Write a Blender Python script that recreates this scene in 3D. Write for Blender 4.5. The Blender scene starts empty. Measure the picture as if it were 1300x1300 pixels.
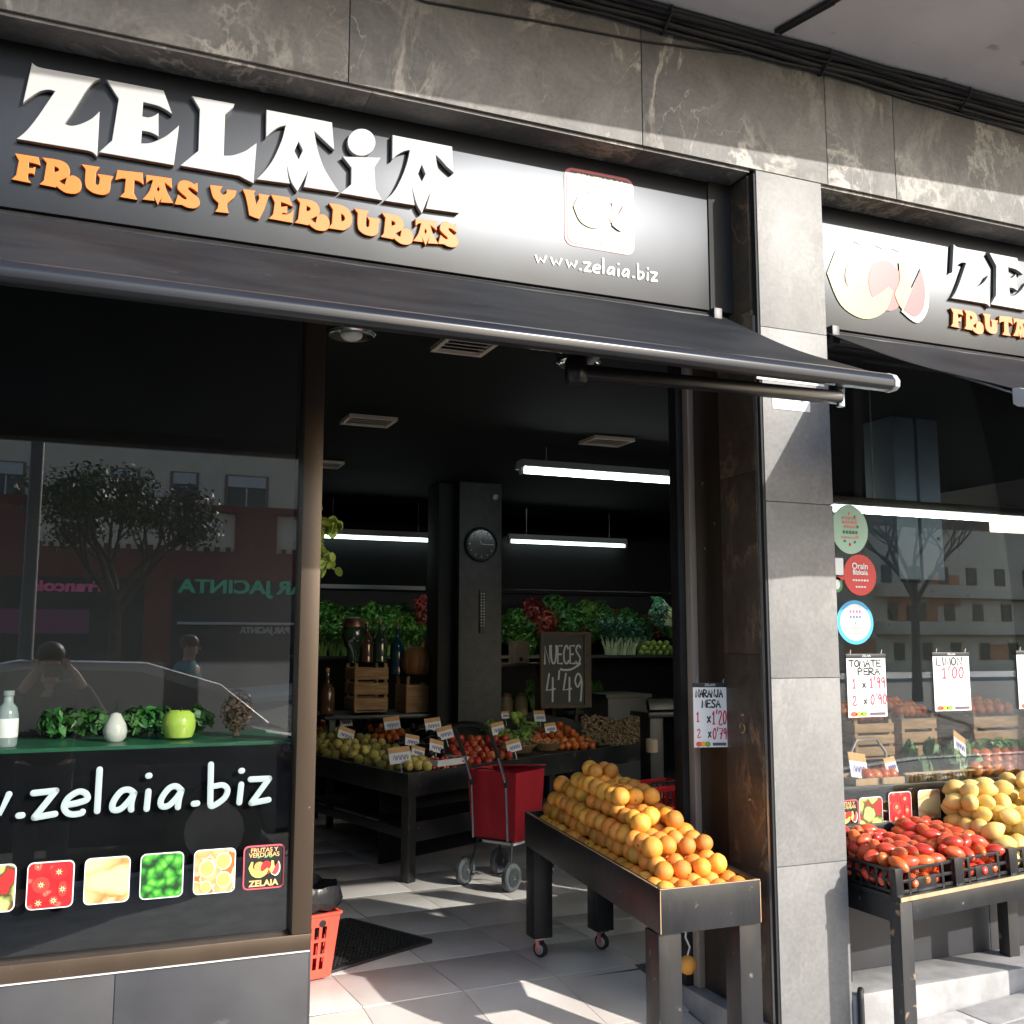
import bpy, bmesh, math, random
from mathutils import Vector, Matrix
random.seed(7)
sc = bpy.context.scene
COL = sc.collection
R_ = math.radians

# ------------------------------------------------------------------ camera
F_PX = 1317.0
CAM = Vector((0.0, -3.42, 1.6))
def _unit(px, py): return Vector((px - 650, -(py - 650), -F_PX)).normalized()
AX = _unit(3800, 820)
AZ = AX.cross(_unit(90, 817)).normalized()
AY = AZ.cross(AX).normalized()
ROT = Matrix((AX, AY, AZ))                       # world = ROT @ camera vector
cd = bpy.data.cameras.new('camera'); cam = bpy.data.objects.new('camera', cd); COL.objects.link(cam)
cd.sensor_width = 36; cd.lens = F_PX / 1300 * 36; cd.clip_start = 0.02; cd.clip_end = 400
cam.matrix_world = Matrix.Translation(CAM) @ ROT.to_4x4()
sc.camera = cam

# ------------------------------------------------------------------ light
SUN = Vector((0.69, -1.0, 0.58)).normalized()    # direction towards the sun
el = math.asin(SUN.z)
w = bpy.data.worlds.new('World'); sc.world = w; w.use_nodes = True
nt = w.node_tree; sky = nt.nodes.new('ShaderNodeTexSky'); sky.sky_type = 'NISHITA'
sky.sun_disc = False; sky.sun_elevation = el; sky.sun_rotation = math.atan2(SUN.x, SUN.y)
sky.air_density = 1.0; sky.dust_density = 1.5
bg = nt.nodes['Background']; bg.inputs[1].default_value = 0.15
nt.links.new(sky.outputs[0], bg.inputs[0])
sl = bpy.data.lights.new('sun', 'SUN'); sl.energy = 2.5; sl.angle = R_(0.55); sl.color = (1, .965, .91)
so = bpy.data.objects.new('sun', sl); COL.objects.link(so)
so.rotation_euler = SUN.to_track_quat('Z', 'Y').to_euler(); so.location = (8, -12, 12)
vs = sc.view_settings; vs.view_transform = 'Standard'; vs.look = 'None'; vs.gamma = 1; vs.exposure = 1.42
vs.use_curve_mapping = False
cy = sc.cycles; cy.max_bounces = 6; cy.diffuse_bounces = 3; cy.glossy_bounces = 3; cy.transparent_max_bounces = 10; cy.caustics_reflective = False; cy.caustics_refractive = False
cy.use_denoising = True; cy.sample_clamp_indirect = 4

# ------------------------------------------------------------------ pixel rays (photograph pixels, 1300 x 1300)
def ray(px, py): return ROT @ Vector((px - 650, -(py - 650), -F_PX))
def onY(px, py, y=0.0):
    r = ray(px, py); return CAM + r * ((y - CAM.y) / r.y)
def onX(px, py, x):
    r = ray(px, py); return CAM + r * ((x - CAM.x) / r.x)
def onZ(px, py, z=0.0):
    r = ray(px, py); return CAM + r * ((z - CAM.z) / r.z)
GLASS_Y = 0.22
def mirror(px, py, yv):                          # a point seen reflected in the shop glass, yv metres behind it
    p = onY(px, py, yv); return Vector((p.x, 2 * GLASS_Y - p.y, p.z))

# ------------------------------------------------------------------ materials
def lin(c):
    return tuple(((v / 255 / 12.92) if v / 255 <= .04045 else ((v / 255 + .055) / 1.055) ** 2.4) for v in c) + (1,)
MATS = {}
def mat(name, col, col2=None, rough=.5, metal=0., scale=12., bump=0., bscale=None, rand=0., spec=.5, detail=6, emit=0., contrast=(.35, .65), stretch=None, rvar=0., dirt=None, coat=0.):
    """one principled material: two colours mixed by noise, optional bump, per-object variation and dirt"""
    if name in MATS: return MATS[name]
    m = bpy.data.materials.new(name); m.use_nodes = True; MATS[name] = m
    t = m.node_tree; N = t.nodes; L = t.links; b = N['Principled BSDF']
    b.inputs['Roughness'].default_value = rough; b.inputs['Metallic'].default_value = metal
    b.inputs['Specular IOR Level'].default_value = spec; b.inputs['Coat Weight'].default_value = coat
    tc = N.new('ShaderNodeTexCoord'); vec = tc.outputs['Object']
    if stretch:
        mp = N.new('ShaderNodeMapping'); mp.inputs['Scale'].default_value = stretch; L.new(vec, mp.inputs[0]); vec = mp.outputs[0]
    cur = None
    if col2 is not None:
        n = N.new('ShaderNodeTexNoise'); n.inputs['Scale'].default_value = scale; n.inputs['Detail'].default_value = detail; L.new(vec, n.inputs['Vector'])
        r = N.new('ShaderNodeValToRGB'); r.color_ramp.elements[0].position = contrast[0]; r.color_ramp.elements[1].position = contrast[1]
        r.color_ramp.elements[0].color = col if len(col) == 4 else col + (1,); r.color_ramp.elements[1].color = col2 if len(col2) == 4 else col2 + (1,)
        L.new(n.outputs[0], r.inputs[0]); cur = r.outputs[0]
        if rvar:
            mr = N.new('ShaderNodeMapRange'); mr.inputs[3].default_value = rough - rvar; mr.inputs[4].default_value = rough + rvar
            L.new(n.outputs[0], mr.inputs[0]); L.new(mr.outputs[0], b.inputs['Roughness'])
    else:
        b.inputs['Base Color'].default_value = col if len(col) == 4 else col + (1,)
        rg = N.new('ShaderNodeRGB'); rg.outputs[0].default_value = col if len(col) == 4 else col + (1,); cur = rg.outputs[0]
    if dirt:                                      # (colour, scale, threshold, strength): worn specks and scuffs
        n = N.new('ShaderNodeTexNoise'); n.inputs['Scale'].default_value = dirt[1]; n.inputs['Detail'].default_value = 8; L.new(tc.outputs['Object'], n.inputs['Vector'])
        r = N.new('ShaderNodeMapRange'); r.inputs[1].default_value = dirt[2]; r.inputs[2].default_value = dirt[2] + .06; r.inputs[3].default_value = 0; r.inputs[4].default_value = dirt[3]
        L.new(n.outputs[0], r.inputs[0])
        mx = N.new('ShaderNodeMix'); mx.data_type = 'RGBA'; L.new(r.outputs[0], mx.inputs[0]); L.new(cur, mx.inputs[6]); mx.inputs[7].default_value = dirt[0]; cur = mx.outputs[2]
    if rand:
        oi = N.new('ShaderNodeObjectInfo'); hs = N.new('ShaderNodeHueSaturation')
        a = N.new('ShaderNodeMapRange'); a.inputs[3].default_value = 1 - rand * 1.6; a.inputs[4].default_value = 1 + rand
        L.new(oi.outputs['Random'], a.inputs[0]); L.new(a.outputs[0], hs.inputs['Value'])
        a2 = N.new('ShaderNodeMath'); a2.operation = 'MULTIPLY_ADD'; a2.inputs[1].default_value = 7.13; a2.inputs[2].default_value = 0
        fr = N.new('ShaderNodeMath'); fr.operation = 'FRACT'; L.new(oi.outputs['Random'], a2.inputs[0]); L.new(a2.outputs[0], fr.inputs[0])
        a3 = N.new('ShaderNodeMapRange'); a3.inputs[3].default_value = .5 - rand * .07; a3.inputs[4].default_value = .5 + rand * .07
        L.new(fr.outputs[0], a3.inputs[0]); L.new(a3.outputs[0], hs.inputs['Hue']); L.new(cur, hs.inputs['Color']); cur = hs.outputs[0]
    L.new(cur, b.inputs['Base Color'])
    if bump:
        n = N.new('ShaderNodeTexNoise'); n.inputs['Scale'].default_value = bscale or scale * 3; n.inputs['Detail'].default_value = 6; L.new(vec, n.inputs['Vector'])
        bp = N.new('ShaderNodeBump'); bp.inputs['Strength'].default_value = bump; bp.inputs['Distance'].default_value = .01; L.new(n.outputs[0], bp.inputs['Height']); L.new(bp.outputs[0], b.inputs['Normal'])
    if emit:
        b.inputs['Emission Color'].default_value = col if len(col) == 4 else col + (1,); b.inputs['Emission Strength'].default_value = emit
    return m

def marble(name, dark, mid, vein, warm, rough=.38, vscale=1.0, contrast=1.0):
    m = bpy.data.materials.new(name); m.use_nodes = True; MATS[name] = m
    t = m.node_tree; N = t.nodes; L = t.links; b = N['Principled BSDF']
    tc = N.new('ShaderNodeTexCoord'); oi = N.new('ShaderNodeObjectInfo')
    ad = N.new('ShaderNodeVectorMath'); ad.operation = 'MULTIPLY_ADD'; ad.inputs[1].default_value = (1, 1, 1)
    cm = N.new('ShaderNodeCombineXYZ'); mu = N.new('ShaderNodeMath'); mu.operation = 'MULTIPLY'; mu.inputs[1].default_value = 17.
    L.new(oi.outputs['Random'], mu.inputs[0]); L.new(mu.outputs[0], cm.inputs[0]); L.new(mu.outputs[0], cm.inputs[2])
    L.new(tc.outputs['Object'], ad.inputs[0]); L.new(cm.outputs[0], ad.inputs[2]); v = ad.outputs[0]
    n1 = N.new('ShaderNodeTexNoise'); n1.inputs['Scale'].default_value = 3.2 * vscale; n1.inputs['Detail'].default_value = 9; n1.inputs['Roughness'].default_value = .74; n1.inputs['Distortion'].default_value = .8; L.new(v, n1.inputs['Vector'])
    r1 = N.new('ShaderNodeValToRGB'); e = r1.color_ramp.elements; e[0].position = .3; e[0].color = dark; e[1].position = .72; e[1].color = mid; L.new(n1.outputs[0], r1.inputs[0])
    mp = N.new('ShaderNodeMapping'); mp.inputs['Rotation'].default_value = (.1, .9, .1); mp.inputs['Scale'].default_value = (.9, 1, .5); L.new(v, mp.inputs[0])
    n2 = N.new('ShaderNodeTexNoise'); n2.inputs['Scale'].default_value = 2.1 * vscale; n2.inputs['Detail'].default_value = 7; n2.inputs['Roughness'].default_value = .66; n2.inputs['Distortion'].default_value = .5; L.new(mp.outputs[0], n2.inputs['Vector'])
    s = N.new('ShaderNodeMath'); s.operation = 'SUBTRACT'; s.inputs[1].default_value = .5; L.new(n2.outputs[0], s.inputs[0])
    a = N.new('ShaderNodeMath'); a.operation = 'ABSOLUTE'; L.new(s.outputs[0], a.inputs[0])
    r2 = N.new('ShaderNodeValToRGB'); e = r2.color_ramp.elements; e[0].position = 0; e[0].color = (1, 1, 1, 1); e[1].position = .03; e[1].color = (0, 0, 0, 1); L.new(a.outputs[0], r2.inputs[0])
    n3 = N.new('ShaderNodeTexNoise'); n3.inputs['Scale'].default_value = 1.5 * vscale; n3.inputs['Detail'].default_value = 3; L.new(v, n3.inputs['Vector'])
    r3 = N.new('ShaderNodeMapRange'); r3.inputs[1].default_value = .44; r3.inputs[2].default_value = .62; r3.inputs[4].default_value = .85 * contrast; L.new(n3.outputs[0], r3.inputs[0])
    k = N.new('ShaderNodeMath'); k.operation = 'MULTIPLY'; L.new(r2.outputs[0], k.inputs[0]); L.new(r3.outputs[0], k.inputs[1])
    mx = N.new('ShaderNodeMix'); mx.data_type = 'RGBA'; L.new(k.outputs[0], mx.inputs[0]); L.new(r1.outputs[0], mx.inputs[6]); mx.inputs[7].default_value = vein
    # broad pale clouds
    n4 = N.new('ShaderNodeTexNoise'); n4.inputs['Scale'].default_value = 2.6 * vscale; n4.inputs['Detail'].default_value = 8; n4.inputs['Roughness'].default_value = .7; n4.inputs['Distortion'].default_value = .7; L.new(mp.outputs[0], n4.inputs['Vector'])
    r4 = N.new('ShaderNodeMapRange'); r4.inputs[1].default_value = .54; r4.inputs[2].default_value = .70; r4.inputs[4].default_value = .6 * contrast; L.new(n4.outputs[0], r4.inputs[0])
    m2 = N.new('ShaderNodeMix'); m2.data_type = 'RGBA'; L.new(r4.outputs[0], m2.inputs[0]); L.new(mx.outputs[2], m2.inputs[6]); m2.inputs[7].default_value = warm
    n5 = N.new('ShaderNodeTexNoise'); n5.inputs['Scale'].default_value = 4.2 * vscale; n5.inputs['Detail'].default_value = 5; n5.inputs['Distortion'].default_value = .9; L.new(mp.outputs[0], n5.inputs['Vector'])
    s5 = N.new('ShaderNodeMath'); s5.operation = 'SUBTRACT'; s5.inputs[1].default_value = .47; L.new(n5.outputs[0], s5.inputs[0]); a5 = N.new('ShaderNodeMath'); a5.operation = 'ABSOLUTE'; L.new(s5.outputs[0], a5.inputs[0])
    r5 = N.new('ShaderNodeMapRange'); r5.inputs[1].default_value = .0; r5.inputs[2].default_value = .007; r5.inputs[3].default_value = .6 * contrast; r5.inputs[4].default_value = 0; L.new(a5.outputs[0], r5.inputs[0])
    k5 = N.new('ShaderNodeMath'); k5.operation = 'MULTIPLY'; L.new(r5.outputs[0], k5.inputs[0]); L.new(r3.outputs[0], k5.inputs[1])
    m5 = N.new('ShaderNodeMix'); m5.data_type = 'RGBA'; L.new(k5.outputs[0], m5.inputs[0]); L.new(m2.outputs[2], m5.inputs[6]); m5.inputs[7].default_value = vein
    n6 = N.new('ShaderNodeTexNoise'); n6.inputs['Scale'].default_value = 55; n6.inputs['Detail'].default_value = 4; L.new(v, n6.inputs['Vector'])
    r6 = N.new('ShaderNodeMapRange'); r6.inputs[1].default_value = .3; r6.inputs[2].default_value = .7; r6.inputs[3].default_value = .90; r6.inputs[4].default_value = 1.10; L.new(n6.outputs[0], r6.inputs[0])
    h6 = N.new('ShaderNodeHueSaturation'); L.new(m5.outputs[2], h6.inputs['Color']); L.new(r6.outputs[0], h6.inputs['Value'])
    L.new(h6.outputs[0], b.inputs['Base Color']); b.inputs['Roughness'].default_value = rough; b.inputs['Specular IOR Level'].default_value = .3
    bp = N.new('ShaderNodeBump'); bp.inputs['Strength'].default_value = .12; bp.inputs['Distance'].default_value = .004; L.new(n1.outputs[0], bp.inputs['Height']); L.new(bp.outputs[0], b.inputs['Normal'])
    return m

def glassmat(name, refl, tint=(1, 1, 1, 1), rough=0.0):
    m = bpy.data.materials.new(name); m.use_nodes = True; MATS[name] = m
    t = m.node_tree; N = t.nodes; L = t.links
    for n in list(N):
        if n.type == 'BSDF_PRINCIPLED': N.remove(n)
    out = N['Material Output']; tr = N.new('ShaderNodeBsdfTransparent'); tr.inputs[0].default_value = tint
    gl = N.new('ShaderNodeBsdfGlossy'); gl.inputs['Roughness'].default_value = rough
    fr = N.new('ShaderNodeLayerWeight'); fr.inputs[0].default_value = .25
    mr = N.new('ShaderNodeMapRange'); mr.inputs[3].default_value = refl; mr.inputs[4].default_value = .85; L.new(fr.outputs['Fresnel'], mr.inputs[0])
    mx = N.new('ShaderNodeMixShader'); L.new(mr.outputs[0], mx.inputs[0]); L.new(tr.outputs[0], mx.inputs[1]); L.new(gl.outputs[0], mx.inputs[2]); L.new(mx.outputs[0], out.inputs[0])
    return m

# ------------------------------------------------------------------ mesh helpers
class MB:
    def __init__(s): s.v = []; s.f = []
    def box(s, a, b):
        i = len(s.v); x0, y0, z0 = a; x1, y1, z1 = b
        s.v += [(x0, y0, z0), (x1, y0, z0), (x1, y1, z0), (x0, y1, z0), (x0, y0, z1), (x1, y0, z1), (x1, y1, z1), (x0, y1, z1)]
        s.f += [tuple(i + k for k in q) for q in ((0, 3, 2, 1), (4, 5, 6, 7), (0, 1, 5, 4), (1, 2, 6, 5), (2, 3, 7, 6), (3, 0, 4, 7))]; return s
    def obox(s, c, size, rot):
        i = len(s.v); n = MB().box([-k / 2 for k in size], [k / 2 for k in size])
        s.v += [tuple(Vector(c) + rot @ Vector(p)) for p in n.v]; s.f += [tuple(i + k for k in q) for q in n.f]; return s
    def bar(s, p, q, wd, th=None, up=(0, 0, 1)):                       # a square bar from p to q
        p = Vector(p); q = Vector(q); d = (q - p); l = d.length; d.normalize(); u = Vector(up)
        if abs(d.dot(u)) > .98: u = Vector((1, 0, 0))
        x = u.cross(d).normalized(); y = d.cross(x)
        return s.obox((p + q) / 2, (wd, th or wd, l), Matrix((x, y, d)).transposed())
    def tube(s, pts, r, n=8, cap=True, flat=None):
        pts = [Vector(p) for p in pts]; i0 = len(s.v); m = len(pts); u = None
        for k, p in enumerate(pts):
            d = (pts[min(k + 1, m - 1)] - pts[max(k - 1, 0)])
            d = d.normalized() if d.length > 1e-9 else Vector((0, 0, 1))
            if u is None: u = d.orthogonal().normalized()
            u = (u - d * u.dot(d)); u = u.normalized() if u.length > 1e-6 else d.orthogonal().normalized()
            w_ = d.cross(u); rr = r[k] if isinstance(r, (list, tuple)) else r
            for j in range(n):
                a = 2 * math.pi * j / n; o = (u * math.cos(a) + w_ * math.sin(a)) * rr
                if flat: o = o - flat[0] * o.dot(flat[0]) * (1 - flat[1])
                s.v.append(tuple(p + o))
        for k in range(m - 1):
            for j in range(n):
                a = i0 + k * n + j; b = i0 + k * n + (j + 1) % n; s.f.append((a, b, b + n, a + n))
        if cap:
            s.f.append(tuple(i0 + j for j in range(n))[::-1]); s.f.append(tuple(i0 + (m - 1) * n + j for j in range(n)))
        return s
    def lathe(s, prof, n=16, M=None, squash=None):
        M = M or Matrix.Identity(4); i0 = len(s.v)
        for (r, z) in prof:
            for j in range(n):
                a = 2 * math.pi * j / n; rr = r * (squash(a) if squash else 1)
                s.v.append(tuple(M @ Vector((rr * math.cos(a), rr * math.sin(a), z))))
        for k in range(len(prof) - 1):
            for j in range(n):
                a = i0 + k * n + j; b = i0 + k * n + (j + 1) % n; s.f.append((a, b, b + n, a + n))
        s.f.append(tuple(i0 + j for j in range(n))[::-1]); s.f.append(tuple(i0 + (len(prof) - 1) * n + j for j in range(n))); return s
    def prism(s, poly, d0, d1, fn):                                     # fn(u, v, depth) -> point
        i = len(s.v); n = len(poly)
        s.v += [tuple(fn(u, v, d0)) for u, v in poly] + [tuple(fn(u, v, d1)) for u, v in poly]
        s.f.append(tuple(range(i, i + n))); s.f.append(tuple(range(i + n, i + 2 * n))[::-1])
        for k in range(n): s.f.append((i + k, i + n + k, i + n + (k + 1) % n, i + (k + 1) % n))
        return s
    def ball(s, c, r, nu=12, nv=8, M=None, dent=0.0, tip=0.0):
        if not isinstance(r, (tuple, list)): r = (r, r, r)
        M = M or Matrix.Identity(3); i0 = len(s.v); c = Vector(c)
        s.v.append(tuple(c + M @ Vector((0, 0, -r[2] * (1 - dent + tip)))))
        for k in range(1, nv):
            t = math.pi * k / nv; z = -math.cos(t); q = math.sin(t)
            zz = z * (1 - dent * abs(z) ** 6 + tip * abs(z) ** 9)
            for j in range(nu):
                a = 2 * math.pi * j / nu; s.v.append(tuple(c + M @ Vector((q * math.cos(a) * r[0], q * math.sin(a) * r[1], zz * r[2]))))
        s.v.append(tuple(c + M @ Vector((0, 0, r[2] * (1 - dent + tip))))); top = len(s.v) - 1
        for j in range(nu):
            s.f.append((i0, i0 + 1 + (j + 1) % nu, i0 + 1 + j)); b = i0 + 1 + (nv - 2) * nu; s.f.append((b + j, b + (j + 1) % nu, top))
        for k in range(nv - 2):
            for j in range(nu):
                a = i0 + 1 + k * nu + j; b = i0 + 1 + k * nu + (j + 1) % nu; s.f.append((a, b, b + nu, a + nu))
        return s
    def face(s, *pts):
        i = len(s.v); s.v += [tuple(p) for p in pts]; s.f.append(tuple(range(i, i + len(pts)))); return s
    def join(s, o):
        i = len(s.v); s.v += o.v; s.f += [tuple(i + k for k in q) for q in o.f]; return s
    def mesh(s, name, m, bevel=0., smooth=True, angle=38):
        me = bpy.data.meshes.new(name); me.from_pydata([tuple(p) for p in s.v], [], s.f); 
        bm = bmesh.new(); bm.from_mesh(me); bmesh.ops.recalc_face_normals(bm, faces=bm.faces)
        if bevel:
            es = [e for e in bm.edges if len(e.link_faces) == 2 and e.calc_face_angle(0) > .5]
            bmesh.ops.bevel(bm, geom=es, offset=bevel, segments=2, affect='EDGES', profile=.6, clamp_overlap=True)
        bm.to_mesh(me); bm.free()
        if smooth: me.shade_smooth(); me.set_sharp_from_angle(angle=R_(angle))
        if m: me.materials.append(m)
        return me

WORLD = {}
def thing(name, label, cat, loc=(0, 0, 0), rot=0., group=None, kind=None):
    o = bpy.data.objects.new(name, None); COL.objects.link(o); o.empty_display_size = .1
    o.location = loc
    if isinstance(rot, Matrix): o.rotation_euler = rot.to_euler()
    else: o.rotation_euler = (0, 0, rot)
    WORLD[o.name] = Matrix.Translation(Vector(loc)) @ o.rotation_euler.to_matrix().to_4x4()
    tag(o, label, cat, group, kind); return o
def tag(o, label=None, cat=None, group=None, kind=None):
    if label: o['label'] = label
    if cat: o['category'] = cat
    if group: o['group'] = group
    if kind: o['kind'] = kind
    return o
def put(name, me, parent=None, loc=None, rot=None):
    o = bpy.data.objects.new(name, me); COL.objects.link(o); o.parent = parent
    if loc is not None: o.location = loc
    if rot is not None: o.rotation_euler = rot.to_euler() if isinstance(rot, Matrix) else rot
    return o
def part(name, mb, m, parent=None, bevel=0., world=True, angle=38, smooth=True, org=None):
    """one mesh object; world=True: mb holds world coordinates"""
    if parent is not None and world:
        M = WORLD[parent.name].inverted(); mb.v = [tuple(M @ Vector(p)) for p in mb.v]
        o = put(name, mb.mesh(name, m, bevel, smooth, angle), parent); WORLD[o.name] = WORLD[parent.name]
    elif parent is None:
        c = Vector(org) if org is not None else Vector((sum(p[0] for p in mb.v) / len(mb.v), sum(p[1] for p in mb.v) / len(mb.v), min(p[2] for p in mb.v)))
        mb.v = [tuple(Vector(p) - c) for p in mb.v]
        o = put(name, mb.mesh(name, m, bevel, smooth, angle), None, c); WORLD[o.name] = Matrix.Translation(c)
    else:
        o = put(name, mb.mesh(name, m, bevel, smooth, angle), parent); WORLD[o.name] = WORLD.get(parent.name, Matrix.Identity(4))
    return o
def struct(name, mb, m, **k):
    o = part(name, mb, m, None, **k); o['kind'] = 'structure'; return o
def copy_tree(o, parent=None):
    c = o.copy(); COL.objects.link(c); c.parent = parent
    for ch in [x for x in bpy.data.objects if x.parent == o]: copy_tree(ch, c)
    return c

def smooth_path(pts, closed=True, seg=5):
    """points (x, y) are corners, (x, y, 1) lie on a smooth run"""
    n = len(pts); out = []
    for i in range(n if closed else n - 1):
        a = pts[i]; b = pts[(i + 1) % n]; out.append((a[0], a[1]))
        if len(a) > 2 or len(b) > 2:
            p0 = pts[(i - 1) % n] if len(a) > 2 else a; p3 = pts[(i + 2) % n] if len(b) > 2 else b
            for k in range(1, seg):
                t = k / seg
                f = lambda q: .5 * (2 * a[q] + (b[q] - p0[q]) * t + (2 * p0[q] - 5 * a[q] + 4 * b[q] - p3[q]) * t * t + (3 * a[q] - p0[q] - 3 * b[q] + p3[q]) * t ** 3)
                out.append((f(0), f(1)))
    if not closed: out.append((pts[-1][0], pts[-1][1]))
    return out
def curve_mesh(name, loops, depth, m, bevel=0.0):
    """filled outline with holes in local x/y, thickness along z (0..depth)"""
    cu = bpy.data.curves.new(name, 'CURVE'); cu.dimensions = '2D'; cu.fill_mode = 'BOTH'; cu.extrude = depth / 2 - bevel; cu.bevel_depth = bevel; cu.bevel_resolution = 1; cu.offset = -bevel
    for lp in loops:
        sp = cu.splines.new('POLY'); sp.points.add(len(lp) - 1); sp.use_cyclic_u = True
        for p, q in zip(sp.points, lp): p.co = (q[0], q[1], 0, 1)
    o = bpy.data.objects.new('tmp', cu); me = bpy.data.meshes.new_from_object(o); bpy.data.objects.remove(o); bpy.data.curves.remove(cu)
    me.name = name; me.transform(Matrix.Translation((0, 0, depth / 2)))
    me.materials.clear(); me.materials.append(m); me.shade_smooth(); me.set_sharp_from_angle(angle=R_(30)); return me
def text_mesh(body, size, depth, m, align='CENTER', sx=1., bold=0.):
    cu = bpy.data.curves.new('t', 'FONT'); cu.body = body; cu.size = size; cu.extrude = depth / 2; cu.align_x = align; cu.align_y = 'CENTER'; cu.offset = bold
    o = bpy.data.objects.new('tmp', cu); me = bpy.data.meshes.new_from_object(o); bpy.data.objects.remove(o); bpy.data.curves.remove(cu)
    me.transform(Matrix.Diagonal((sx, 1, 1, 1))); me.materials.clear(); me.materials.append(m); return me
FRONT = Matrix(((1, 0, 0), (0, 0, -1), (0, 1, 0)))     # local x,y,z -> world x, z, -y : faces the street
BACK = Matrix(((-1, 0, 0), (0, 0, 1), (0, 1, 0)))      # faces away (opposite side of the street)

# ------------------------------------------------------------------ palette
stone = marble('dark_marble', (.125, .12, .114, 1), (.245, .237, .226, 1), (.56, .52, .46, 1), (.43, .40, .355, 1), rough=.6, vscale=1.15)
stone_pale = marble('pale_marble', (.165, .162, .156, 1), (.235, .23, .222, 1), (.34, .325, .305, 1), (.275, .265, .25, 1), rough=.5, vscale=1.4, contrast=.35)
stone_jamb = marble('brown_marble', (.050, .038, .030, 1), (.105, .080, .060, 1), (.34, .22, .13, 1), (.13, .10, .075, 1), rough=.3, vscale=2.0, contrast=.8)
mortar = mat('mortar', (.06, .055, .05), (.11, .10, .09), rough=.9, scale=40)
plaster = mat('soffit_plaster', (.70, .66, .64), (.78, .74, .72), rough=.9, scale=3, bump=.05, bscale=60, dirt=((.22, .2, .19, 1), 7, .66, .6))
black_paint = mat('black_paint', (.010, .010, .011), (.018, .018, .019), rough=.45, scale=9, bump=.05)
black_matt = mat('black_matt', (.006, .006, .007), (.010, .010, .011), rough=.75, scale=5)
black_wood = mat('black_painted_wood', (.009, .009, .010), (.017, .018, .020), rough=.38, scale=7, bump=.12, bscale=40, stretch=(1, 1, .3), dirt=((.20, .17, .14, 1), 26, .67, .75), rvar=.1)
raw_wood = mat('raw_wood', (.42, .26, .13), (.55, .36, .20), rough=.7, scale=30, stretch=(1, 1, .1))
sign_metal = mat('sign_panel_satin', (.032, .034, .038), (.038, .041, .045), rough=.36, metal=.8, scale=2)
white_letter = mat('white_acrylic', (.38, .376, .372), rough=.45)
orange_letter = mat('orange_acrylic', (.56, .155, .012), rough=.45)
white_vinyl = mat('white_vinyl', (.72, .74, .74), rough=.5)
pale_vinyl = mat('pale_blue_white_vinyl', (.28, .345, .345), rough=.5)
awning_cloth = mat('awning_cloth', (.012, .013, .016), (.022, .024, .028), rough=.62, spec=.12, scale=5, bump=.12, bscale=300, dirt=((.06, .06, .06, 1), 24, .66, .6), stretch=(.5, 1, 1))
bar_metal = mat('awning_bar_metal', (.012, .014, .019), (.020, .022, .028), rough=.28, metal=.15, scale=4, stretch=(.3, 1, 1))
arm_metal = mat('arm_metal', (.012, .012, .014), rough=.3, metal=.3)
chrome = mat('worn_chrome', (.62, .62, .63), rough=.22, metal=1.)
alu = mat('aluminium', (.52, .50, .47), (.62, .60, .56), rough=.38, metal=.8, scale=8)
brown_alu = mat('brown_aluminium', (.058, .040, .026), (.074, .052, .035), rough=.36, metal=.35, scale=5, stretch=(1, 1, .1), dirt=((.5, .44, .38, 1), 34, .70, .9))
base_tile = mat('dark_base_tile', (.030, .030, .034), (.042, .042, .047), rough=.5, scale=5, bump=.05, rand=.08, dirt=((.13, .13, .13, 1), 9, .70, .35))
grout = mat('pale_grout', (.34, .34, .34), rough=.9)
floor_tile = mat('floor_tile', (.66, .59, .54), (.77, .71, .665), rough=.33, scale=3.2, detail=9, bump=.02, rand=.10, dirt=((.20, .17, .15, 1), 6, .68, .35), rvar=.08)
floor_grout = mat('floor_grout', (.13, .115, .105), rough=.9)
glass = glassmat('shop_glass', .066, (.93, .95, .94, 1))
tube_glow = mat('fluorescent_tube', (.88, 1., .97), emit=7.)
tube_dim = mat('far_fluorescent_tube', (.80, 1., .96), emit=2.)

# ================================================================== SETTING
def gz(x): return .05 + .072 * (min(max(x, -1.5), 8.) - 2.5)      # the street climbs gently to the right
asphalt = mat('asphalt', (.05, .05, .052), (.08, .08, .082), rough=.85, scale=60, bump=.3, bscale=250)
pave_a = mat('paving_slab', (.46, .44, .42), (.56, .54, .52), rough=.8, scale=14, bump=.15, bscale=90, rand=.1, dirt=((.2, .19, .18, 1), 10, .66, .5))
kerb_stone = mat('kerb_stone', (.38, .37, .36), (.52, .50, .48), rough=.75, scale=16, bump=.1)
step_stone = mat('step_stone', (.28, .275, .27), (.40, .39, .385), rough=.7, scale=9, bump=.12, bscale=80, dirt=((.2, .2, .2, 1), 12, .66, .5))
XS = [-60, -30, -12, -1.5] + [-1.5 + .5 * k for k in range(1, 20)] + [20, 40, 60]
def sheet(y0, y1, dz, xs=XS):
    m = MB()
    for a, b in zip(xs[:-1], xs[1:]):
        m.face((a, y0, gz(a) + dz), (b, y0, gz(b) + dz), (b, y1, gz(b) + dz), (a, y1, gz(a) + dz))
    return m
def slab_sheet(y0, y1, dz, th):
    m = MB()
    for a, b in zip(XS[:-1], XS[1:]):
        i = len(m.v)
        for x in (a, b):
            for y in (y0, y1):
                for z in (gz(x) + dz - th, gz(x) + dz): m.v.append((x, y, z))
        m.f += [tuple(i + k for k in q) for q in ((0, 2, 3, 1), (4, 5, 7, 6), (0, 1, 5, 4), (2, 6, 7, 3), (1, 3, 7, 5), (0, 4, 6, 2))]
    return m
struct('ground', MB().face((-200, -200, -.75), (200, -200, -.75), (200, 60, -.75), (-200, 60, -.75)), asphalt)
struct('road', sheet(-24.0, -4.6, -.13), asphalt)
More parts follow.
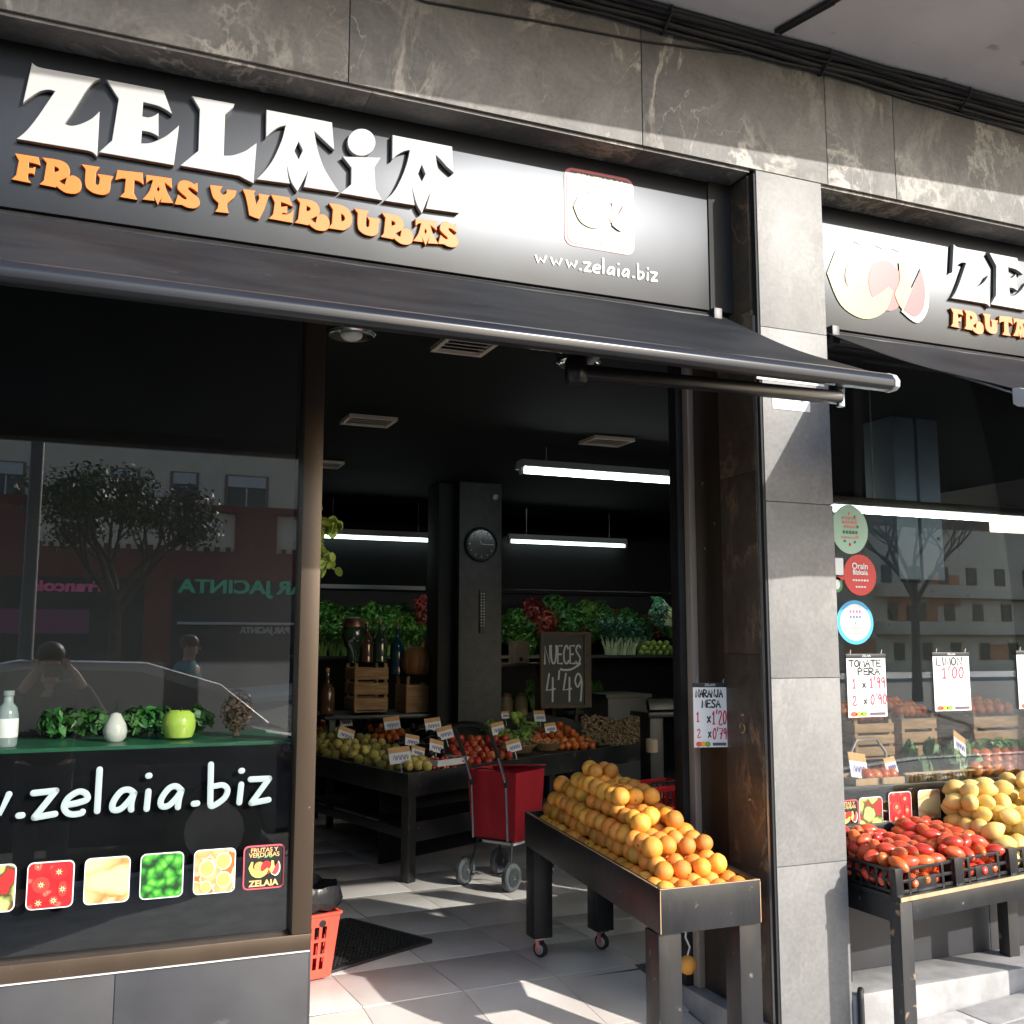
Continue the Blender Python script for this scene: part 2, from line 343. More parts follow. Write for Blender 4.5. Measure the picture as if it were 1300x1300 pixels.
pav = struct('pavement', slab_sheet(-4.45, -.004, -.012, .25), mat('pavement_base', (.24, .23, .22), (.32, .31, .30), rough=.9, scale=6))
slabs = [MB().box((-.196, -.096, 0), (.196, .096, .02)).mesh('paving_slab', pave_a, .004) for _ in range(2)]
for j in range(5):                                                  # slabs near the shop step, the ones in view
    for i in range(12):
        x = 1.6 + i * .4 + (j % 2) * .2; y = -.12 - j * .2
        if x < 1.7: continue
        o = put('paving_slab', slabs[(i + j) % 2], pav, Vector((x, y, gz(x) - .0115 + random.uniform(-.001, .001))) - WORLD[pav.name].translation, (0, -math.atan(.072), random.uniform(-.004, .004)))
struct('kerb', slab_sheet(-4.6, -4.452, .0, .3), kerb_stone)
struct('far_pavement', slab_sheet(-30.0, -24.0, 0, .3), pave_a)

# ================================================================== SHOP BUILDING
bld = thing('shop_building', 'shop ground floor with dark marble fascia, pale stone pillar and recessed shopfront', 'building', (0, 0, 0))
XL, XR = -3.2, 7.2
LINT = 3.58; SOF = 4.16
# fascia of marble slabs
fas = part('fascia', MB().box((XL, .012, LINT + .004), (XR, .34, SOF)), mortar, bld)
cuts = [XL, -1.75, -.35] + [onY(p, 120, 0).x for p in (442, 815)] + [2.93, onY(1136, 200, 0).x, 4.25, 4.95, 5.8, 6.5, XR]
for a, b in zip(cuts[:-1], cuts[1:]):
    part('stone_slab', MB().box((a + .0018, 0, LINT), (b - .0018, .014, SOF - .01)), stone, fas, .0015)
for a, b in zip([XL, -1.75, -.35, .9, 2.02], [-1.75, -.35, .9, 2.02, 2.53]):   # underside of the lintel
    part('stone_slab', MB().box((a + .001, .016, LINT - .012), (b - .001, .236, LINT + .002)), stone, fas, .001)
for a, b in ((2.895, 4.1), (4.1, 5.4), (5.4, XR)):
    part('stone_slab', MB().box((a + .001, .016, LINT - .012), (b - .001, .236, LINT + .002)), stone, fas, .001)
# pillar between the openings
pil = part('pillar', MB().box((2.556, .018, -.2), (2.884, .70, LINT)), mortar, bld)
zj = [-.2, .27, onY(1020, 1098, 0).z, onY(1000, 861, 0).z, onY(1005, 638, 0).z, 2.9, LINT - .003]
zj[1] = -.1
for a, b in zip(zj[:-1], zj[1:]):
    part('stone_slab', MB().box((2.552, 0, a + .0012), (2.89, .02, b - .0012)), stone_pale, pil, .0015)
    part('stone_slab', MB().box((2.8835, .0215, a + .0012), (2.8895, .40, b - .0012)), stone_pale, pil)
# door jamb: groove, marble reveal, brown board, aluminium strip, black post
part('joint_strip', MB().box((2.541, .004, .16), (2.5515, .030, LINT - .02)), black_matt, bld)
part('joint_strip', MB().box((2.537, .022, .16), (2.5405, .034, 2.95)), alu, bld)
jamb = part('jamb', MB().box((2.545, .032, .16), (2.5555, .29, LINT - .02)), mortar, bld)
for a, b in zip([.16, .72, 1.56, 2.3, 2.98], [.72, 1.56, 2.3, 2.98, LINT - .014]):
    part('stone_slab', MB().box((2.531, .036, a + .001), (2.5445, .288, b - .001)), stone_jamb, jamb, .001)
brown_board = mat('dark_brown_board', (.020, .014, .010), (.045, .030, .020), rough=.4, scale=9, stretch=(1, 1, .12), dirt=((.45, .40, .34, 1), 22, .70, .9))
part('jamb_board', MB().box((2.541, .292, .16), (2.556, .50, 2.96)), brown_board, bld, .002)
part('door_track', MB().box((2.512, .502, .16), (2.556, .548, 2.96)), mat('worn_beige_aluminium', (.40, .33, .27), (.52, .45, .38), rough=.4, metal=.3, scale=6, stretch=(1, 1, .1), dirt=((.14, .07, .03, 1), 5, .60, .8)), bld, .003)
part('door_post', MB().box((2.482, .552, .14), (2.556, .62, 2.96)), black_paint, bld, .004)
ring = MB().tube([(2.524 - .004 * abs(math.sin(a)), .16 + .016 * math.cos(a), 1.262 + .019 * math.sin(a)) for a in [k * .35 for k in range(16)]], .0035, 8)
part('hook_ring', ring, mat('old_brass', (.35, .24, .12), rough=.4, metal=.8), bld)
part('bolt', MB().ball((2.529, .165, 1.315), .008), MATS['old_brass'], bld)
part('bolt', MB().ball((2.529, .13, .985), .009), MATS['old_brass'], bld)
# stone sill under the jamb and its worn nose
part('door_sill', MB().box((2.47, -.012, -.1), (2.5535, .72, .158)), step_stone, bld, .006)
# overhang above, its edge runs slightly askew
def ov(x): return -(1.13 - .085 * x)
m = MB(); m.prism([(XL, .4), (XR, .4), (XR, ov(XR)), (XL, ov(XL))], SOF, SOF + .3, lambda u, v, d: (u, v, d))
part('overhang', m, plaster, bld)
m = MB(); m.prism([(XL, .4), (XR, .4), (XR, ov(XR)), (XL, ov(XL))], SOF + .3, 10.5, lambda u, v, d: (u, v + .002, d))
part('upper_wall', m, mat('upper_render', (.45, .42, .38), (.5, .47, .43), rough=.9), bld)
part('side_wall', MB().box((XL - .3, .0, -.4), (XL, 8.6, SOF)), plaster, bld)
part('side_wall', MB().box((XR, .0, -.4), (XR + .3, 8.6, SOF)), plaster, bld)
part('roof_slab', MB().box((XL - .3, .402, SOF + .002), (XR + .3, 8.6, SOF + .3)), plaster, bld)
# transom behind the signs
part('transom', MB().box((XL, .262, 2.955), (2.544, .40, LINT + .003)), black_matt, bld)
part('transom', MB().box((2.8895, .262, 2.955), (XR, .40, LINT + .003)), black_matt, bld)

# ---- cables under the overhang
cable = mat('black_cable', (.012, .012, .012), rough=.6)
def cable_obj(label, pts, r, extra=None):
    c = thing('cable_run', label, 'cable', pts[0]); part('cable', MB().tube(pts, r, 8), cable, c)
    return c
def zig(y, z, x0, x1, n, amp, ph=0): return [(x0 + (x1 - x0) * k / n, y + amp * math.sin(k * 1.3 + ph), z + amp * math.sin(k * 1.9 + ph)) for k in range(n + 1)]
c = thing('cable_bundle', 'thick bundle of black cables clipped along the top of the marble fascia', 'cable', (XL, -.03, 4.1))
for k, (y, z, r) in enumerate(((-.022, 4.135, .018), (-.030, 4.105, .013), (-.055, 4.14, .013), (-.016, 4.085, .009), (-.075, 4.146, .010))):
    part('cable', MB().tube(zig(y, z, XL, XR, 60, .004, k), r, 8), cable, c)
for k in range(13):
    x = XL + .5 + k * .8
    part('clip', MB().tube([(x, -.003, 4.155), (x, -.045, 4.157), (x, -.088, 4.15), (x, -.085, 4.12), (x, -.04, 4.085), (x, -.012, 4.073), (x, -.003, 4.075)], .006, 6), black_paint, c)
pA, pB = onY(0, -70, -.006), onY(968, 75, -.006)
cable_obj('single thin wire sagging across the marble fascia', [(XL, -.008, 4.16), (-.4, -.008, 4.14)] + [tuple(onY(a, b, -.008)) for a, b in ((540, 2), (680, 26), (815, 52), (975, 73))], .004)
cable_obj('thin pair of wires running low on the fascia above the second sign', [tuple(onY(a, b, -.010)) for a, b in ((975, 73), (1060, 96), (1160, 128), (1300, 168))] + [(5.2, -.01, 4.0), (XR, -.01, 4.02)], .006)
p0 = onZ(982, 46, SOF - .012); p1 = onZ(1056, 2, SOF - .012)
c = thing('ceiling_cable', 'pair of cables crossing the pale overhang ceiling towards the street', 'cable', p0)
for k in (-.012, .008):
    d = (p1 - p0).normalized(); part('cable', MB().tube([p0 + Vector((k, -.03, 0)), p0 + d * .3 + Vector((k, .004, -.003)), p1 + Vector((k, 0, 0)), p1 + d * .12 + Vector((k, 0, 0))], .010, 8), cable, c)

# ================================================================== SHOP INTERIOR
FZ = .14
wallm = mat('black_wall', (.004, .004, .005), (.007, .007, .008), rough=.7, scale=2, spec=.3)
struct('shop_ceiling', MB().box((XL, .402, 2.96), (XR, 8.3, 3.1)), mat('black_ceiling', (.003, .003, .003), (.005, .005, .005), rough=.8, scale=2, spec=.2))
struct('back_wall', MB().box((XL, 8.0, -.2), (XR, 8.3, 2.958)), wallm)
TA = R_(3.2); TS = .445
sf = struct('shop_floor', MB().prism([(XL, .905), (XR, .905), (XR, 7.99), (XL, 7.99)], -.2, FZ - .006, lambda u, v, d: (u, v, d)), floor_grout)
J0 = onZ(589, 1258, FZ)
tile_me = MB().box((-TS / 2 + .0022, -TS / 2 + .0022, 0), (TS / 2 - .0022, TS / 2 - .0022, .0062)).mesh('tile', floor_tile, .0015)
rz = Matrix.Rotation(TA, 3, 'Z')
for i in range(-7, 14):
    for j in range(0, 10):
        p = J0 + rz @ Vector(((i + .5) * TS, (j + .5) * TS + .002, 0))
        if p.x < XL + .3 or p.x > 5.4: continue
        if j == 0 and p.y < .93 + TS / 2 - .02: pass
        put('tile', tile_me, sf, Vector((p.x, p.y, FZ - .006)) - WORLD[sf.name].translation, (random.uniform(-.001, .001), random.uniform(-.001, .001), TA))
# ramp down to the street through the doorway
rp = MB(); ra = math.atan2(FZ + .03, .92)
def rampz(y): return FZ - max(0, J0.y - y) * .165
ys = [-.02, .30, .60, .905]
ramp = struct('entrance_ramp', MB().prism([(-.02, -.3), (.925, -.3), (.925, FZ - .008), (-.02, rampz(-.02) - .008)], .80, 2.47, lambda u, v, d: (d, u, v)), floor_grout)
rj = J0 - Vector((0, 0, 0)); sl_ = math.atan(.165)
for i in range(-2, 3):
    for j in range(3):
        w0 = rz @ Vector(((i + .5) * TS + .0, -(j + .5) * TS, 0)); p = J0 + w0
        x0 = p.x - TS / 2 + .002; x1 = p.x + TS / 2 - .002
        x0 = max(x0, .803); x1 = min(x1, 2.467)
        if x1 - x0 < .03: continue
        ya = p.y - TS / 2 + .002; yb = p.y + TS / 2 - .002; ya = max(ya, -.018)
        if yb - ya < .02: continue
        sk = math.tan(TA) * (x1 - x0)
        q = [(x0, ya), (x1, ya), (x1, yb), (x0, yb)]
        i0 = MB(); i0.prism(q, 0, .007, lambda u, v, d: (u - (v - p.y) * math.tan(TA), v + (u - p.x) * math.tan(TA), rampz(v + (u - p.x) * math.tan(TA)) - .007 + d))
        part('tile', i0, floor_tile, ramp)

# column with clock
colm = mat('column_black_plaster', (.020, .020, .021), (.032, .032, .034), rough=.5, scale=14, bump=.35, bscale=70)
CY = 4.7
cl, cr, cside = onY(583, 700, CY).x, onY(637, 700, CY).x, onY(563, 700, CY + .35)
col_o = thing('shop_column', 'square black plastered column inside the shop carrying the round clock', 'column', ((cl + cr) / 2, CY, FZ))
part('shaft', MB().box((cl, CY, FZ), (cr, CY + .5, 2.958)), colm, col_o, .006)
part('side_pilaster', MB().box((cl - .14, CY + .12, FZ), (cl - .001, CY + .42, 2.957)), black_matt, col_o, .006)
ck = onY(611, 691, CY - .02)
clk = thing('wall_clock', 'round dark wall clock with white hands on the black column', 'clock', (ck.x, CY, ck.z))
part('rim', MB().lathe([(.120, .0), (.145, .0), (.148, .012), (.143, .034), (.132, .038), (.128, .022), (.12, .02)], 40, Matrix.Translation((ck.x, CY - .001, ck.z)) @ FRONT.to_4x4()), black_paint, clk)
face_m = mat('clock_face', (.010, .018, .024), rough=.16, spec=.7)
part('dial', MB().lathe([(.127, .006), (.127, .021), (.001, .0212)], 40, Matrix.Translation((ck.x, CY, ck.z)) @ FRONT.to_4x4()), face_m, clk)
pale_mark = mat('pale_mark', (.55, .60, .62), rough=.5)
for k in range(12):
    a = k * math.pi / 6; d = Vector((math.sin(a), 0, math.cos(a))); b = Vector((ck.x, CY - .0235, ck.z))
    part('hour_mark', MB().bar(b + d * .096, b + d * .112, .005, .002, (0, 1, 0)), pale_mark, clk)
b = Vector((ck.x, CY - .0255, ck.z))
part('hour_hand', MB().bar(b, b + Vector((-.03, 0, .075)), .005, .002, (0, 1, 0)), white_vinyl, clk)
part('minute_hand', MB().bar(b + Vector((0, -.003, 0)), b + Vector((.11, -.003, 0)), .004, .002, (0, 1, 0)), white_vinyl, clk)
th = onY(612, 775, CY)
t = thing('wall_thermometer', 'narrow dark thermometer board with two rows of pale dots below the clock', 'thermometer', (th.x, CY, th.z - .18))
part('board', MB().box((th.x - .028, CY - .014, th.z - .19), (th.x + .028, CY - .001, th.z + .17)), black_paint, t, .004)
for k in range(12):
    for s in (-.012, .012): part('scale_dot', MB().box((th.x + s - .004, CY - .0175, th.z - .13 + k * .024), (th.x + s + .004, CY - .0135, th.z - .122 + k * .024)), pale_mark, t)
sp = onY(628, 631, CY)
tag(part('wall_sensor', MB().lathe([(.026, 0), (.028, .012), (.02, .024), (.006, .028)], 16, Matrix.Translation((sp.x, CY - .001, sp.z)) @ FRONT.to_4x4()), mat('beige_plastic', (.42, .33, .26), rough=.5)), 'small beige round sensor high on the black column', 'sensor')

# ceiling fittings
vent_m = mat('cream_vent', (.50, .43, .36), (.58, .50, .42), rough=.6, scale=10)
def ceil_vent(px, py, w_, d_, label):
    p = onZ(px, py, 2.956); v = thing('ceiling_vent', label, 'vent', (p.x, p.y, 2.93), 0)
    fr = MB(); 
    for a, b in (((-w_, -d_), (w_, -d_ + .022)), ((-w_, d_ - .022), (w_, d_)), ((-w_, -d_ + .0225), (-w_ + .022, d_ - .0225)), ((w_ - .022, -d_ + .0225), (w_, d_ - .0225))): fr.box((p.x + a[0], p.y + a[1], 2.938), (p.x + b[0], p.y + b[1], 2.9595))
    part('frame', fr, vent_m, v)
    for k in range(4):
        y = p.y - d_ + .045 + k * (2 * d_ - .09) / 3
        part('slat', MB().obox((p.x, y, 2.948), (2 * w_ - .05, .03, .003), Matrix.Rotation(.5, 3, 'X')), vent_m, v)
ceil_vent(590, 437, .125, .12, 'cream ceiling vent just behind the awning bar between two spotlights')
ceil_vent(468, 533, .15, .12, 'cream ceiling vent deep in the shop left of the column')
ceil_vent(770, 559, .15, .12, 'cream ceiling vent above the bright hanging tube light')
ceil_vent(408, 588, .15, .12, 'cream ceiling vent half hidden by the brown window post')
def downlight(px, py, label):
    p = onZ(px, py, 2.957); v = thing('ceiling_spotlight', label, 'spotlight', (p.x, p.y, 2.93))
    part('ring', MB().lathe([(.070, 0), (.105, 0), (.108, -.008), (.098, -.018), (.075, -.012)], 28, Matrix.Translation((p.x, p.y, 2.9585))), chrome, v)
    part('bulb', MB().ball((p.x, p.y, 2.945), (.05, .05, .028), 14, 8), mat('frosted_bulb', (.8, .78, .72), rough=.15), v)
downlight(446, 422, 'round chrome ceiling spotlight beside the brown window post')
downlight(735, 459, 'round chrome ceiling spotlight above the folding awning arm')
def batten(x0, x1, y, z, label, m, cut=None, w_=.06):
    v = thing('tube_light', label, 'tube light', ((x0 + x1) / 2, y, z))
    part('housing', MB().prism([(-w_, .0), (w_, .0), (w_ * .55, .055), (-w_ * .55, .055)], x0, x1, lambda u, q, d: (d, y + u, z + q)), mat('white_enamel', (.55, .55, .53), rough=.4), v)
    part('tube', MB().tube([(x0 + .02, y, z - .02), (x1 - .02, y, z - .02)], .016, 12), m, v)
    for x in (x0 + .012, x1 - .012): part('end_cap', MB().box((x - .012, y - .022, z - .042), (x + .012, y + .022, z - .0005)), MATS['white_enamel'], v, .003)
    for x in (x0 + .2, x1 - .2): part('hanger', MB().tube([(x, y, z + .05), (x, y, 2.959)], .003, 6), alu, v)
pa, pb = onZ(660, 594, 2.8), onZ(853, 606, 2.8)
batten(pa.x, pb.x + .25, pa.y, 2.80, 'bright white tube light hanging from the black ceiling by the door post', tube_glow, w_=.09)
for a, b, l in ((395, 556, 'thin far tube light left of the black column'), (645, 795, 'thin far tube light right of the black column')):
    p, q = onY(a, 680 if a < 600 else 687, 6.1), onY(b, 685 if a < 600 else 692, 6.1)
    batten(p.x, q.x, 6.1, p.z + .02, l, tube_dim, w_=.03)

# ================================================================== LEFT SHOP WINDOW
win = thing('display_window', 'large shop window with brown aluminium frame over a dark tiled base', 'window', (-.8, .2, 0))
WX1 = onY(394, 1205, .18).x; WX0 = XL + .001
WB = onY(200, 1227, .18).z
bw = part('base_wall', MB().box((WX0, .186, -.3), (WX1 - .006, .40, WB - .003)), grout, win)
tj = onY(145, 1260, .18).x; tw = WX1 - tj
for k in range(5):
    a = tj - k * tw * 1.55; bq = WX1 - .004 if k == 0 else tj - (k - 1) * tw * 1.55
    if k == 0: a = tj
    part('tile', MB().box((max(a + .0015, WX0), .178, -.28), (bq - .0015, .188, WB - .004)), base_tile, bw, .0012)
part('tile', MB().box((WX1 - .0055, .180, -.28), (WX1 + .003, .398, WB - .004)), base_tile, bw, .0012)
fb0, fb1 = WB, onY(200, 1205, .18).z
frm = part('frame', MB().box((WX0, .172, fb0), (WX1, .262, fb1)), brown_alu, win, .003)
part('post', MB().box((onY(370, 1180, .175).x, .170, fb1 + .0015), (WX1 + .001, .262, 2.953)), brown_alu, frm, .003)
part('sealant', MB().box((WX0, .1685, WB - .0035), (WX1 - .004, .19, WB - .0003)), white_vinyl, frm)
part('glass_pane', MB().box((WX0, GLASS_Y, fb1 - .004), (onY(370, 1180, .175).x + .01, GLASS_Y + .006, 2.953)), glass, win)
SHZ = onY(150, 952, .25).z
part('backing_panel', MB().box((WX0, .245, fb1 + .002), (onY(370, 1180, .175).x + .005, .258, SHZ)), mat('black_backing', (.002, .002, .0025), (.005, .005, .006), rough=.8, scale=3, spec=.1), win)
part('shelf', MB().box((WX0, .2595, SHZ - .02), (onY(370, 1180, .175).x + .005, .74, SHZ + .012)), mat('green_shelf', (.01, .07, .035), (.015, .10, .05), rough=.35, scale=4), win)
part('added_dark_backdrop', MB().box((WX0, .742, FZ), (.80, .76, 2.955)), black_matt, win)  # unseen black partition, added to keep the glass reflection crisp

# ================================================================== RIGHT SHOP WINDOW
rw = thing('side_window', 'second shop window right of the pale pillar over a stone step', 'window', (5, .2, 0))
RB = .235; RF = .40
bw2 = part('base_wall', MB().box((2.892, .256, -.2), (XR - .001, .44, RF + .42)), grout, rw)
for k in range(9):
    a = 2.893 + k * .5
    part('tile', MB().box((a + .0015, .246, RB - .05), (min(a + .4985, XR), .258, .80)), base_tile, bw2, .0012)
stp = part('step', MB().box((2.893, -.005, -.2), (XR - .002, .245, RB)), step_stone, rw, .012)
part('pipe_end', MB().tube([(2.915, -.02, .0), (2.915, -.02, .22), (2.92, -.012, .243), (2.935, .0, .25)], .013, 10), cable, rw)
part('frame', MB().box((2.8925, .20, .802), (XR - .002, .262, .835)), black_paint, rw, .003)
part('frame', MB().box((2.8925, .205, .837), (2.93, .26, 2.953)), black_paint, rw, .003)
part('glass_pane', MB().box((2.92, GLASS_Y, .82), (XR - .002, GLASS_Y + .006, 2.953)), glass, rw)
RSZ = .985
part('backing_panel', MB().box((2.932, .245, .838), (XR - .002, .258, RSZ - .022)), MATS['black_backing'], rw)
part('shelf', MB().box((2.932, .2595, RSZ - .022), (XR - .002, .82, RSZ)), black_wood, rw, .003)
pa, pb = onY(1050, 645, .62), onY(1300, 661, .62)
v = thing('window_tube_light', 'long white tube light along the top inside the second window', 'tube light', (4.2, .62, pa.z))
for k in range(3):
    x0 = pa.x - .1 + k * 1.26
    part('tube', MB().tube([(x0, .62, pa.z), (x0 + 1.22, .62, pa.z)], .016, 12), tube_glow, v)
    part('end_cap', MB().box((x0 + 1.22, .60, pa.z - .02), (x0 + 1.26, .64, pa.z + .02)), MATS['white_enamel'], v, .003)
part('housing', MB().box((pa.x - .2, .59, pa.z + .018), (XR - .01, .66, pa.z + .06)), black_paint, v, .003)
part('hanger', MB().tube([(pa.x + .3, .625, pa.z + .06), (pa.x + .3, .625, 2.96)], .004, 6), alu, v)
part('hanger', MB().tube([(pa.x + 2.3, .625, pa.z + .06), (pa.x + 2.3, .625, 2.96)], .004, 6), alu, v)

# ================================================================== SIGNS
SY = .160
def crop(ox, oy, s): return lambda q: (ox + q[0] / s, oy + q[1] / s) + tuple(q[2:])
def world2(pts, y=SY - .022):
    out = []
    for q in pts:
        p = onY(q[0], q[1], y); out.append((p.x, p.z) + tuple(q[2:]))
    return out
S = 1
cA = crop(0, 60, 5.4167); cB = crop(200, 100, 5.4167); cC = crop(400, 140, 5.909); cD = crop(0, 180, 8.125); cE = crop(140, 210, 8.125); cF = crop(290, 230, 8.125); cG = crop(430, 250, 7.647)
def G(c, *loops): return [world2([c(q) for q in lp]) for lp in loops]
Abig = lambda o: None
BIG = [
 ('letter_z', G(cA, [(220, 105), (255, 132, 1), (310, 146), (690, 215), (640, 243, 1), (590, 300, 1), (540, 380, 1), (490, 460, 1), (443, 525), (490, 540, 1), (560, 525, 1), (630, 490, 1), (685, 440), (668, 755), (642, 727, 1), (605, 712), (112, 630), (180, 575, 1), (260, 475, 1), (330, 372, 1), (378, 303), (330, 293, 1), (270, 305, 1), (205, 345, 1), (158, 380)])),
 ('letter_e', G(cA, [(730, 222), (1125, 297), (1185, 462), (1140, 430, 1), (1080, 402, 1), (985, 378), (978, 475), (1020, 482, 1), (1060, 470, 1), (1090, 450), (1090, 616), (1060, 597, 1), (1020, 582, 1), (976, 575), (970, 661), (1040, 656, 1), (1130, 617, 1), (1190, 572, 1), (1232, 535), (1195, 812), (680, 722), (770, 640), (815, 355)])),
 ('letter_l', G(cB, [(235, 118), (530, 172), (524, 192), (465, 245), (455, 528), (520, 525, 1), (600, 497, 1), (645, 467, 1), (682, 440), (660, 720), (605, 692, 1), (560, 668), (155, 597), (280, 495), (290, 210)])),
 ('letter_a', G(cB, [(748, 212), (1200, 300), (1215, 490), (1165, 445, 1), (1120, 402, 1), (1078, 362), (1100, 480, 1), (1140, 600, 1), (1190, 690, 1), (1250, 782), (1005, 745), (1034, 632), (1000, 705, 1), (960, 775), (915, 700, 1), (890, 606), (898, 670, 1), (910, 722), (678, 692), (730, 640, 1), (790, 560, 1), (850, 430, 1), (880, 322), (830, 335, 1), (780, 370, 1), (745, 402)], [(970, 432), (998, 492), (970, 553), (940, 497)])),
 ('letter_i', G(cC, [(205, 347), (495, 355), (445, 430), (455, 590), (505, 676), (190, 622), (270, 555), (272, 430)])),
 ('letter_i_dot', G(cC, [(348 + 105 * math.cos(k * .3927), 240 + 102 * math.sin(k * .3927), 1) for k in range(16)])),
 ('letter_a', G(cC, [(580, 185), (1028, 272), (1040, 470), (990, 425, 1), (945, 375, 1), (905, 335), (920, 430, 1), (955, 560, 1), (1010, 680, 1), (1080, 772), (830, 738), (864, 615), (830, 700, 1), (800, 775), (760, 700, 1), (728, 588), (738, 655, 1), (748, 714), (520, 678), (590, 610, 1), (650, 500, 1), (690, 390, 1), (710, 298), (660, 310, 1), (610, 340, 1), (578, 372)], [(800, 408), (828, 478), (800, 535), (772, 478)])),
]
gF = [(150, 110), (398, 150), (418, 240), (370, 222, 1), (298, 203), (295, 262), (335, 262), (365, 248), (352, 330), (325, 318), (290, 318), (285, 375), (325, 422), (115, 380), (165, 335), (192, 185)]
gR = ([(432, 152), (610, 180, 1), (690, 220, 1), (722, 290, 1), (712, 346), (760, 340, 1), (818, 375, 1), (842, 435, 1), (825, 500, 1), (770, 530, 1), (680, 520, 1), (610, 478, 1), (585, 452), (575, 465), (405, 432), (450, 390), (480, 210)], [(560, 245), (600, 265, 1), (605, 290, 1), (560, 305)], [(612, 395), (650, 378, 1), (688, 362), (676, 402, 1), (668, 435), (638, 420, 1)])
gU = [(838, 222), (1030, 252), (993, 300), (985, 420), (1003, 438, 1), (1022, 425), (1028, 365), (1000, 322), (1172, 347), (1143, 400), (1135, 490, 1), (1105, 530, 1), (1050, 542, 1), (960, 520, 1), (890, 465, 1), (875, 390), (882, 275)]
gT = [(75, 38), (335, 68), (345, 195), (300, 160, 1), (250, 145), (245, 280), (280, 350), (95, 318), (145, 270), (160, 130), (110, 130, 1), (50, 145)]
gA = ([(370, 88), (632, 125), (640, 235), (600, 200, 1), (560, 170), (590, 270, 1), (655, 385), (518, 375), (530, 325), (490, 400), (450, 315), (457, 360), (330, 345), (400, 260, 1), (440, 145), (405, 150, 1), (370, 180)], [(493, 208), (510, 237), (495, 265), (480, 240)])
gS = [(695, 200, 1), (715, 160, 1), (760, 145, 1), (820, 158, 1), (868, 186), (900, 170), (905, 275), (860, 240, 1), (820, 220, 1), (805, 235, 1), (850, 280, 1), (910, 330, 1), (925, 390, 1), (880, 435, 1), (800, 430, 1), (740, 402), (665, 395), (700, 290), (740, 325, 1), (778, 344, 1), (785, 325, 1), (740, 285, 1), (698, 240, 1)]
gY = [(360, 725), (450, 735), (432, 765, 1), (440, 785, 1), (458, 792, 1), (475, 780, 1), (475, 755), (545, 765), (530, 810, 1), (485, 850, 1), (480, 880), (492, 922), (395, 910), (415, 885), (420, 850), (385, 815, 1), (370, 770, 1)]
gV = [(145, 75), (285, 90), (265, 120), (290, 230), (320, 170), (310, 120), (425, 138), (400, 200, 1), (370, 290, 1), (320, 385), (270, 370, 1), (215, 345), (200, 250, 1), (175, 140, 1)]
gE = [(440, 130), (630, 160), (668, 258), (610, 232), (545, 208), (545, 258), (612, 250), (608, 330), (560, 318), (555, 335), (610, 335, 1), (650, 310, 1), (677, 275), (665, 425), (415, 380), (462, 335), (480, 215)]
gD = ([(1035, 220), (1150, 235, 1), (1240, 280, 1), (1278, 360, 1), (1265, 450, 1), (1200, 500, 1), (1130, 495), (1030, 480), (1070, 430), (1080, 285)], [(1165, 330), (1195, 350, 1), (1203, 390, 1), (1170, 410)])
def at(glyph, src_anchor, dst_px):                               # the same glyph set at another place on the panel
    a = onY(*src_anchor, SY - .022); b = onY(*dst_px, SY - .022)
    return [[(q[0] + b.x - a.x, q[1] + b.z - a.z) + tuple(q[2:]) for q in lp] for lp in glyph]
wR = G(cD, *gR); wU = G(cD, gU); wA = G(cE, *gA); wS = G(cE, gS)
SMALL = [('letter_f', G(cD, gF)), ('letter_r', wR), ('letter_u', wU), ('letter_t', G(cE, gT)), ('letter_a', wA), ('letter_s', wS), ('letter_y', G(cB, gY)), ('letter_v', G(cF, gV)), ('letter_e', G(cF, gE)),
         ('letter_r', at(wR, cD((432, 152)), cF((700, 165)))), ('letter_d', G(cF, *gD)), ('letter_u', at(wU, cD((838, 222)), cG((152, 105)))), ('letter_r', at(wR, cD((432, 152)), cG((420, 148)))),
         ('letter_a', at(wA, cE((370, 88)), cG((748, 203)))), ('letter_s', at(wS, cE((905, 275)), cG((1150, 345))))]
SB = onY(450, 326, SY).z - .005
def shop_sign(label, x0, x1, dx, logo_cb):
    s = thing('shop_sign', label, 'sign', ((x0 + x1) / 2, SY, SB))
    pn = part('panel', MB().box((x0, SY, SB), (x1, SY + .02, LINT - .014)), sign_metal, s, .002)
    for nm, loops in BIG:
        me = curve_mesh(nm, [smooth_path(lp) for lp in loops], .022, white_letter, .002)
        me.transform(FRONT.to_4x4()); me.transform(Matrix.Translation(Vector((dx, SY - .001, 0)) - s.location)); put(nm, me, s)
    for nm, loops in SMALL:
        me = curve_mesh(nm, [smooth_path(lp) for lp in loops], .016, orange_letter, .0015)
        me.transform(FRONT.to_4x4()); me.transform(Matrix.Translation(Vector((dx, SY - .001, 0)) - s.location)); put(nm, me, s)
    logo_cb(s); return s
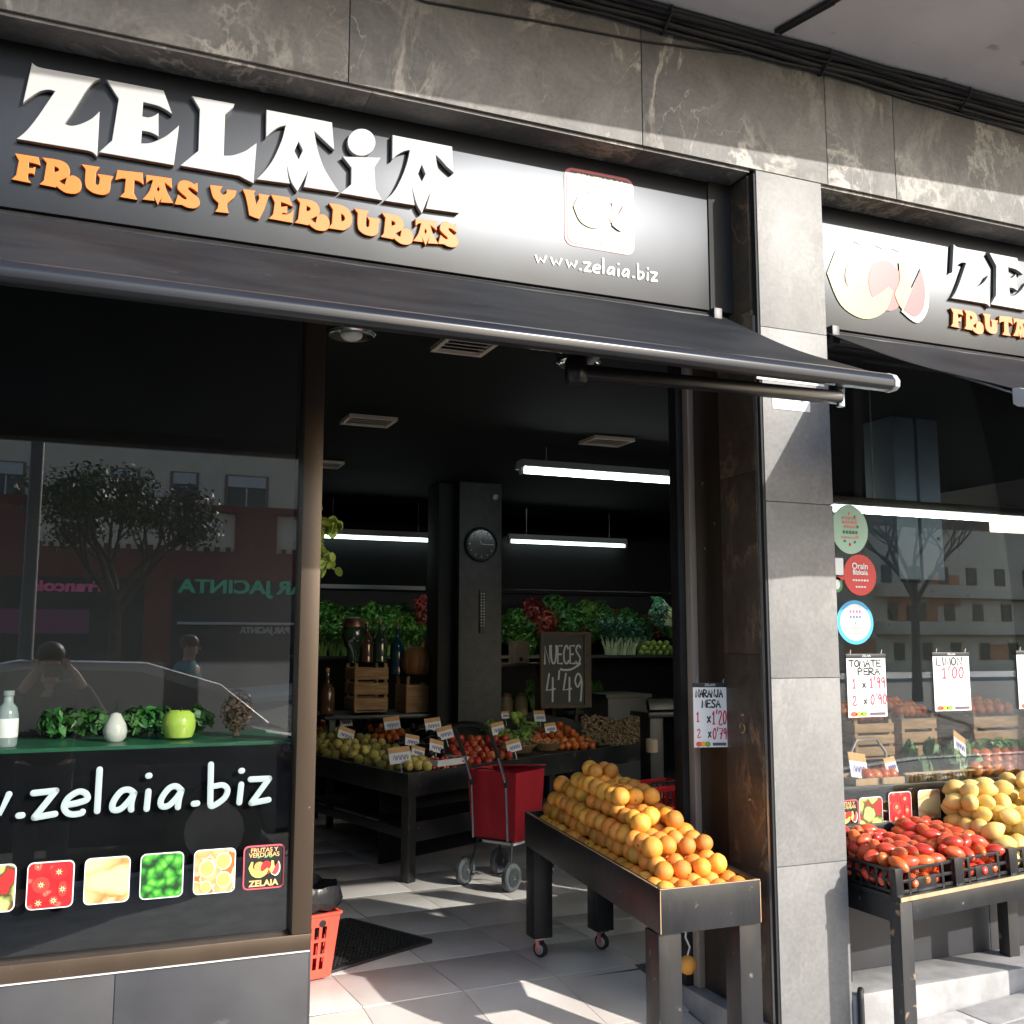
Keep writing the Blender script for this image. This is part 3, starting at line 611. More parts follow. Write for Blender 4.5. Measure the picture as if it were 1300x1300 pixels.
# flat print: the fruit emblem
def dec(name, poly, m, parent, y, th=.0012):
    me = curve_mesh(name, [smooth_path(poly)], th, m); me.transform(FRONT.to_4x4()); me.transform(Matrix.Translation(Vector((0, y, 0)) - WORLD[parent.name].translation)); return put(name, me, parent)
def ell(cx, cz, rx, rz_, n=18, a0=0., a1=2 * math.pi, t=0.):
    out = []
    for k in range(n):
        a = a0 + (a1 - a0) * k / (n if a1 - a0 > 6.2 else n - 1); x = rx * math.cos(a); z = rz_ * math.sin(a)
        out.append((cx + x * math.cos(t) - z * math.sin(t), cz + x * math.sin(t) + z * math.cos(t)))
    return out
SHEEN = [False]
def ink(n, c): return mat('sheen_ink_' + n, lin(tuple(v * .8 for v in c)), rough=.34, spec=.42) if SHEEN[0] else mat('ink_' + n, lin(c), rough=.45)
def fruit_emblem(parent, cx, cz, w_, y, pale=1.):
    k = w_ / 2; st = .0004
    yb = lambda i: y - i * .0013
    dec('emblem_orange', ell(cx - .28 * k, cz + .06 * k, .33 * k, .33 * k), ink('orange', (238, 150, 90)), parent, yb(0))
    dec('emblem_apple', ell(cx + .16 * k, cz + .02 * k, .34 * k, .40 * k), ink('red', (206, 40, 48)), parent, yb(1))
    dec('emblem_banana', [(cx - .95 * k, cz + .05 * k), (cx - .78 * k, cz + .42 * k), (cx - .66 * k, cz + .40 * k), (cx - .68 * k, cz + .05 * k, 1), (cx - .5 * k, cz - .16 * k, 1), (cx - .15 * k, cz - .22 * k, 1), (cx + .2 * k, cz + .0 * k), (cx + .28 * k, cz - .06 * k), (cx + .1 * k, cz - .40 * k, 1), (cx - .3 * k, cz - .56 * k, 1), (cx - .72 * k, cz - .4 * k, 1)], ink('banana', (196, 208, 96)), parent, yb(2))
    dec('emblem_pear', [(cx + .42 * k, cz + .42 * k), (cx + .56 * k, cz + .42 * k), (cx + .62 * k, cz + .1 * k, 1), (cx + .70 * k, cz - .15 * k, 1), (cx + .5 * k, cz - .35 * k, 1), (cx + .32 * k, cz - .12 * k, 1), (cx + .42 * k, cz + .12 * k, 1)], ink('pear', (240, 214, 110)), parent, yb(3))
    dec('emblem_rind', [(cx + .86 * k, cz + .40 * k), (cx + .98 * k, cz + .1 * k, 1), (cx + .94 * k, cz - .28 * k, 1), (cx + .72 * k, cz - .5 * k, 1), (cx + .42 * k, cz - .36 * k)], ink('rind', (210, 226, 200)), parent, yb(4))
    dec('emblem_melon', [(cx + .84 * k, cz + .36 * k), (cx + .91 * k, cz + .08 * k, 1), (cx + .86 * k, cz - .24 * k, 1), (cx + .68 * k, cz - .41 * k, 1), (cx + .46 * k, cz - .33 * k)], ink('melon', (232, 62, 70)), parent, yb(5))
    for q in (-.34, .08, .40): dec('emblem_leaf', [(cx + (q - .1) * k, cz + .62 * k), (cx + (q + .02) * k, cz + .70 * k, 1), (cx + (q + .12) * k, cz + .78 * k), (cx + (q + .06) * k, cz + .6 * k, 1)], ink('leaf', (90, 170, 110)), parent, yb(0))
def rrect(cx, cz, w_, h_, r, n=4):
    out = []
    for sx, sz, a0 in ((1, 1, 0), (-1, 1, 90), (-1, -1, 180), (1, -1, 270)):
        for k in range(n + 1):
            a = R_(a0 + 90 * k / n); out.append((cx + sx * (w_ / 2 - r) + r * math.cos(a), cz + sz * (h_ / 2 - r) + r * math.sin(a)))
    return out
def text_part(body, size, m, parent, cx, cz, y, sx=1., bold=0., align='CENTER', rotm=FRONT, name='lettering'):
    me = text_mesh(body, size, .0012, m, align, sx, bold); me.transform(rotm.to_4x4()); me.transform(Matrix.Translation(Vector((cx, y, cz)) - WORLD[parent.name].translation)); return put(name, me, parent)
def shop_logo(parent, cx, cz, w_, y, h_=None):
    h_ = h_ or w_
    dec('logo_border', rrect(cx, cz, w_, h_, w_ * .12), ink('logo_red', (214, 84, 100)), parent, y)
    dec('logo_field', rrect(cx, cz, w_ * .93, h_ * .93, w_ * .09), ink('logo_black', (16, 14, 14)), parent, y - .0013)
    text_part('FRUTAS Y', w_ * .145, ink('logo_gold', (226, 178, 120)), parent, cx, cz + h_ * .385, y - .003, 1.05, .002 * w_)
    text_part('VERDURAS', w_ * .145, ink('logo_gold', (226, 178, 120)), parent, cx, cz + h_ * .275, y - .003, 1.05, .002 * w_)
    fruit_emblem(parent, cx, cz - h_ * .02, w_ * .80, y - .003)
    text_part('ZELAIA', w_ * .20, ink('logo_gold', (226, 178, 120)), parent, cx, cz - h_ * .37, y - .003, 1.1, .006 * w_)

# handwriting: strokes of round paint
def stroke(mb, pts, r, closed=False, y=0., smooth=True):
    pp = smooth_path([q if len(q) > 2 else q + (1,) for q in pts], False, 4) if smooth and len(pts) > 2 else [(q[0], q[1]) for q in pts]
    mb.tube([(q[0], y, q[1]) for q in pp], r, 8, flat=(Vector((0, 1, 0)), .12))
    for q in (pp[0], pp[-1]): mb.ball((q[0], y, q[1]), (r, r * .12, r), 8, 6)
h1 = crop(0, 940, 5.415); h2 = crop(170, 940, 5.91)
HAND = [('letter_w', h1, [[(-175, 395, 0), (-125, 520), (-70, 425), (0, 500), (62, 370, 0)]]), ('full_stop', h1, [[(128, 517), (152, 514)]]),
        ('letter_z', h1, [[(230, 362), (385, 345)], [(385, 345), (235, 530)], [(235, 530), (378, 505)]]), ('letter_e', h1, [[(442, 452), (530, 430), (598, 405), (590, 365), (540, 352), (470, 395), (440, 455), (462, 497), (510, 508), (568, 490)]]),
        ('letter_l', h1, [[(685, 200), (668, 485)]]), ('letter_a', h1, [[(922, 362), (885, 338), (830, 352), (778, 425), (778, 475), (830, 470), (890, 410), (922, 362)], [(922, 362), (903, 425), (902, 475)]]),
        ('letter_i', h1, [[(1020, 350), (1008, 470)], [(1019, 243), (1027, 242)]]),
        ('letter_a', h2, [[(357, 375), (315, 343), (260, 362), (205, 440), (208, 492), (260, 488), (320, 430), (357, 375)], [(357, 375), (338, 440), (330, 500)]]), ('full_stop', h2, [[(448, 475), (475, 472)]]),
        ('letter_b', h2, [[(578, 180), (572, 480)], [(572, 480), (605, 485), (680, 430), (702, 370), (670, 335), (610, 342), (572, 358)]]), ('letter_i', h2, [[(805, 330), (790, 465)], [(804, 228), (812, 227)]]),
        ('letter_z', h2, [[(875, 292), (1015, 285)], [(1015, 285), (880, 470)], [(880, 470), (1010, 445)]])]
HW = []
for nm, c, strokes in HAND:
    HW.append((nm, [[(onY(*c(q)[:2], GLASS_Y).x, onY(*c(q)[:2], GLASS_Y).z) for q in st] for st in strokes]))
wl = HW[0]; dxw = .145
HWW = [('letter_w', [[(x - 2 * dxw, z) for x, z in st] for st in wl[1]]), ('letter_w', [[(x - dxw, z) for x, z in st] for st in wl[1]])] + HW
zl = min(q[0] for q in HW[2][1][0]); zr = max(q[0] for st in HW[-1][1] for q in st); zb = min(q[1] for st in HW[2][1] for q in st)
def web_address(parent, px0, px1, pxb, r, m, y):
    a = onY(*px0, y); b = onY(*px1, y); k = (b.x - a.x) / (zr - zl); base = onY(*pxb, y).z
    for nm, strokes in HWW:
        mb = MB()
        for st in strokes: stroke(mb, [(a.x + (x - zl) * k, base + (z - zb) * k) for x, z in st], r * k if k < .9 else r, y=y, smooth=len(st) > 2 and nm != 'letter_w')
        part(nm, mb, m, parent)
def left_logo(s):
    SHEEN[0] = True
    a = onY(715, 223, SY); b = onY(806, 328, SY)
    shop_logo(s, (a.x + b.x) / 2, (onY(760, 318, SY).z + onY(760, 222, SY).z) / 2 + .004, (b.x - a.x) * .98, SY - .0012, onY(760, 222, SY).z - onY(760, 320, SY).z)
    web_address(s, (741, 330), (834, 350), (742, 344), .0098, white_vinyl, SY - .003); SHEEN[0] = False
shop_sign('wide black shop sign with raised white ZELAIA letters and web address above the doorway', XL, onY(899, 300, SY).x, 0, left_logo)
part('sign_trim', MB().box((onY(899, 300, SY).x + .001, SY - .006, SB), (2.5305, .26, LINT - .013)), black_matt, bld)
def right_logo(s):
    a = onY(1045, 330, SY); b = onY(1180, 400, SY)
    SHEEN[0] = True; fruit_emblem(s, (a.x + b.x) / 2, onY(1112, 362, SY).z, (b.x - a.x), SY - .0015); SHEEN[0] = False
dxr = onY(1211, 318, SY - .022).x - onY(*cA((220, 105)), SY - .022).x
shop_sign('second black sign with printed fruit emblem beside raised ZELAIA letters, right of the pillar', 2.893, XR - .01, dxr, right_logo)

for a, b in ((XL, 2.53), (2.893, XR - .01)):
    part('added_sign_gap_blocker', MB().box((a, SY + .0205, SB), (b, .2615, SB + .02)), black_matt, bld)  # added black filler, stops a bright gap showing in the window reflection
    part('added_glazing_gap_blocker', MB().box((a, SY + .03, 2.925), (b, .2615, SB - .001)), black_matt, bld)  # second added filler, closes the same gap between sign and transom
# ================================================================== AWNINGS
def awning(label, x0, x1, arm_right=True, fy=0., fz=0.):
    a = thing('awning', label, 'awning', ((x0 + x1) / 2, .1, 2.45))
    y0, z0, y1, z1 = .128, 2.965, -.775 + fy, 2.497 + fz
    n = 30; mb = MB(); nx = 24
    top = []
    for i in range(nx + 1):
        x = x0 + (x1 - x0) * i / nx; rowp = []
        for j in range(n + 1):
            t = j / n; sag = -.018 * math.sin(math.pi * t) * (1 + .5 * math.sin(i * .9)) + .002 * math.sin(i * 2.1 + j * .3)
            rowp.append((x, y0 + (y1 - y0) * t, z0 + (z1 - z0) * t + sag))
        top.append(rowp)
    i0 = 0
    for lay in (0, -.003):
        for r in top: mb.v += [(p[0], p[1], p[2] + lay) for p in r]
    K = n + 1; B = (nx + 1) * K
    for i in range(nx):
        for j in range(n):
            q = (i * K + j, i * K + j + 1, (i + 1) * K + j + 1, (i + 1) * K + j); mb.f.append(q); mb.f.append(tuple(B + k for k in q)[::-1])
    for j in range(n):
        for i in (0, nx): mb.f.append((i * K + j, i * K + j + 1, B + i * K + j + 1, B + i * K + j))
    for i in range(nx):
        for j in (0, n): mb.f.append((i * K + j, (i + 1) * K + j, B + (i + 1) * K + j, B + i * K + j))
    part('cloth', mb, awning_cloth, a, angle=60)
    prof = [(pu + fy, 2.466 + (pq - 2.466) * .78 + fz) for pu, pq in ((-.772, 2.508), (-.800, 2.503), (-.826, 2.488), (-.840, 2.462), (-.838, 2.436), (-.822, 2.424), (-.79, 2.424), (-.772, 2.440))]
    part('front_bar', MB().prism(prof, x0, x1, lambda u, q, d: (d, u, q)), bar_metal, a, .004, angle=25)
    for x, s in ((x0, -1), (x1, 1)):
        part('end_cap', MB().prism([(u * 1.0, q) for u, q in prof], min(x + s * .001, x + s * .022), max(x + s * .001, x + s * .022), lambda u, q, d: (d, fy - .806 + (u - fy + .806) * 1.04, fz + 2.466 + (q - fz - 2.466) * 1.04)), mat('grey_plastic_cap', (.42, .42, .42), rough=.4), a, .004)
        part('bracket', MB().box((x - s * .05 - .02, .085, 2.905), (x - s * .05 + .02, .26, 2.985)), black_paint, a, .004)
    part('roller', MB().tube([(x0 + .02, .135, 2.945), (x1 - .02, .135, 2.945)], .030, 16), black_paint, a)
    # folding arm: forearm lies along the bar, upper arm runs back to the wall
    for s, xe in (((1, x1),) if not arm_right else ((1, x1), (-1, x0))):
        e = Vector((xe - s * .16, -.76 + fy, 2.405 + fz)); k = Vector((xe - s * 1.06, -.62 + fy, 2.436 + fz)); sh = Vector((xe - s * .35, .15, 2.93))
        part('forearm', MB().bar(e, k, .048, .038), arm_metal, a, .008)
        part('elbow', MB().lathe([(.03, -.04), (.036, -.03), (.036, .03), (.03, .04)], 16, Matrix.Translation(k)), arm_metal, a)
        part('upper_arm', MB().bar(k + Vector((0, .03, .01)), sh, .042, .034), arm_metal, a, .006)
        part('joint_pin', MB().tube([e + Vector((0, 0, -.03)), e + Vector((0, 0, .035))], .014, 10), chrome, a)
    return a
awning('dark awning over the doorway sign, its front bar reaching past the pillar', XL + .3, 2.455)
awning('dark awning in front of the second window, right of the pillar', 2.965, XR - .3, True, -.10, -.025)

# ================================================================== PRODUCE STAND WITH ORANGES
SA = math.atan2(.085, 1.40)                                       # stand is turned a little
front_l = onY(838, 1130, -.10); back_l = onY(666, 1030, 1.30)
wS_ = onY(965, 1117, -.10).x - front_l.x
tilt = math.atan2(back_l.z - front_l.z, 1.40)
ru = Vector((1, 0, 0)); rv = Vector((math.sin(SA) * 0 + (back_l.x - front_l.x) / 1.40, 1, 0)).normalized()
stand = thing('orange_stand', 'long black wooden stand sloping towards the street, heaped with oranges', 'stand', (front_l.x + wS_ / 2, .6, FZ))
def S3(u, v, h): # u across 0..1, v along 0..1 (front to back), h above tray rim line
    p = front_l + Vector((wS_ * u, 0, 0)) + (back_l - front_l) * v; return Vector((p.x, p.y, p.z + h))
HB = .155; TH = .018
def board(u0, v0, u1, v1, off, name='board'):
    """upright board between two plan corners of the tray"""
    a = S3(u0, v0, 0); b = S3(u1, v1, 0); d = (b - a); n = Vector((-d.y, d.x, 0)).normalized() * TH * off
    mb = MB(); i = 0
    for p in (a, b):
        for q in (Vector((0, 0, 0)), n):
            for h in (-HB, 0): mb.v.append(tuple(p + q + Vector((0, 0, h))))
    mb.f += [(0, 2, 3, 1), (4, 5, 7, 6), (0, 1, 5, 4), (2, 6, 7, 3), (1, 3, 7, 5), (0, 4, 6, 2)]
    return part(name, mb, black_wood, stand, .002)
e = TH / wS_
board(0, 0, 1, 0, 1); board(0, 1, 1, 1, -1); ev = TH / 1.4 * 1.02
board(0, ev, 0, 1 - ev, -1); board(1, ev, 1, 1 - ev, 1)
mb = MB()
for h in (-HB + .012, -HB + .026):
    for u, v in ((e, ev), (1 - e, ev), (1 - e, 1 - ev), (e, 1 - ev)): mb.v.append(tuple(S3(u, v, h)))
mb.f += [(0, 1, 2, 3), (4, 7, 6, 5), (0, 4, 5, 1), (1, 5, 6, 2), (2, 6, 7, 3), (3, 7, 4, 0)]
part('tray_bottom', mb, black_wood, stand)
LW = .095
def rim_line(u0, v0, u1, v1, dz=.0008):
    a = S3(u0, v0, dz); b = S3(u1, v1, dz); part('worn_edge', MB().bar(a, b, .0035, .0025), raw_wood, stand)
rim_line(.0, .0015, 1., .0015); rim_line(.004, .02, .004, .98)
for u in (.002, .998): part('worn_edge', MB().bar(S3(u, .0003, -.004), S3(u, .0003, -HB + .004), .0028, .0028), raw_wood, stand)
def leg(u, v, zb, rot=0):
    p = S3(u, v, -HB - .001); part('leg', MB().box((p.x - LW / 2, p.y - LW / 2, zb), (p.x + LW / 2, p.y + LW / 2, p.z)), black_wood, stand, .004)
    return p
tyre = mat('grey_rubber', (.055, .06, .065), (.09, .095, .10), rough=.6, scale=30)
def castor(p, zf, d=(1, 0, 0)):
    r = .036; c = Vector((p.x, p.y - .012, zf + r)); ax = Vector((math.cos(.5), math.sin(.5), 0)); M = Matrix.Translation(c) @ Vector((0, 0, 1)).rotation_difference(ax).to_matrix().to_4x4()
    w_ = part('castor', MB().lathe([(r * .75, -.012), (r, -.008), (r, .008), (r * .75, .012)], 20, M), cable, stand)
    part('rim', MB().lathe([(r * .2, -.0135), (r * .62, -.0135), (r * .70, -.011), (r * .7, .011), (r * .62, .0135), (r * .2, .0135)], 16, M), alu, w_)
    fk = MB(); n = ax
    for s_ in (-1, 1): fk.bar(c + n * .018 * s_, Vector((p.x, p.y, zf + .085)) + n * .018 * s_, .022, .003, n)
    fk.box((p.x - .03, p.y - .03, zf + .082), (p.x + .03, p.y + .03, zf + .09)); part('fork', fk, chrome, w_)
for u, v, fl in ((.12, .955, 1), (.88, .955, 1), (.10, .045, 0), (.90, .045, 0)):
    p = S3(u, v, 0)
    if fl: q = leg(u, v, FZ + .0925); castor(q, FZ + .001)
    else: leg(u, v, gz(p.x) - .004 if p.y < -.0 else rampz(p.y) - .002)

def fruit_mesh(name, m, r, dent=.06, tip=0., squash=(1, 1, 1), nu=14, nv=10, jit=.015, seed=1):
    rnd = random.Random(seed); mb = MB().ball((0, 0, 0), (r * squash[0], r * squash[1], r * squash[2]), nu, nv, dent=dent, tip=tip)
    ph = [rnd.uniform(0, 6.28) for _ in range(6)]
    mb.v = [tuple(Vector(p) * (1 + jit * math.sin(40 * p[0] / r * .08 + ph[0]) + jit * math.sin(p[1] / r * 2.6 + ph[1]) * math.cos(p[2] / r * 2.1 + ph[2]))) for p in mb.v]
    return mb.mesh(name, m, angle=80)
def citrus(name, c1, c2, rough=.42, bump=.35, rand=.12):
    m = mat(name, c1, c2, rough=rough, scale=9, bump=bump, bscale=420, rand=rand, contrast=(.3, .7), spec=.45)
    b = m.node_tree.nodes['Principled BSDF']; b.inputs['Subsurface Weight'].default_value = .12; b.inputs['Subsurface Radius'].default_value = (.01, .004, .002); b.inputs['Subsurface Scale'].default_value = .3
    return m
orange_m = citrus('orange_peel', (.82, .29, .03), (.90, .42, .08), rand=.18)
stem_m = mat('fruit_stem', (.10, .13, .04), (.16, .12, .06), rough=.8, scale=60)
RO = .0385
om = [fruit_mesh('orange', orange_m, RO * k, .05, 0, (1, 1, .93 + .03 * j), seed=j + 3) for j, k in enumerate((1., .93, 1.04, .97, 1.07, .9))]
stub = MB().lathe([(.0045, -.002), (.005, .0008), (.002, .0018)], 8).mesh('stem_end', stem_m)
def rnd_rot(a=3.14): return Matrix.Rotation(random.uniform(-a, a), 3, 'Z') @ Matrix.Rotation(random.uniform(-a, a), 3, 'X') @ Matrix.Rotation(random.uniform(-a, a), 3, 'Y')
Ls = (back_l - front_l).length; cnt = 0
ORL = 'ripe orange in the heap on the black sloping stand'
def add_orange(p, rr=None):
    o = put('orange', random.choice(om), None, p, rnd_rot()); tag(o, ORL, 'orange', 'oranges heaped on the stand')
    if random.random() < .6: put('stem_end', stub, o, (0, 0, RO * .885))
    return o
lay_h = RO * 1.50; sp_u = (wS_ - 2 * TH) / 5
for k in range(6):
    ncol = (5, 4, 4, 3, 3, 2)[k]
    v0 = (.05, .10, .175, .29, .44, .66)[k]
    v1 = .955 - k * .022 - (.08 if k >= 4 else 0)
    nrow = int((v1 - v0) * Ls / (RO * 1.98)) + 1
    for j in range(nrow):
        v = v0 + j * RO * 1.98 / Ls
        if v > v1: break
        for i in range(ncol):
            if k == 0 and 0 < i < ncol - 1 and 2 <= j < nrow - 1: continue      # buried in the heap
            if k == 1 and 0 < i < ncol - 1 and 3 <= j < nrow - 2: continue
            if k >= 3 and random.random() < .06: continue
            if k == 2 and 0 < i < ncol - 1 and 4 <= j < nrow - 2: continue
            u = .5 + ((i - (ncol - 1) / 2) * sp_u * (.99 if k < 4 else .93) + random.uniform(-.007, .007)) / wS_
            p = S3(u, v, -.030 + k * lay_h) + Vector((0, random.uniform(-.009, .009), random.uniform(-.007, .004)))
            add_orange(p)
p = onZ(872, 1224, FZ + .10); op = Vector((2.435, .40, .161 + RO))
op = onY(873, 1225, .44); 
tag(put('orange', om[0], None, (op.x, op.y, op.z), rnd_rot()), 'single orange hanging low behind the legs of the orange stand', 'orange')
net = thing('net_bag_string', 'pale string loop holding the single orange behind the stand', 'string', (op.x, op.y, op.z))
part('string', MB().tube([op + Vector((0, 0, .036)), op + Vector((.012, .0, .07)), op + Vector((-.008, 0, .11)), op + Vector((.0, .0, .16))], .004, 6), white_vinyl, net)
part('hook', MB().tube([op + Vector((0, 0, .155)), op + Vector((0, 0, .19)), Vector((2.50, op.y + .1, op.z + .22))], .004, 6), cable, net)

# ================================================================== PRICE POSTERS
paper = mat('white_paper', (.74, .74, .73), (.80, .80, .79), rough=.7, scale=5)
ink_black = mat('marker_black', (.012, .012, .014), rough=.6); ink_red = mat('marker_red', (.55, .02, .06), rough=.6)
FONT = {'A': [[(0, 0), (.5, 1), (1, 0)], [(.2, .4), (.8, .4)]], 'R': [[(0, 0), (0, 1), (.8, .85), (.7, .55), (.05, .5), (.9, 0)]], 'N': [[(0, 0), (.05, 1), (.9, 0), (1, 1)]], 'J': [[(.8, 1), (.75, .2), (.4, 0), (.08, .25)]],
        'M': [[(-.05, 0), (.08, 1), (.5, .2), (.92, 1), (1.05, 0)]], 'E': [[(.9, 1), (.1, 1), (.1, 0), (.95, 0)], [(.1, .52), (.75, .52)]], 'S': [[(.9, .9), (.4, 1), (.1, .75), (.5, .5), (.9, .28), (.55, 0), (.05, .1)]], 'T': [[(0, 1), (1, 1)], [(.5, 1), (.5, 0)]],
        'O': [[(.5, 1), (.1, .7), (.15, .2), (.5, 0), (.9, .3), (.85, .8), (.5, 1)]], 'P': [[(.1, 0), (.1, 1), (.8, .9), (.85, .6), (.1, .5)]], 'L': [[(.1, 1), (.1, 0), (.9, 0)]], 'I': [[(.5, 1), (.5, 0)]], 'U': [[(.05, 1), (.1, .2), (.5, 0), (.9, .25), (.95, 1)]],
        'C': [[(.9, .85), (.5, 1), (.1, .6), (.2, .15), (.6, 0), (.95, .15)]], 'X': [[(.1, .9), (.9, .1)], [(.9, .95), (.1, .05)]], '0': [[(.5, 1), (.1, .6), (.2, .1), (.55, 0), (.9, .4), (.8, .9), (.5, 1)]], '1': [[(.2, .75), (.55, 1), (.5, 0)], [(.25, 0), (.8, 0)]],
        '2': [[(.1, .8), (.5, 1), (.85, .75), (.1, 0), (.95, .02)]], '4': [[(.35, 1), (.05, .4), (.95, .45)], [(.75, .85), (.7, 0)]], '7': [[(.05, 1), (.95, 1), (.45, 0)], [(.3, .5), (.8, .5)]], '9': [[(.85, .75), (.5, 1), (.15, .75), (.45, .5), (.85, .75), (.75, 0)]], "'": [[(.5, 1.1), (.4, .8)]], ' ': []}
def hand_text(mb, s, x, z, h, w_, r, y, gap=.22):
    for ch in s:
        adv = w_ * (.45 if ch in "I'" else 1)
        for st in FONT[ch]:
            stroke(mb, [(x + (q[0] if ch not in "I'" else q[0] - .25) * w_ + random.uniform(-.03, .03) * w_, z + q[1] * h) for q in st], r, y=y, smooth=ch in 'OSUCJ029PR')
        x += adv + gap * w_
    return x
def poster(label, name, cx, z0, w_, h_, y, lines, lean=0., rot=None):
    """lines: (text, x fraction, z fraction, height, colour, stroke)"""
    t = thing(name, label, 'price poster', (cx, y, z0), 0)
    sh = MB(); nx, nz = 6, 8
    part('sheet', MB().box((cx - w_ / 2, y - .0015, z0), (cx + w_ / 2, y, z0 + h_ * .93)), paper, t)
    part('header_clip', MB().box((cx - w_ / 2 - .003, y - .004, z0 + h_ * .935), (cx + w_ / 2 + .003, y + .001, z0 + h_)), black_paint, t, .001)
    for s_ in (-.4, .4): part('loop', MB().tube([(cx + s_ * w_, y - .002, z0 + h_), (cx + s_ * w_ + .004, y - .003, z0 + h_ + .018), (cx + s_ * w_ - .004, y, z0 + h_ + .006)], .0016, 6), alu, t)
    for k, cc in enumerate(((225, 80, 60), (240, 170, 60), (120, 160, 60))): dec('printed_fruit', ell(cx - w_ * (.36 - .13 * k), z0 + h_ * .05, w_ * .085, h_ * .04), ink('poster%d' % k, cc), t, y - .0017)
    dec('printed_band', [(cx + w_ * .05, z0 + h_ * .025), (cx + w_ * .45, z0 + h_ * .025), (cx + w_ * .45, z0 + h_ * .07), (cx + w_ * .05, z0 + h_ * .07)], ink('band', (90, 80, 90)), t, y - .0017)
    text_part('ZELAIA', h_ * .05, white_vinyl, t, cx, z0 + h_ * .967, y - .0052, 1.1)
    for (tx, fx, fz, hh, wch, cc, r) in lines:
        mb = MB(); hand_text(mb, tx, cx - w_ / 2 + fx * w_, z0 + fz * h_, hh * h_, wch * w_, r, y - .0025); part('handwriting', mb, cc, t)
    return t
# orange price, on the jamb board, turned towards the doorway
a, b_ = onX(884, 868, 2.51), onX(926, 868, 2.531)
pz0 = onX(905, 946, 2.52).z; pz1 = onX(905, 866, 2.52).z
npost = poster('white price poster NARANJA MESA hanging on the brown door jamb', 'price_poster', 0, 0, .145, pz1 - pz0, 0, [('NARANJA', .08, .78, .11, .095, ink_black, .0032), ('MESA', .26, .62, .11, .115, ink_black, .0032), ('1', .08, .40, .15, .09, ink_red, .0025), ('X', .40, .38, .10, .10, ink_black, .0030), ("1'20", .54, .36, .20, .105, ink_red, .0028), ('2', .10, .16, .12, .09, ink_red, .0022), ('X', .42, .15, .09, .09, ink_black, .0028), ("0'79", .56, .13, .16, .10, ink_red, .0026)])
npost.location = (2.463, .300, pz0); npost.rotation_euler = (0, 0, R_(-15))
GY = GLASS_Y - .003
def gpost(px0, px1, py0, py1, label, lines):
    a = onY(px0, py1, GY); b = onY(px1, py0, GY); w_ = b.x - a.x
    return poster(label, 'price_poster', (a.x + b.x) / 2, a.z, w_, b.z - a.z, GY, lines)
gpost(1077, 1123, 830, 911, 'white price poster TOMATE PERA hung on the second window', [('TOMATE', .06, .80, .10, .115, ink_black, .0036), ('PERA', .28, .67, .10, .12, ink_black, .0036), ('1', .12, .46, .15, .1, ink_red, .0032), ('X', .38, .46, .08, .09, ink_black, .0034), ("1'99", .56, .46, .16, .10, ink_red, .0032), ('2', .12, .2, .13, .1, ink_red, .0032), ('X', .40, .2, .08, .09, ink_black, .0034), ("0'90", .58, .2, .15, .1, ink_red, .0032)])
gpost(1187, 1229, 828, 903, 'white price poster LIMON hung on the second window', [('LIMON', .08, .78, .13, .135, ink_black, .0036), ("1'00", .22, .56, .18, .15, ink_red, .0036)])
gpost(1294, 1336, 826, 900, 'third white price poster at the far side of the second window', [])

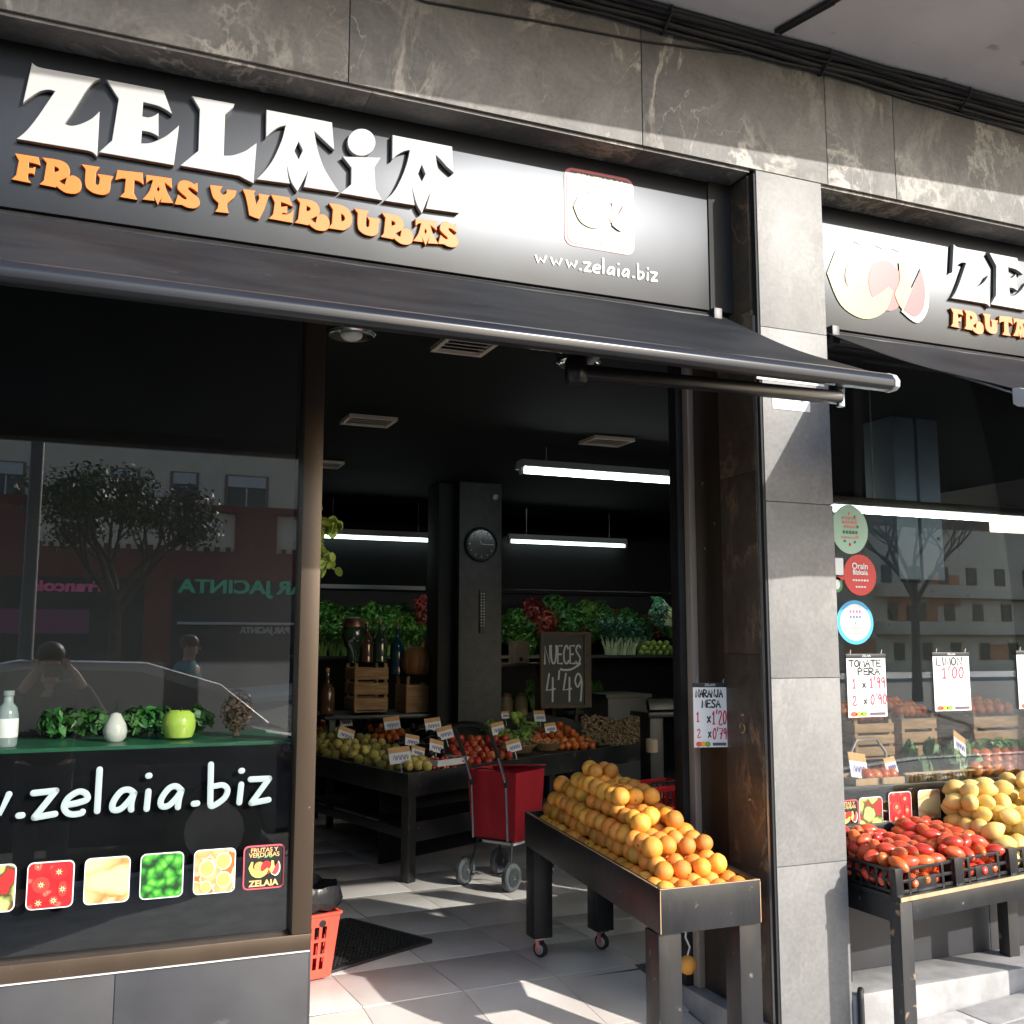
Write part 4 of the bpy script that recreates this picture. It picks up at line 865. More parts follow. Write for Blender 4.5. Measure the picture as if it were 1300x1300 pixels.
# ---- web address and picture stickers on the glass
web = thing('window_lettering', 'pale handwritten web address zelaia.biz painted on the shop window', 'lettering', (0, GLASS_Y - .002, 1.1))
for nm, strokes in HWW:
    mb = MB()
    for st in strokes: stroke(mb, st, .0098, y=GLASS_Y - .0015, smooth=len(st) > 2 and nm != 'letter_w')
    part(nm, mb, pale_vinyl, web)
def print_mat(name, kind):
    m = bpy.data.materials.new(name); m.use_nodes = True; t = m.node_tree; N = t.nodes; L = t.links; b = N['Principled BSDF']; b.inputs['Roughness'].default_value = .45
    tc = N.new('ShaderNodeTexCoord'); v = N.new('ShaderNodeTexVoronoi'); r = N.new('ShaderNodeValToRGB'); e = r.color_ramp.elements
    nz = N.new('ShaderNodeTexNoise'); nz.inputs['Scale'].default_value = 26; mp = N.new('ShaderNodeMix'); mp.data_type = 'RGBA'; mp.inputs[0].default_value = .035
    L.new(tc.outputs['Object'], nz.inputs['Vector']); L.new(tc.outputs['Object'], mp.inputs[6]); L.new(nz.outputs['Color'], mp.inputs[7])
    spec = {'tomato': (17, [(0, (236, 220, 170)), (.05, (120, 60, 30)), (.11, (240, 120, 100)), (.2, (214, 30, 36)), (.62, (190, 16, 26))]), 'banana': (9, [(0, (244, 226, 160)), (.42, (240, 222, 160)), (.62, (206, 130, 60)), (.7, (240, 228, 180))]), 'lettuce': (34, [(0, (150, 226, 90)), (.3, (70, 180, 50)), (.55, (30, 120, 30)), (.7, (14, 60, 16))]),
            'orange': (15, [(0, (250, 214, 160)), (.08, (244, 190, 130)), (.42, (236, 160, 96)), (.5, (250, 226, 190)), (.56, (214, 110, 50))]), 'mixed': (15, [(0, (226, 226, 140)), (.35, (206, 212, 120)), (.52, (60, 60, 30)), (.6, (200, 40, 40))])}[kind]
    v.inputs['Scale'].default_value = spec[0]; v.inputs['Randomness'].default_value = .8; v.voronoi_dimensions = '2D'
    sx_ = N.new('ShaderNodeSeparateXYZ'); cx_ = N.new('ShaderNodeCombineXYZ'); L.new(mp.outputs[2], sx_.inputs[0]); L.new(sx_.outputs[0], cx_.inputs[0]); L.new(sx_.outputs[2], cx_.inputs[1]); L.new(cx_.outputs[0], v.inputs['Vector'])
    while len(e) < len(spec[1]): e.new(.5)
    for q, (pos, c) in zip(e, spec[1]): q.position = pos; q.color = lin(tuple(w_ * .86 for w_ in c))
    if kind == 'banana':
        mq = N.new('ShaderNodeMapping'); mq.inputs['Scale'].default_value = (.35, 1, 1.5); mq.inputs['Rotation'].default_value = (0, .25, 0); mq.inputs['Scale'].default_value = (.35, 1.4, 1); mq.inputs['Rotation'].default_value = (0, 0, .2); L.new(cx_.outputs[0], mq.inputs[0]); L.new(mq.outputs[0], v.inputs['Vector'])
    mu = N.new('ShaderNodeMath'); mu.operation = 'MULTIPLY'; mu.inputs[1].default_value = 1.0; L.new(v.outputs['Distance'], mu.inputs[0]); L.new(mu.outputs[0], r.inputs[0]); L.new(r.outputs[0], b.inputs['Base Color'])
    return m
PM = {k: print_mat('print_' + k, k) for k in ('tomato', 'banana', 'lettuce', 'orange', 'mixed')}
WORDS = {'tomato': 'red tomato', 'banana': 'yellow banana', 'lettuce': 'green lettuce', 'orange': 'sliced orange', 'mixed': 'pear and strawberry'}
def sticker(cx, cz, w_, h_, kind, y, where):
    if kind == 'logo':
        t = thing('picture_sticker', 'square black shop logo sticker with pink border ' + where, 'sticker', (cx, y, cz - h_ / 2)); shop_logo(t, cx, cz, w_, y - .0008, h_); return
    t = thing('picture_sticker', 'square %s picture sticker %s' % (WORDS[kind], where), 'sticker', (cx, y, cz - h_ / 2))
    dec('border', rrect(cx, cz, w_, h_, w_ * .13), white_vinyl, t, y - .0006); dec('print', rrect(cx, cz, w_ * .95, h_ * .95, w_ * .11), PM[kind], t, y - .0020)
    if kind == 'tomato':
        for k, (fx, fz) in enumerate(((-.2, .02), (.17, .27), (.26, -.1), (-.24, -.36), (.08, -.33))):
            dec('printed_tomato', ell(cx + fx * w_, cz + fz * h_, w_ * (.19 if abs(fx) < .25 and abs(fz) < .28 else .1), h_ * (.17 if abs(fz) < .28 else .1), 16), ink('tomato%d' % (k % 2), ((222, 52, 46), (206, 28, 34))[k % 2]), t, y - .0034 - .0004 * k)
            st_ = []
            for j in range(14):
                a_ = j * math.pi / 7 + k; rr = (.085 if j % 2 == 0 else .028) * w_; st_.append((cx + fx * w_ + rr * math.cos(a_), cz + fz * h_ + rr * math.sin(a_)))
            dec('printed_calyx', st_, ink('calyx', (226, 206, 150)), t, y - .0060); dec('printed_stalk', ell(cx + fx * w_, cz + fz * h_, w_ * .018, h_ * .018, 8), ink('stalk', (70, 60, 30)), t, y - .0074)
    if kind == 'orange':
        for k, (fx, fz, fr) in enumerate(((-.18, .08, .21), (.2, .22, .2), (.22, -.2, .19), (-.2, -.33, .14))):
            for q_, (sc_, cc) in enumerate(((1., (244, 206, 150)), (.9, (250, 226, 190)), (.8, (232, 158, 92)))): dec('printed_slice', ell(cx + fx * w_, cz + fz * h_, fr * w_ * sc_, fr * h_ * sc_, 20), ink('slice%d' % q_, cc), t, y - .0034 - .0013 * q_)
for (x0, x1, y0, y1), k in (((-46, 20, 1102, 1156), 'mixed'), ((34, 94, 1096, 1151), 'tomato'), ((107, 165, 1090, 1145), 'banana'), ((178, 233, 1084, 1139), 'lettuce'), ((246, 299, 1079, 1133), 'orange'), ((309, 361, 1074, 1127), 'logo')):
    a = onY(x0, (y0 + y1) / 2, GY); b = onY(x1, (y0 + y1) / 2, GY); c = onY((x0 + x1) / 2, (y0 + y1) / 2, GY)
    sticker(c.x, c.z, b.x - a.x, .142, k, GLASS_Y - .001, 'on the lower left display glass')
sx0 = onY(1145, 1024, GY); 
for i, k in enumerate(('logo', 'mixed', 'tomato', 'banana', 'lettuce', 'orange', 'logo', 'mixed', 'tomato')):
    c = onY((1075, 1106, 1143, 1180, 1215, 1250, 1285, 1318, 1350)[i], (1034, 1030, 1023, 1020, 1018, 1014, 1010, 1008, 1006)[i], GY)
    sticker(c.x, c.z - .006, .128, .132, k, GLASS_Y - .001, 'behind the fruit crates on the second window' if i not in (0, 1, 2, 6, 7, 8) else ('next to the pillar on the second window' if i < 3 else 'far along the second window'))
# round stickers
def round_sticker(px, py, rx_px, ry_px, label, ring, field, lines):
    c = onY(px, py, GY); r = onY(px + rx_px, py, GY).x - c.x
    t = thing('round_sticker', label, 'sticker', (c.x, GY, c.z - r))
    r2 = abs(onY(px, py - ry_px, GY).z - c.z)
    dec('disc', ell(c.x, c.z, r, r2, 36), ring, t, GLASS_Y - .0008)
    if field: dec('field', ell(c.x, c.z, r * .82, r2 * .82, 36), field, t, GLASS_Y - .0022)
    for (tx, fz, hh, m_, sx) in lines:
        if tx[0] == '~':                       # print too fine to read: broken bars
            n_ = len(tx) - 1
            for k in range(n_): dec('print_mark', rrect(c.x + (k - (n_ - 1) / 2) * r * .17, c.z + fz * r2, r * .12, r2 * hh * .55, r * .02), m_, t, GLASS_Y - .0036)
            continue
        text_part(tx, r2 * hh, m_, t, c.x, c.z + fz * r2, GLASS_Y - .0038, sx, .0006)
    return t
def smear(seed, x0, z0, w_, h_, t, m_): pass
g1 = ink('sage', (168, 206, 184)); dg = ink('dark_green', (40, 130, 80)); pk = ink('pink', (228, 150, 140)); rd = ink('sticker_red', (206, 32, 36)); bl = ink('cyan', (40, 160, 216)); wt = ink('white', (236, 240, 242))
t = round_sticker(1079, 672, 23, 31, 'round sage green sticker on the second window beside the pillar', g1, None, [('~~~~~~', .46, .20, pk, .8), ('~~~~~~', .28, .22, pk, .9), ('~~~~~', .10, .22, pk, .9), ('~~~~~~', -.12, .22, dg, .9), ('~~~~~~~', -.34, .14, pk, .9)])
cst = t.location + Vector((0, 0, .09))
for k, (fx, fz, m_) in enumerate(((-.55, .6, dg), (.45, .66, dg), (.7, .15, dg), (.62, -.35, pk), (.4, -.66, dg), (-.05, -.8, rd), (-.5, -.62, dg), (.62, .42, pk), (0, .84, pk))):
    c0 = onY(1079, 672, GY); dec('drawing', ell(c0.x + fx * .062, c0.z + fz * .085, .008, .006, 7, t=k), m_, t, GLASS_Y - .0022)
round_sticker(1092, 730, 20.5, 26, 'round red Orain Bizkaia sticker on the second window', rd, None, [('Orain', .42, .42, wt, 1.), ('Bizkaia', .12, .36, wt, .95), ('~~~~~~~', -.26, .16, wt, 1.1), ('~~~~~', -.58, .14, wt, 1.)])
round_sticker(1086, 790, 23, 28, 'round white sticker with cyan rim on the second window', bl, wt, [('~~~~~', .48, .24, ink('mauve', (190, 90, 120)), 1.), ('~~~~~', .24, .24, ink('slate', (90, 100, 140)), 1.), ('v', .0, .30, dg, 1.2), ('~~~~~', -.26, .22, pk, 1.), ('~~~~~~', -.50, .22, pk, 1.)])
c = onY(1064, 719, GY)
t = thing('small_notice', 'small white notice with red strip half hidden by the pillar', 'sticker', (c.x, GY, c.z - .03)); dec('sheet', rrect(c.x, c.z, .06, .075, .004), wt, t, GLASS_Y - .0006); dec('strip', rrect(c.x, c.z - .052, .06, .018, .002), rd, t, GLASS_Y - .0006)
c = onY(1063, 742, GY)
t = thing('round_sticker', 'small green and white round sticker half hidden by the pillar', 'sticker', (c.x, GY, c.z - .03)); dec('disc', ell(c.x, c.z, .03, .035), dg, t, GLASS_Y - .0006); dec('field', ell(c.x, c.z, .015, .022), wt, t, GLASS_Y - .002)
# paper notices on the pillar
for (x0, x1, y0, y1), lab in (((961, 1046, 473, 486), 'white paper notice with red print high on the pale pillar'), ((981, 1028, 498, 521), 'white paper notice with grey symbols on the pale pillar')):
    a = onY(x0, y1, -.002); b = onY(x1, y0 + (x1 - x0) * .12, -.002); cx = (a.x + b.x) / 2
    h_ = .055 if y0 < 480 else .085; z0 = onY((x0 + x1) / 2, y1, 0).z
    t = thing('paper_notice', lab, 'notice', (cx, -.002, z0)); part('sheet', MB().box((a.x, -.0025, z0), (b.x, -.0008, z0 + h_)), paper, t)
    if y0 < 480:
        [dec('print_mark', rrect(cx - .09 + k * .022, z0 + .03, .015, .022, .002), ink('faded_red', (220, 120, 130)), t, -.0028) for k in range(9)]
    else:
        dec('symbol', ell(cx + .01, z0 + .05, .008, .008), ink('grey', (110, 110, 115)), t, -.0028); dec('symbol', rrect(cx + .055, z0 + .05, .016, .022, .002), ink('grey', (110, 110, 115)), t, -.0028)
        for k in range(2): dec('print_line', rrect(cx + .02, z0 + .018 + k * .011, .10, .004, .001), ink('pale_grey', (180, 182, 186)), t, -.0028)

# ================================================================== PRODUCE COUNTER INSIDE
CZ = .80
CC = Vector((1.965, 2.90, 0)); CB = Vector((4.55, 4.26, 0)); CA = Vector((1.60, 4.55, 0)); CD = Vector((4.2, 5.3, 0))
dB = (CB - CC).normalized(); dA = (CA - CC).normalized(); nB = Vector((-dB.y, dB.x, 0)); nA = Vector((dA.y, -dA.x, 0))
counter = thing('produce_counter', 'black wooden produce counter with two long sides meeting at a corner leg', 'counter', (CC.x, CC.y, FZ))
def bed(x, y):
    p = Vector((x, y, 0)) - CC; d = min(p.dot(nB), p.dot(nA)); return CZ - .045 + .17 * max(0, min(d, 1.2))
def onBed(px, py, up=0.):
    r = ray(px, py).normalized(); t = 4.0
    while t < 14:
        p = CAM + r * t
        if p.z <= bed(p.x, p.y) + up: return p
        t += .01
    return p
def up_board(a, b, z0, z1, th, n, name='board'):
    q = MB().prism([(a.x, a.y), (b.x, b.y), (b.x + n.x * th, b.y + n.y * th), (a.x + n.x * th, a.y + n.y * th)], z0, z1, lambda u, v, d: (u, v, d)); return part(name, q, black_wood, counter, .003)
up_board(CC + dB * .002, CB, CZ - .145, CZ, .02, nB); up_board(CC + nB * .021 + dA * .0, CA, CZ - .145, CZ - .002, .02, nA)
up_board(CC + dB * .075, CB, CZ - .42, CZ - .30, .02, nB); up_board(CC + dA * .075, CA, CZ - .40, CZ - .34, .02, nA)
lowm = MB().prism([(p.x, p.y) for p in (CC + dB * .1 + dA * .1, CB - dB * .1 + nB * .1, CD, CA + nA * .1)], CZ - .36, CZ - .34, lambda u, v, d: (u, v, d)); part('shelf', lowm, black_wood, counter)
part('back_board', MB().prism([(p.x, p.y) for p in (CC + nB * .55 + dB * .3, CB + nB * .55, CB + nB * .57, CC + nB * .57 + dB * .3)], FZ, CZ - .2, lambda u, v, d: (u, v, d)), black_matt, counter)
for p in (CC + (dB + dA) * .036, CB - dB * .05 + nB * .05, CC + dB * 1.5 + nB * .05, CA - dA * .05 + nA * .05):
    part('leg', MB().obox((p.x, p.y, (FZ + CZ - .005) / 2), (.066, .066, CZ - .006 - FZ), Matrix.Rotation(math.atan2(dB.y, dB.x), 3, 'Z')), black_wood, counter, .003)
N_ = 26; mb = MB(); corners = (CC + nB * .03 + nA * .03, CB + nB * .02, CD, CA + nA * .02)
for i in range(N_ + 1):
    for j in range(N_ + 1):
        s_, t_ = i / N_, j / N_; p = corners[0] * (1 - s_) * (1 - t_) + corners[1] * s_ * (1 - t_) + corners[2] * s_ * t_ + corners[3] * (1 - s_) * t_
        mb.v.append((p.x, p.y, bed(p.x, p.y) - .005))
for i in range(N_):
    for j in range(N_): a = i * (N_ + 1) + j; mb.f.append((a, a + N_ + 1, a + N_ + 2, a + 1))
part('bed', mb, mat('dark_bed', (.02, .018, .015), (.05, .04, .03), rough=.8, scale=12), counter)

# ---- fruit kinds
yel_m = citrus('yellow_green_apple', (.58, .44, .09), (.66, .53, .15), bump=.1); tom_m = citrus('tomato_skin', (.56, .055, .022), (.64, .13, .045), rough=.26, bump=.03, rand=.2)
ot_m = citrus('orange_tomato_skin', (.58, .11, .02), (.62, .16, .03), rough=.2, bump=0.); lem_m = citrus('lemon_peel', (.78, .50, .11), (.84, .62, .22), rough=.5, rand=.14); dkg = citrus('cucumber_skin', (.008, .028, .012), (.015, .05, .02), rough=.3, bump=.2)
aub = citrus('aubergine_skin', (.010, .007, .012), (.018, .010, .02), rough=.2, bump=0.); nut_m = mat('walnut_shell', (.20, .125, .06), (.30, .20, .10), rough=.7, scale=30, bump=.5, bscale=200, rand=.15)
grn_m = citrus('green_apple_skin', (.24, .36, .06), (.32, .44, .09), rough=.3, bump=.05)
ME = {'yellow': [fruit_mesh('golden_apple', yel_m, .036, .10, 0, (1, 1, .92), seed=k) for k in (1, 2)], 'plum': [fruit_mesh('plum_tomato', tom_m, .026, 0, .10, (1, 1, 1.55), seed=k) for k in (3, 4)], 'tom': [fruit_mesh('tomato', tom_m, .034, .12, 0, (1, 1, .85), seed=k) for k in (5, 6)],
      'otom': [fruit_mesh('orange_tomato', ot_m, .036, .12, 0, (1, 1, .88), seed=k) for k in (7, 8)], 'lemon': [fruit_mesh('lemon', lem_m, .036, 0, .22, (1, 1, 1.22), seed=k) for k in (9, 10)], 'cuke': [fruit_mesh('cucumber', dkg, .026, .05, 0, (1, 1, 5.2), 12, 12, .03, 11)], 'aub': [fruit_mesh('aubergine', aub, .036, 0, 0, (1, 1, 2.0), seed=12)],
      'nut': [fruit_mesh('walnut', nut_m, .017, 0, .05, (1, 1, 1.15), 10, 7, .05, 13)], 'cherry': [fruit_mesh('cherry_tomato', tom_m, .014, .05, 0, seed=14)], 'green': [fruit_mesh('green_apple', grn_m, .036, .1, 0, (1, 1, .9), seed=15)]}
calyx = MB()
for k in range(5):
    a = k * 1.257; calyx.face((0, 0, .002), (.006 * math.cos(a - .3), .006 * math.sin(a - .3), .001), (.016 * math.cos(a), .016 * math.sin(a), .004), (.006 * math.cos(a + .3), .006 * math.sin(a + .3), .001))
calyx.tube([(0, 0, 0), (.001, .001, .008)], .0018, 6)
calyx_me = calyx.mesh('calyx', mat('calyx_green', (.05, .12, .02), rough=.7)); 
def fruit(kind, name, p, label, cat, group, rot=None, cal=0.):
    me = random.choice(ME[kind]); o = put(name, me, None, p, rot if rot is not None else rnd_rot()); tag(o, label, cat, group)
    if cal: put('calyx', calyx_me, o, (0, 0, cal))
    return o
def heap_bed(kind, name, pts, label, cat, group, r, layers=1, rot=None, cal=0., jit=.006):
    for (px, py, l) in pts:
        p = onBed(px, py, r + l * r * 1.3); p += Vector((random.uniform(-jit, jit), random.uniform(-jit, jit), 0)); fruit(kind, name, p, label, cat, group, rot() if rot else None, cal)
def grid_px(x0, x1, y0, y1, dx, dy, fn=None):
    out = []; y = y0; k = 0
    while y <= y1:
        x = x0 + (k % 2) * dx / 2
        while x <= x1:
            if fn is None or fn(x, y): out.append((x + random.uniform(-1.2, 1.2), y + random.uniform(-1, 1), 0))
            x += dx
        y += dy; k += 1
    return out
edge = lambda x, y: y < 956 + (x - 400) * .19
heap_bed('yellow', 'golden_apple', grid_px(398, 545, 936, 978, 11.5, 7.2, lambda x, y: edge(x, y) and y > 934 + max(0, (x - 470)) * .45), 'yellow green apple on the near left side of the produce counter', 'apple', 'golden apples on the counter', .034)
heap_bed('yellow', 'golden_apple', [(430, 945, 1), (441, 943, 1), (452, 948, 1), (463, 952, 1), (437, 951, 1), (449, 957, 1), (475, 958, 1)], 'yellow green apple on the near left side of the produce counter', 'apple', 'golden apples on the counter', .034)
heap_bed('otom', 'orange_tomato', grid_px(474, 512, 924, 940, 10, 6.5), 'orange tomato in the small pile behind the golden apples', 'tomato', 'orange tomatoes behind the apples', .032)
heap_bed('cuke', 'cucumber', [(447, 920, 0), (456, 921, 0), (464, 922, 0), (471, 924, 0), (455, 914, 1), (466, 915, 1)], 'dark green cucumber lying on the produce counter', 'cucumber', 'cucumbers on the counter', .026, rot=lambda: Matrix.Rotation(R_(70 + random.uniform(-12, 12)), 3, 'X') @ Matrix.Rotation(.1, 3, 'Y'))
heap_bed('aub', 'aubergine', [(505, 944, 0), (515, 948, 0), (545, 950, 0), (540, 957, 0), (556, 956, 0), (532, 950, 0), (549, 940, 0), (557, 934, 0), (546, 932, 0), (535, 931, 0), (525, 924, 0), (545, 923, 0)], 'glossy black aubergine between the price cards on the counter', 'aubergine', 'aubergines on the counter', .034, rot=lambda: Matrix.Rotation(R_(80), 3, 'X') @ Matrix.Rotation(random.uniform(-.8, .8), 3, 'Y'))
heap_bed('tom', 'tomato', grid_px(574, 650, 938, 966, 11, 7, lambda x, y: y < 972 - (x - 570) * .12), 'red tomato in the open pile at the front of the counter', 'tomato', 'red tomatoes on the counter', .032, cal=0.)
heap_bed('cherry', 'cherry_tomato', grid_px(537, 580, 963, 975, 6, 4), 'small cherry tomato in the white tray on the counter corner', 'cherry tomato', 'cherry tomatoes in the tray', .014)
heap_bed('otom', 'vine_tomato', grid_px(700, 762, 921, 948, 10.5, 6.5, lambda x, y: (y > 922 + (x - 700) * .33) and y < 952), 'orange red tomato on the right part of the counter', 'tomato', 'tomatoes right of the lettuce', .034)
heap_bed('otom', 'vine_tomato', [(702, 924, 1), (711, 921, 1), (719, 926, 1), (708, 932, 1), (727, 931, 1)], 'orange red tomato on the right part of the counter', 'tomato', 'tomatoes right of the lettuce', .034)
heap_bed('tom', 'tomato', grid_px(676, 700, 928, 942, 9, 6), 'red tomato beside the lettuce on the counter', 'tomato', 'red tomatoes beside the lettuce', .03)
heap_bed('green', 'green_apple', [(655, 915, 0), (663, 913, 0), (659, 908, 1), (652, 909, 1)], 'green apple behind the lettuce on the counter', 'apple', 'green apples behind the lettuce', .034)
heap_bed('yellow', 'golden_apple', grid_px(404, 440, 926, 934, 10, 6), 'yellow green apple behind the price cards on the counter', 'apple', 'apples behind the price cards', .034)
heap_bed('tom', 'tomato', grid_px(399, 408, 918, 932, 9, 6), 'red tomato by the brown window post on the counter', 'tomato', 'tomatoes by the window post', .034)
# walnuts: far too many to count
mb = MB()
for _ in range(650):
    px, py = random.uniform(738, 822), random.uniform(908, 946)
    if py > 951 - (px - 740) * .1: continue
    p = onBed(px, py, random.uniform(.005, .05)); mb.ball(p, (.015, .014, .013), 6, 5)
tag(part('walnuts', mb, nut_m, None), 'brown heap of walnuts on the far right of the counter', 'walnuts', kind='stuff')
# wicker baskets with nuts and dates
wick = mat('wicker', (.16, .09, .04), (.28, .17, .08), rough=.7, scale=60, bump=.5, bscale=160)
for (px, py, w_, lab) in ((655, 955, .15, 'round wicker basket of mixed nuts in front of the lettuce'), (692, 952, .13, 'round wicker basket of dried dates beside the lettuce')):
    p = onBed(px, py, 0); t = thing('wicker_basket', lab, 'basket', (p.x, p.y, p.z))
    part('bowl', MB().lathe([(w_ * .7, 0), (w_ * .98, .05), (w_, .056), (w_ * .94, .052), (w_ * .66, .012)], 22, Matrix.Translation(p)), wick, t)
    part('rim', MB().tube([(p.x + w_ * math.cos(a), p.y + w_ * math.sin(a), p.z + .056 + .003 * math.sin(a * 16)) for a in [k * .131 for k in range(49)]], .006, 6), wick, t)
    q = MB()
    for _ in range(46):
        a = random.uniform(0, 6.28); r = w_ * .8 * math.sqrt(random.random()); q.ball((p.x + r * math.cos(a), p.y + r * math.sin(a), p.z + .048 + .02 * random.random()), (.014, .012, .011), 6, 5)
    tag(part('nuts', q, nut_m if px < 670 else citrus('date_skin', (.35, .13, .03), (.5, .24, .06), rough=.3, bump=0), t), kind='stuff')
# white tray
p = onBed(558, 969, .0); t = thing('white_tray', 'shallow white cardboard tray at the counter corner', 'tray', (p.x, p.y, p.z)); fr = MB(); ang = math.atan2(dB.y, dB.x); Rz = Matrix.Rotation(ang, 3, 'Z')
for c, s_ in (((0, .13, .02), (.32, .008, .04)), ((0, -.13, .02), (.32, .008, .04)), ((.156, 0, .02), (.008, .252, .04)), ((-.156, 0, .02), (.008, .252, .04)), ((0, 0, .004), (.304, .252, .006))): part('side' if c[2] > .01 else 'base', MB().obox(p + Rz @ Vector(c), s_, Rz), paper, t)

# ---- leaves
def leaf_cloud(mb, c, rx, ry, rz_, n, size, up=.4, curl=.4, rnd=random):
    for _ in range(n):
        d = Vector((rnd.gauss(0, 1), rnd.gauss(0, 1), rnd.gauss(0, 1))).normalized(); rr = rnd.random() ** .4
        p = Vector(c) + Vector((d.x * rx * rr, d.y * ry * rr, d.z * rz_ * rr)); nrm = (d + Vector((0, 0, up)) + Vector((rnd.gauss(0, .4), rnd.gauss(0, .4), rnd.gauss(0, .4)))).normalized()
        a = nrm.orthogonal().normalized(); a = Matrix.Rotation(rnd.uniform(0, 6.28), 3, nrm) @ a; b = nrm.cross(a); s_ = size * rnd.uniform(.6, 1.3); w_ = s_ * rnd.uniform(.35, .6)
        i = len(mb.v); mb.v += [tuple(p - a * s_), tuple(p + b * w_ + nrm * s_ * curl * .3), tuple(p + a * s_ - nrm * s_ * curl * .5), tuple(p - b * w_ + nrm * s_ * curl * .3), tuple(p)]
        mb.f += [(i, i + 1, i + 4), (i + 1, i + 2, i + 4), (i + 2, i + 3, i + 4), (i + 3, i, i + 4)]
def leafmat(name, a, b): 
    m = mat(name, a, b, rough=.5, scale=14, rand=.2); q = m.node_tree.nodes['Principled BSDF']; q.inputs['Subsurface Weight'].default_value = .0
    return m
let_m = leafmat('lettuce_leaf', (.22, .34, .06), (.36, .48, .12)); dk_leaf = leafmat('dark_leaf', (.018, .085, .012), (.05, .17, .025)); mid_leaf = leafmat('mid_leaf', (.05, .17, .02), (.10, .27, .04)); red_leaf = leafmat('red_leaf', (.13, .010, .014), (.26, .03, .035)); blue_leaf = leafmat('leek_leaf', (.02, .10, .06), (.05, .17, .09)); stalk_m = leafmat('pale_stalk', (.16, .32, .06), (.28, .44, .13)); leek_w = leafmat('white_stalk', (.34, .42, .24), (.48, .55, .36))
for (px, py, lab) in ((640, 935, 'frilly pale green lettuce behind the red tomatoes'), (662, 938, 'frilly pale green lettuce beside the wicker basket'), (672, 926, 'frilly green lettuce next to the tomatoes on the counter'), (625, 925, 'frilly green lettuce against the black column')):
    p = onBed(px, py, .03); mb = MB(); leaf_cloud(mb, p, .10, .10, .07, 260, .026, .7, .8); tag(part('lettuce', mb, let_m, None), lab, 'lettuce')

# ---- price cards on sticks
card_o = mat('card_orange_strip', (.55, .28, .10), (.62, .36, .16), rough=.6, scale=40)
def price_card(p, w_, h_, yaw, roll, label, stick=.08, cat='price card'):
    M = Matrix.Translation(p) @ Matrix.Rotation(yaw, 4, 'Z') @ Matrix.Rotation(roll, 4, 'Y') @ Matrix.Rotation(R_(-14), 4, 'X')
    t = thing('price_card', label, cat, p); t.rotation_euler = M.to_euler(); WORLD[t.name] = M
    part('card', MB().box((-w_ / 2, -.001, 0), (w_ / 2, .001, h_ * .66)), paper, t, world=False)
    part('orange_strip', MB().box((-w_ / 2, -.001, h_ * .662), (w_ / 2, .001, h_)), card_o, t, world=False)
    q = MB(); x = -w_ * .32
    for k in range(4): stroke(q, [(x, h_ * .18 + random.uniform(0, .1) * h_), (x + w_ * .07, h_ * .5), (x + w_ * .12, h_ * .2), (x + w_ * .15, h_ * .45)], .0022, y=-.0016); x += w_ * .18
    part('handwriting', q, mat('marker_violet', (.10, .05, .30), rough=.6), t, world=False)
    part('stick', MB().tube([(0, .003, h_ * .5), (0, .003, -stick)], .002, 6), alu, t, world=False)
    return t
CARDS = [(440, 922, .13, .0), (438, 939, .14, .35), (499, 926, .15, -.05), (551, 927, .14, -.08), (567, 938, .14, -.15), (523, 947, .12, .2), (509, 969, .16, -.05), (530, 960, .10, .3), (554, 955, .13, .25), (634, 932, .14, -.1), (654, 954, .13, -.15), (686, 916, .14, .05), (700, 930, .12, -.05), (642, 912, .09, .0)]
WHERE = ['behind the golden apples', 'leaning over the golden apples', 'standing behind the orange tomatoes', 'by the foot of the black column', 'in front of the black column', 'among the aubergines', 'on the near edge of the golden apples', 'just behind the near apple price card', 'lying over the aubergines', 'standing above the lettuce', 'in front of the lettuce', 'standing below the chalkboard', 'standing on the orange red tomatoes', 'half hidden at the right edge of the column']
for (px, py, w_, roll), wh in zip(CARDS, WHERE):
    p = onBed(px, py, .055); price_card(p, w_, w_ * .66, R_(20) + random.uniform(-.15, .15), roll, 'small white and orange price card ' + wh)

# ---- behind the counter: crates, pumpkin, bottles, chalkboard
crate_w = mat('crate_wood', (.24, .13, .06), (.36, .21, .10), rough=.7, scale=10, stretch=(1, 1, 6), bump=.1)
def wood_crate(px0, px1, py0, py1, y, label, slats=3):
    a = onY(px0, py1, y); b = onY(px1, py0, y); t = thing('wooden_crate', label, 'crate', ((a.x + b.x) / 2, y + .15, a.z)); w_ = b.x - a.x; h_ = b.z - a.z
    for x in (a.x, b.x - .025):
        for yy in (y, y + .28): part('post', MB().box((x, yy, a.z), (x + .025, yy + .025, b.z)), crate_w, t, .002)
    for k in range(slats):
        z = a.z + .01 + k * (h_ - .02) / slats; hh = (h_ - .02) / slats * .78
        for yy in (y - .0095, y + .3055): part('slat', MB().box((a.x - .005, yy, z), (b.x + .005, yy + .009, z + hh)), crate_w, t, .002)
        for x in (a.x - .0095, b.x + .0005): part('slat', MB().box((x, y, z), (x + .009, y + .305, z + hh)), crate_w, t, .002)
    part('bottom', MB().box((a.x, y, a.z - .009), (b.x, y + .305, a.z - .001)), crate_w, t)
    return a, b
YB = 5.05
tbl_z = onY(480, 905, YB).z - .012
bt = thing('back_table', 'dark table behind the counter carrying crates and bottles', 'table', (2.6, YB + .3, FZ)); part('top', MB().box((1.9, YB - .1, tbl_z - .03), (3.0, YB + .6, tbl_z)), black_wood, bt, .003)
for x in (1.95, 2.9):
    for y in (YB - .05, YB + .5): part('leg', MB().box((x, y, FZ), (x + .05, y + .05, tbl_z - .031)), black_wood, bt)
a, b = wood_crate(450, 492, 842, 903, YB, 'slatted wooden crate standing behind the counter left of the column', 3)
wood_crate(516, 562, 858, 906, YB, 'plain wooden box under the pumpkin beside the black column', 1)
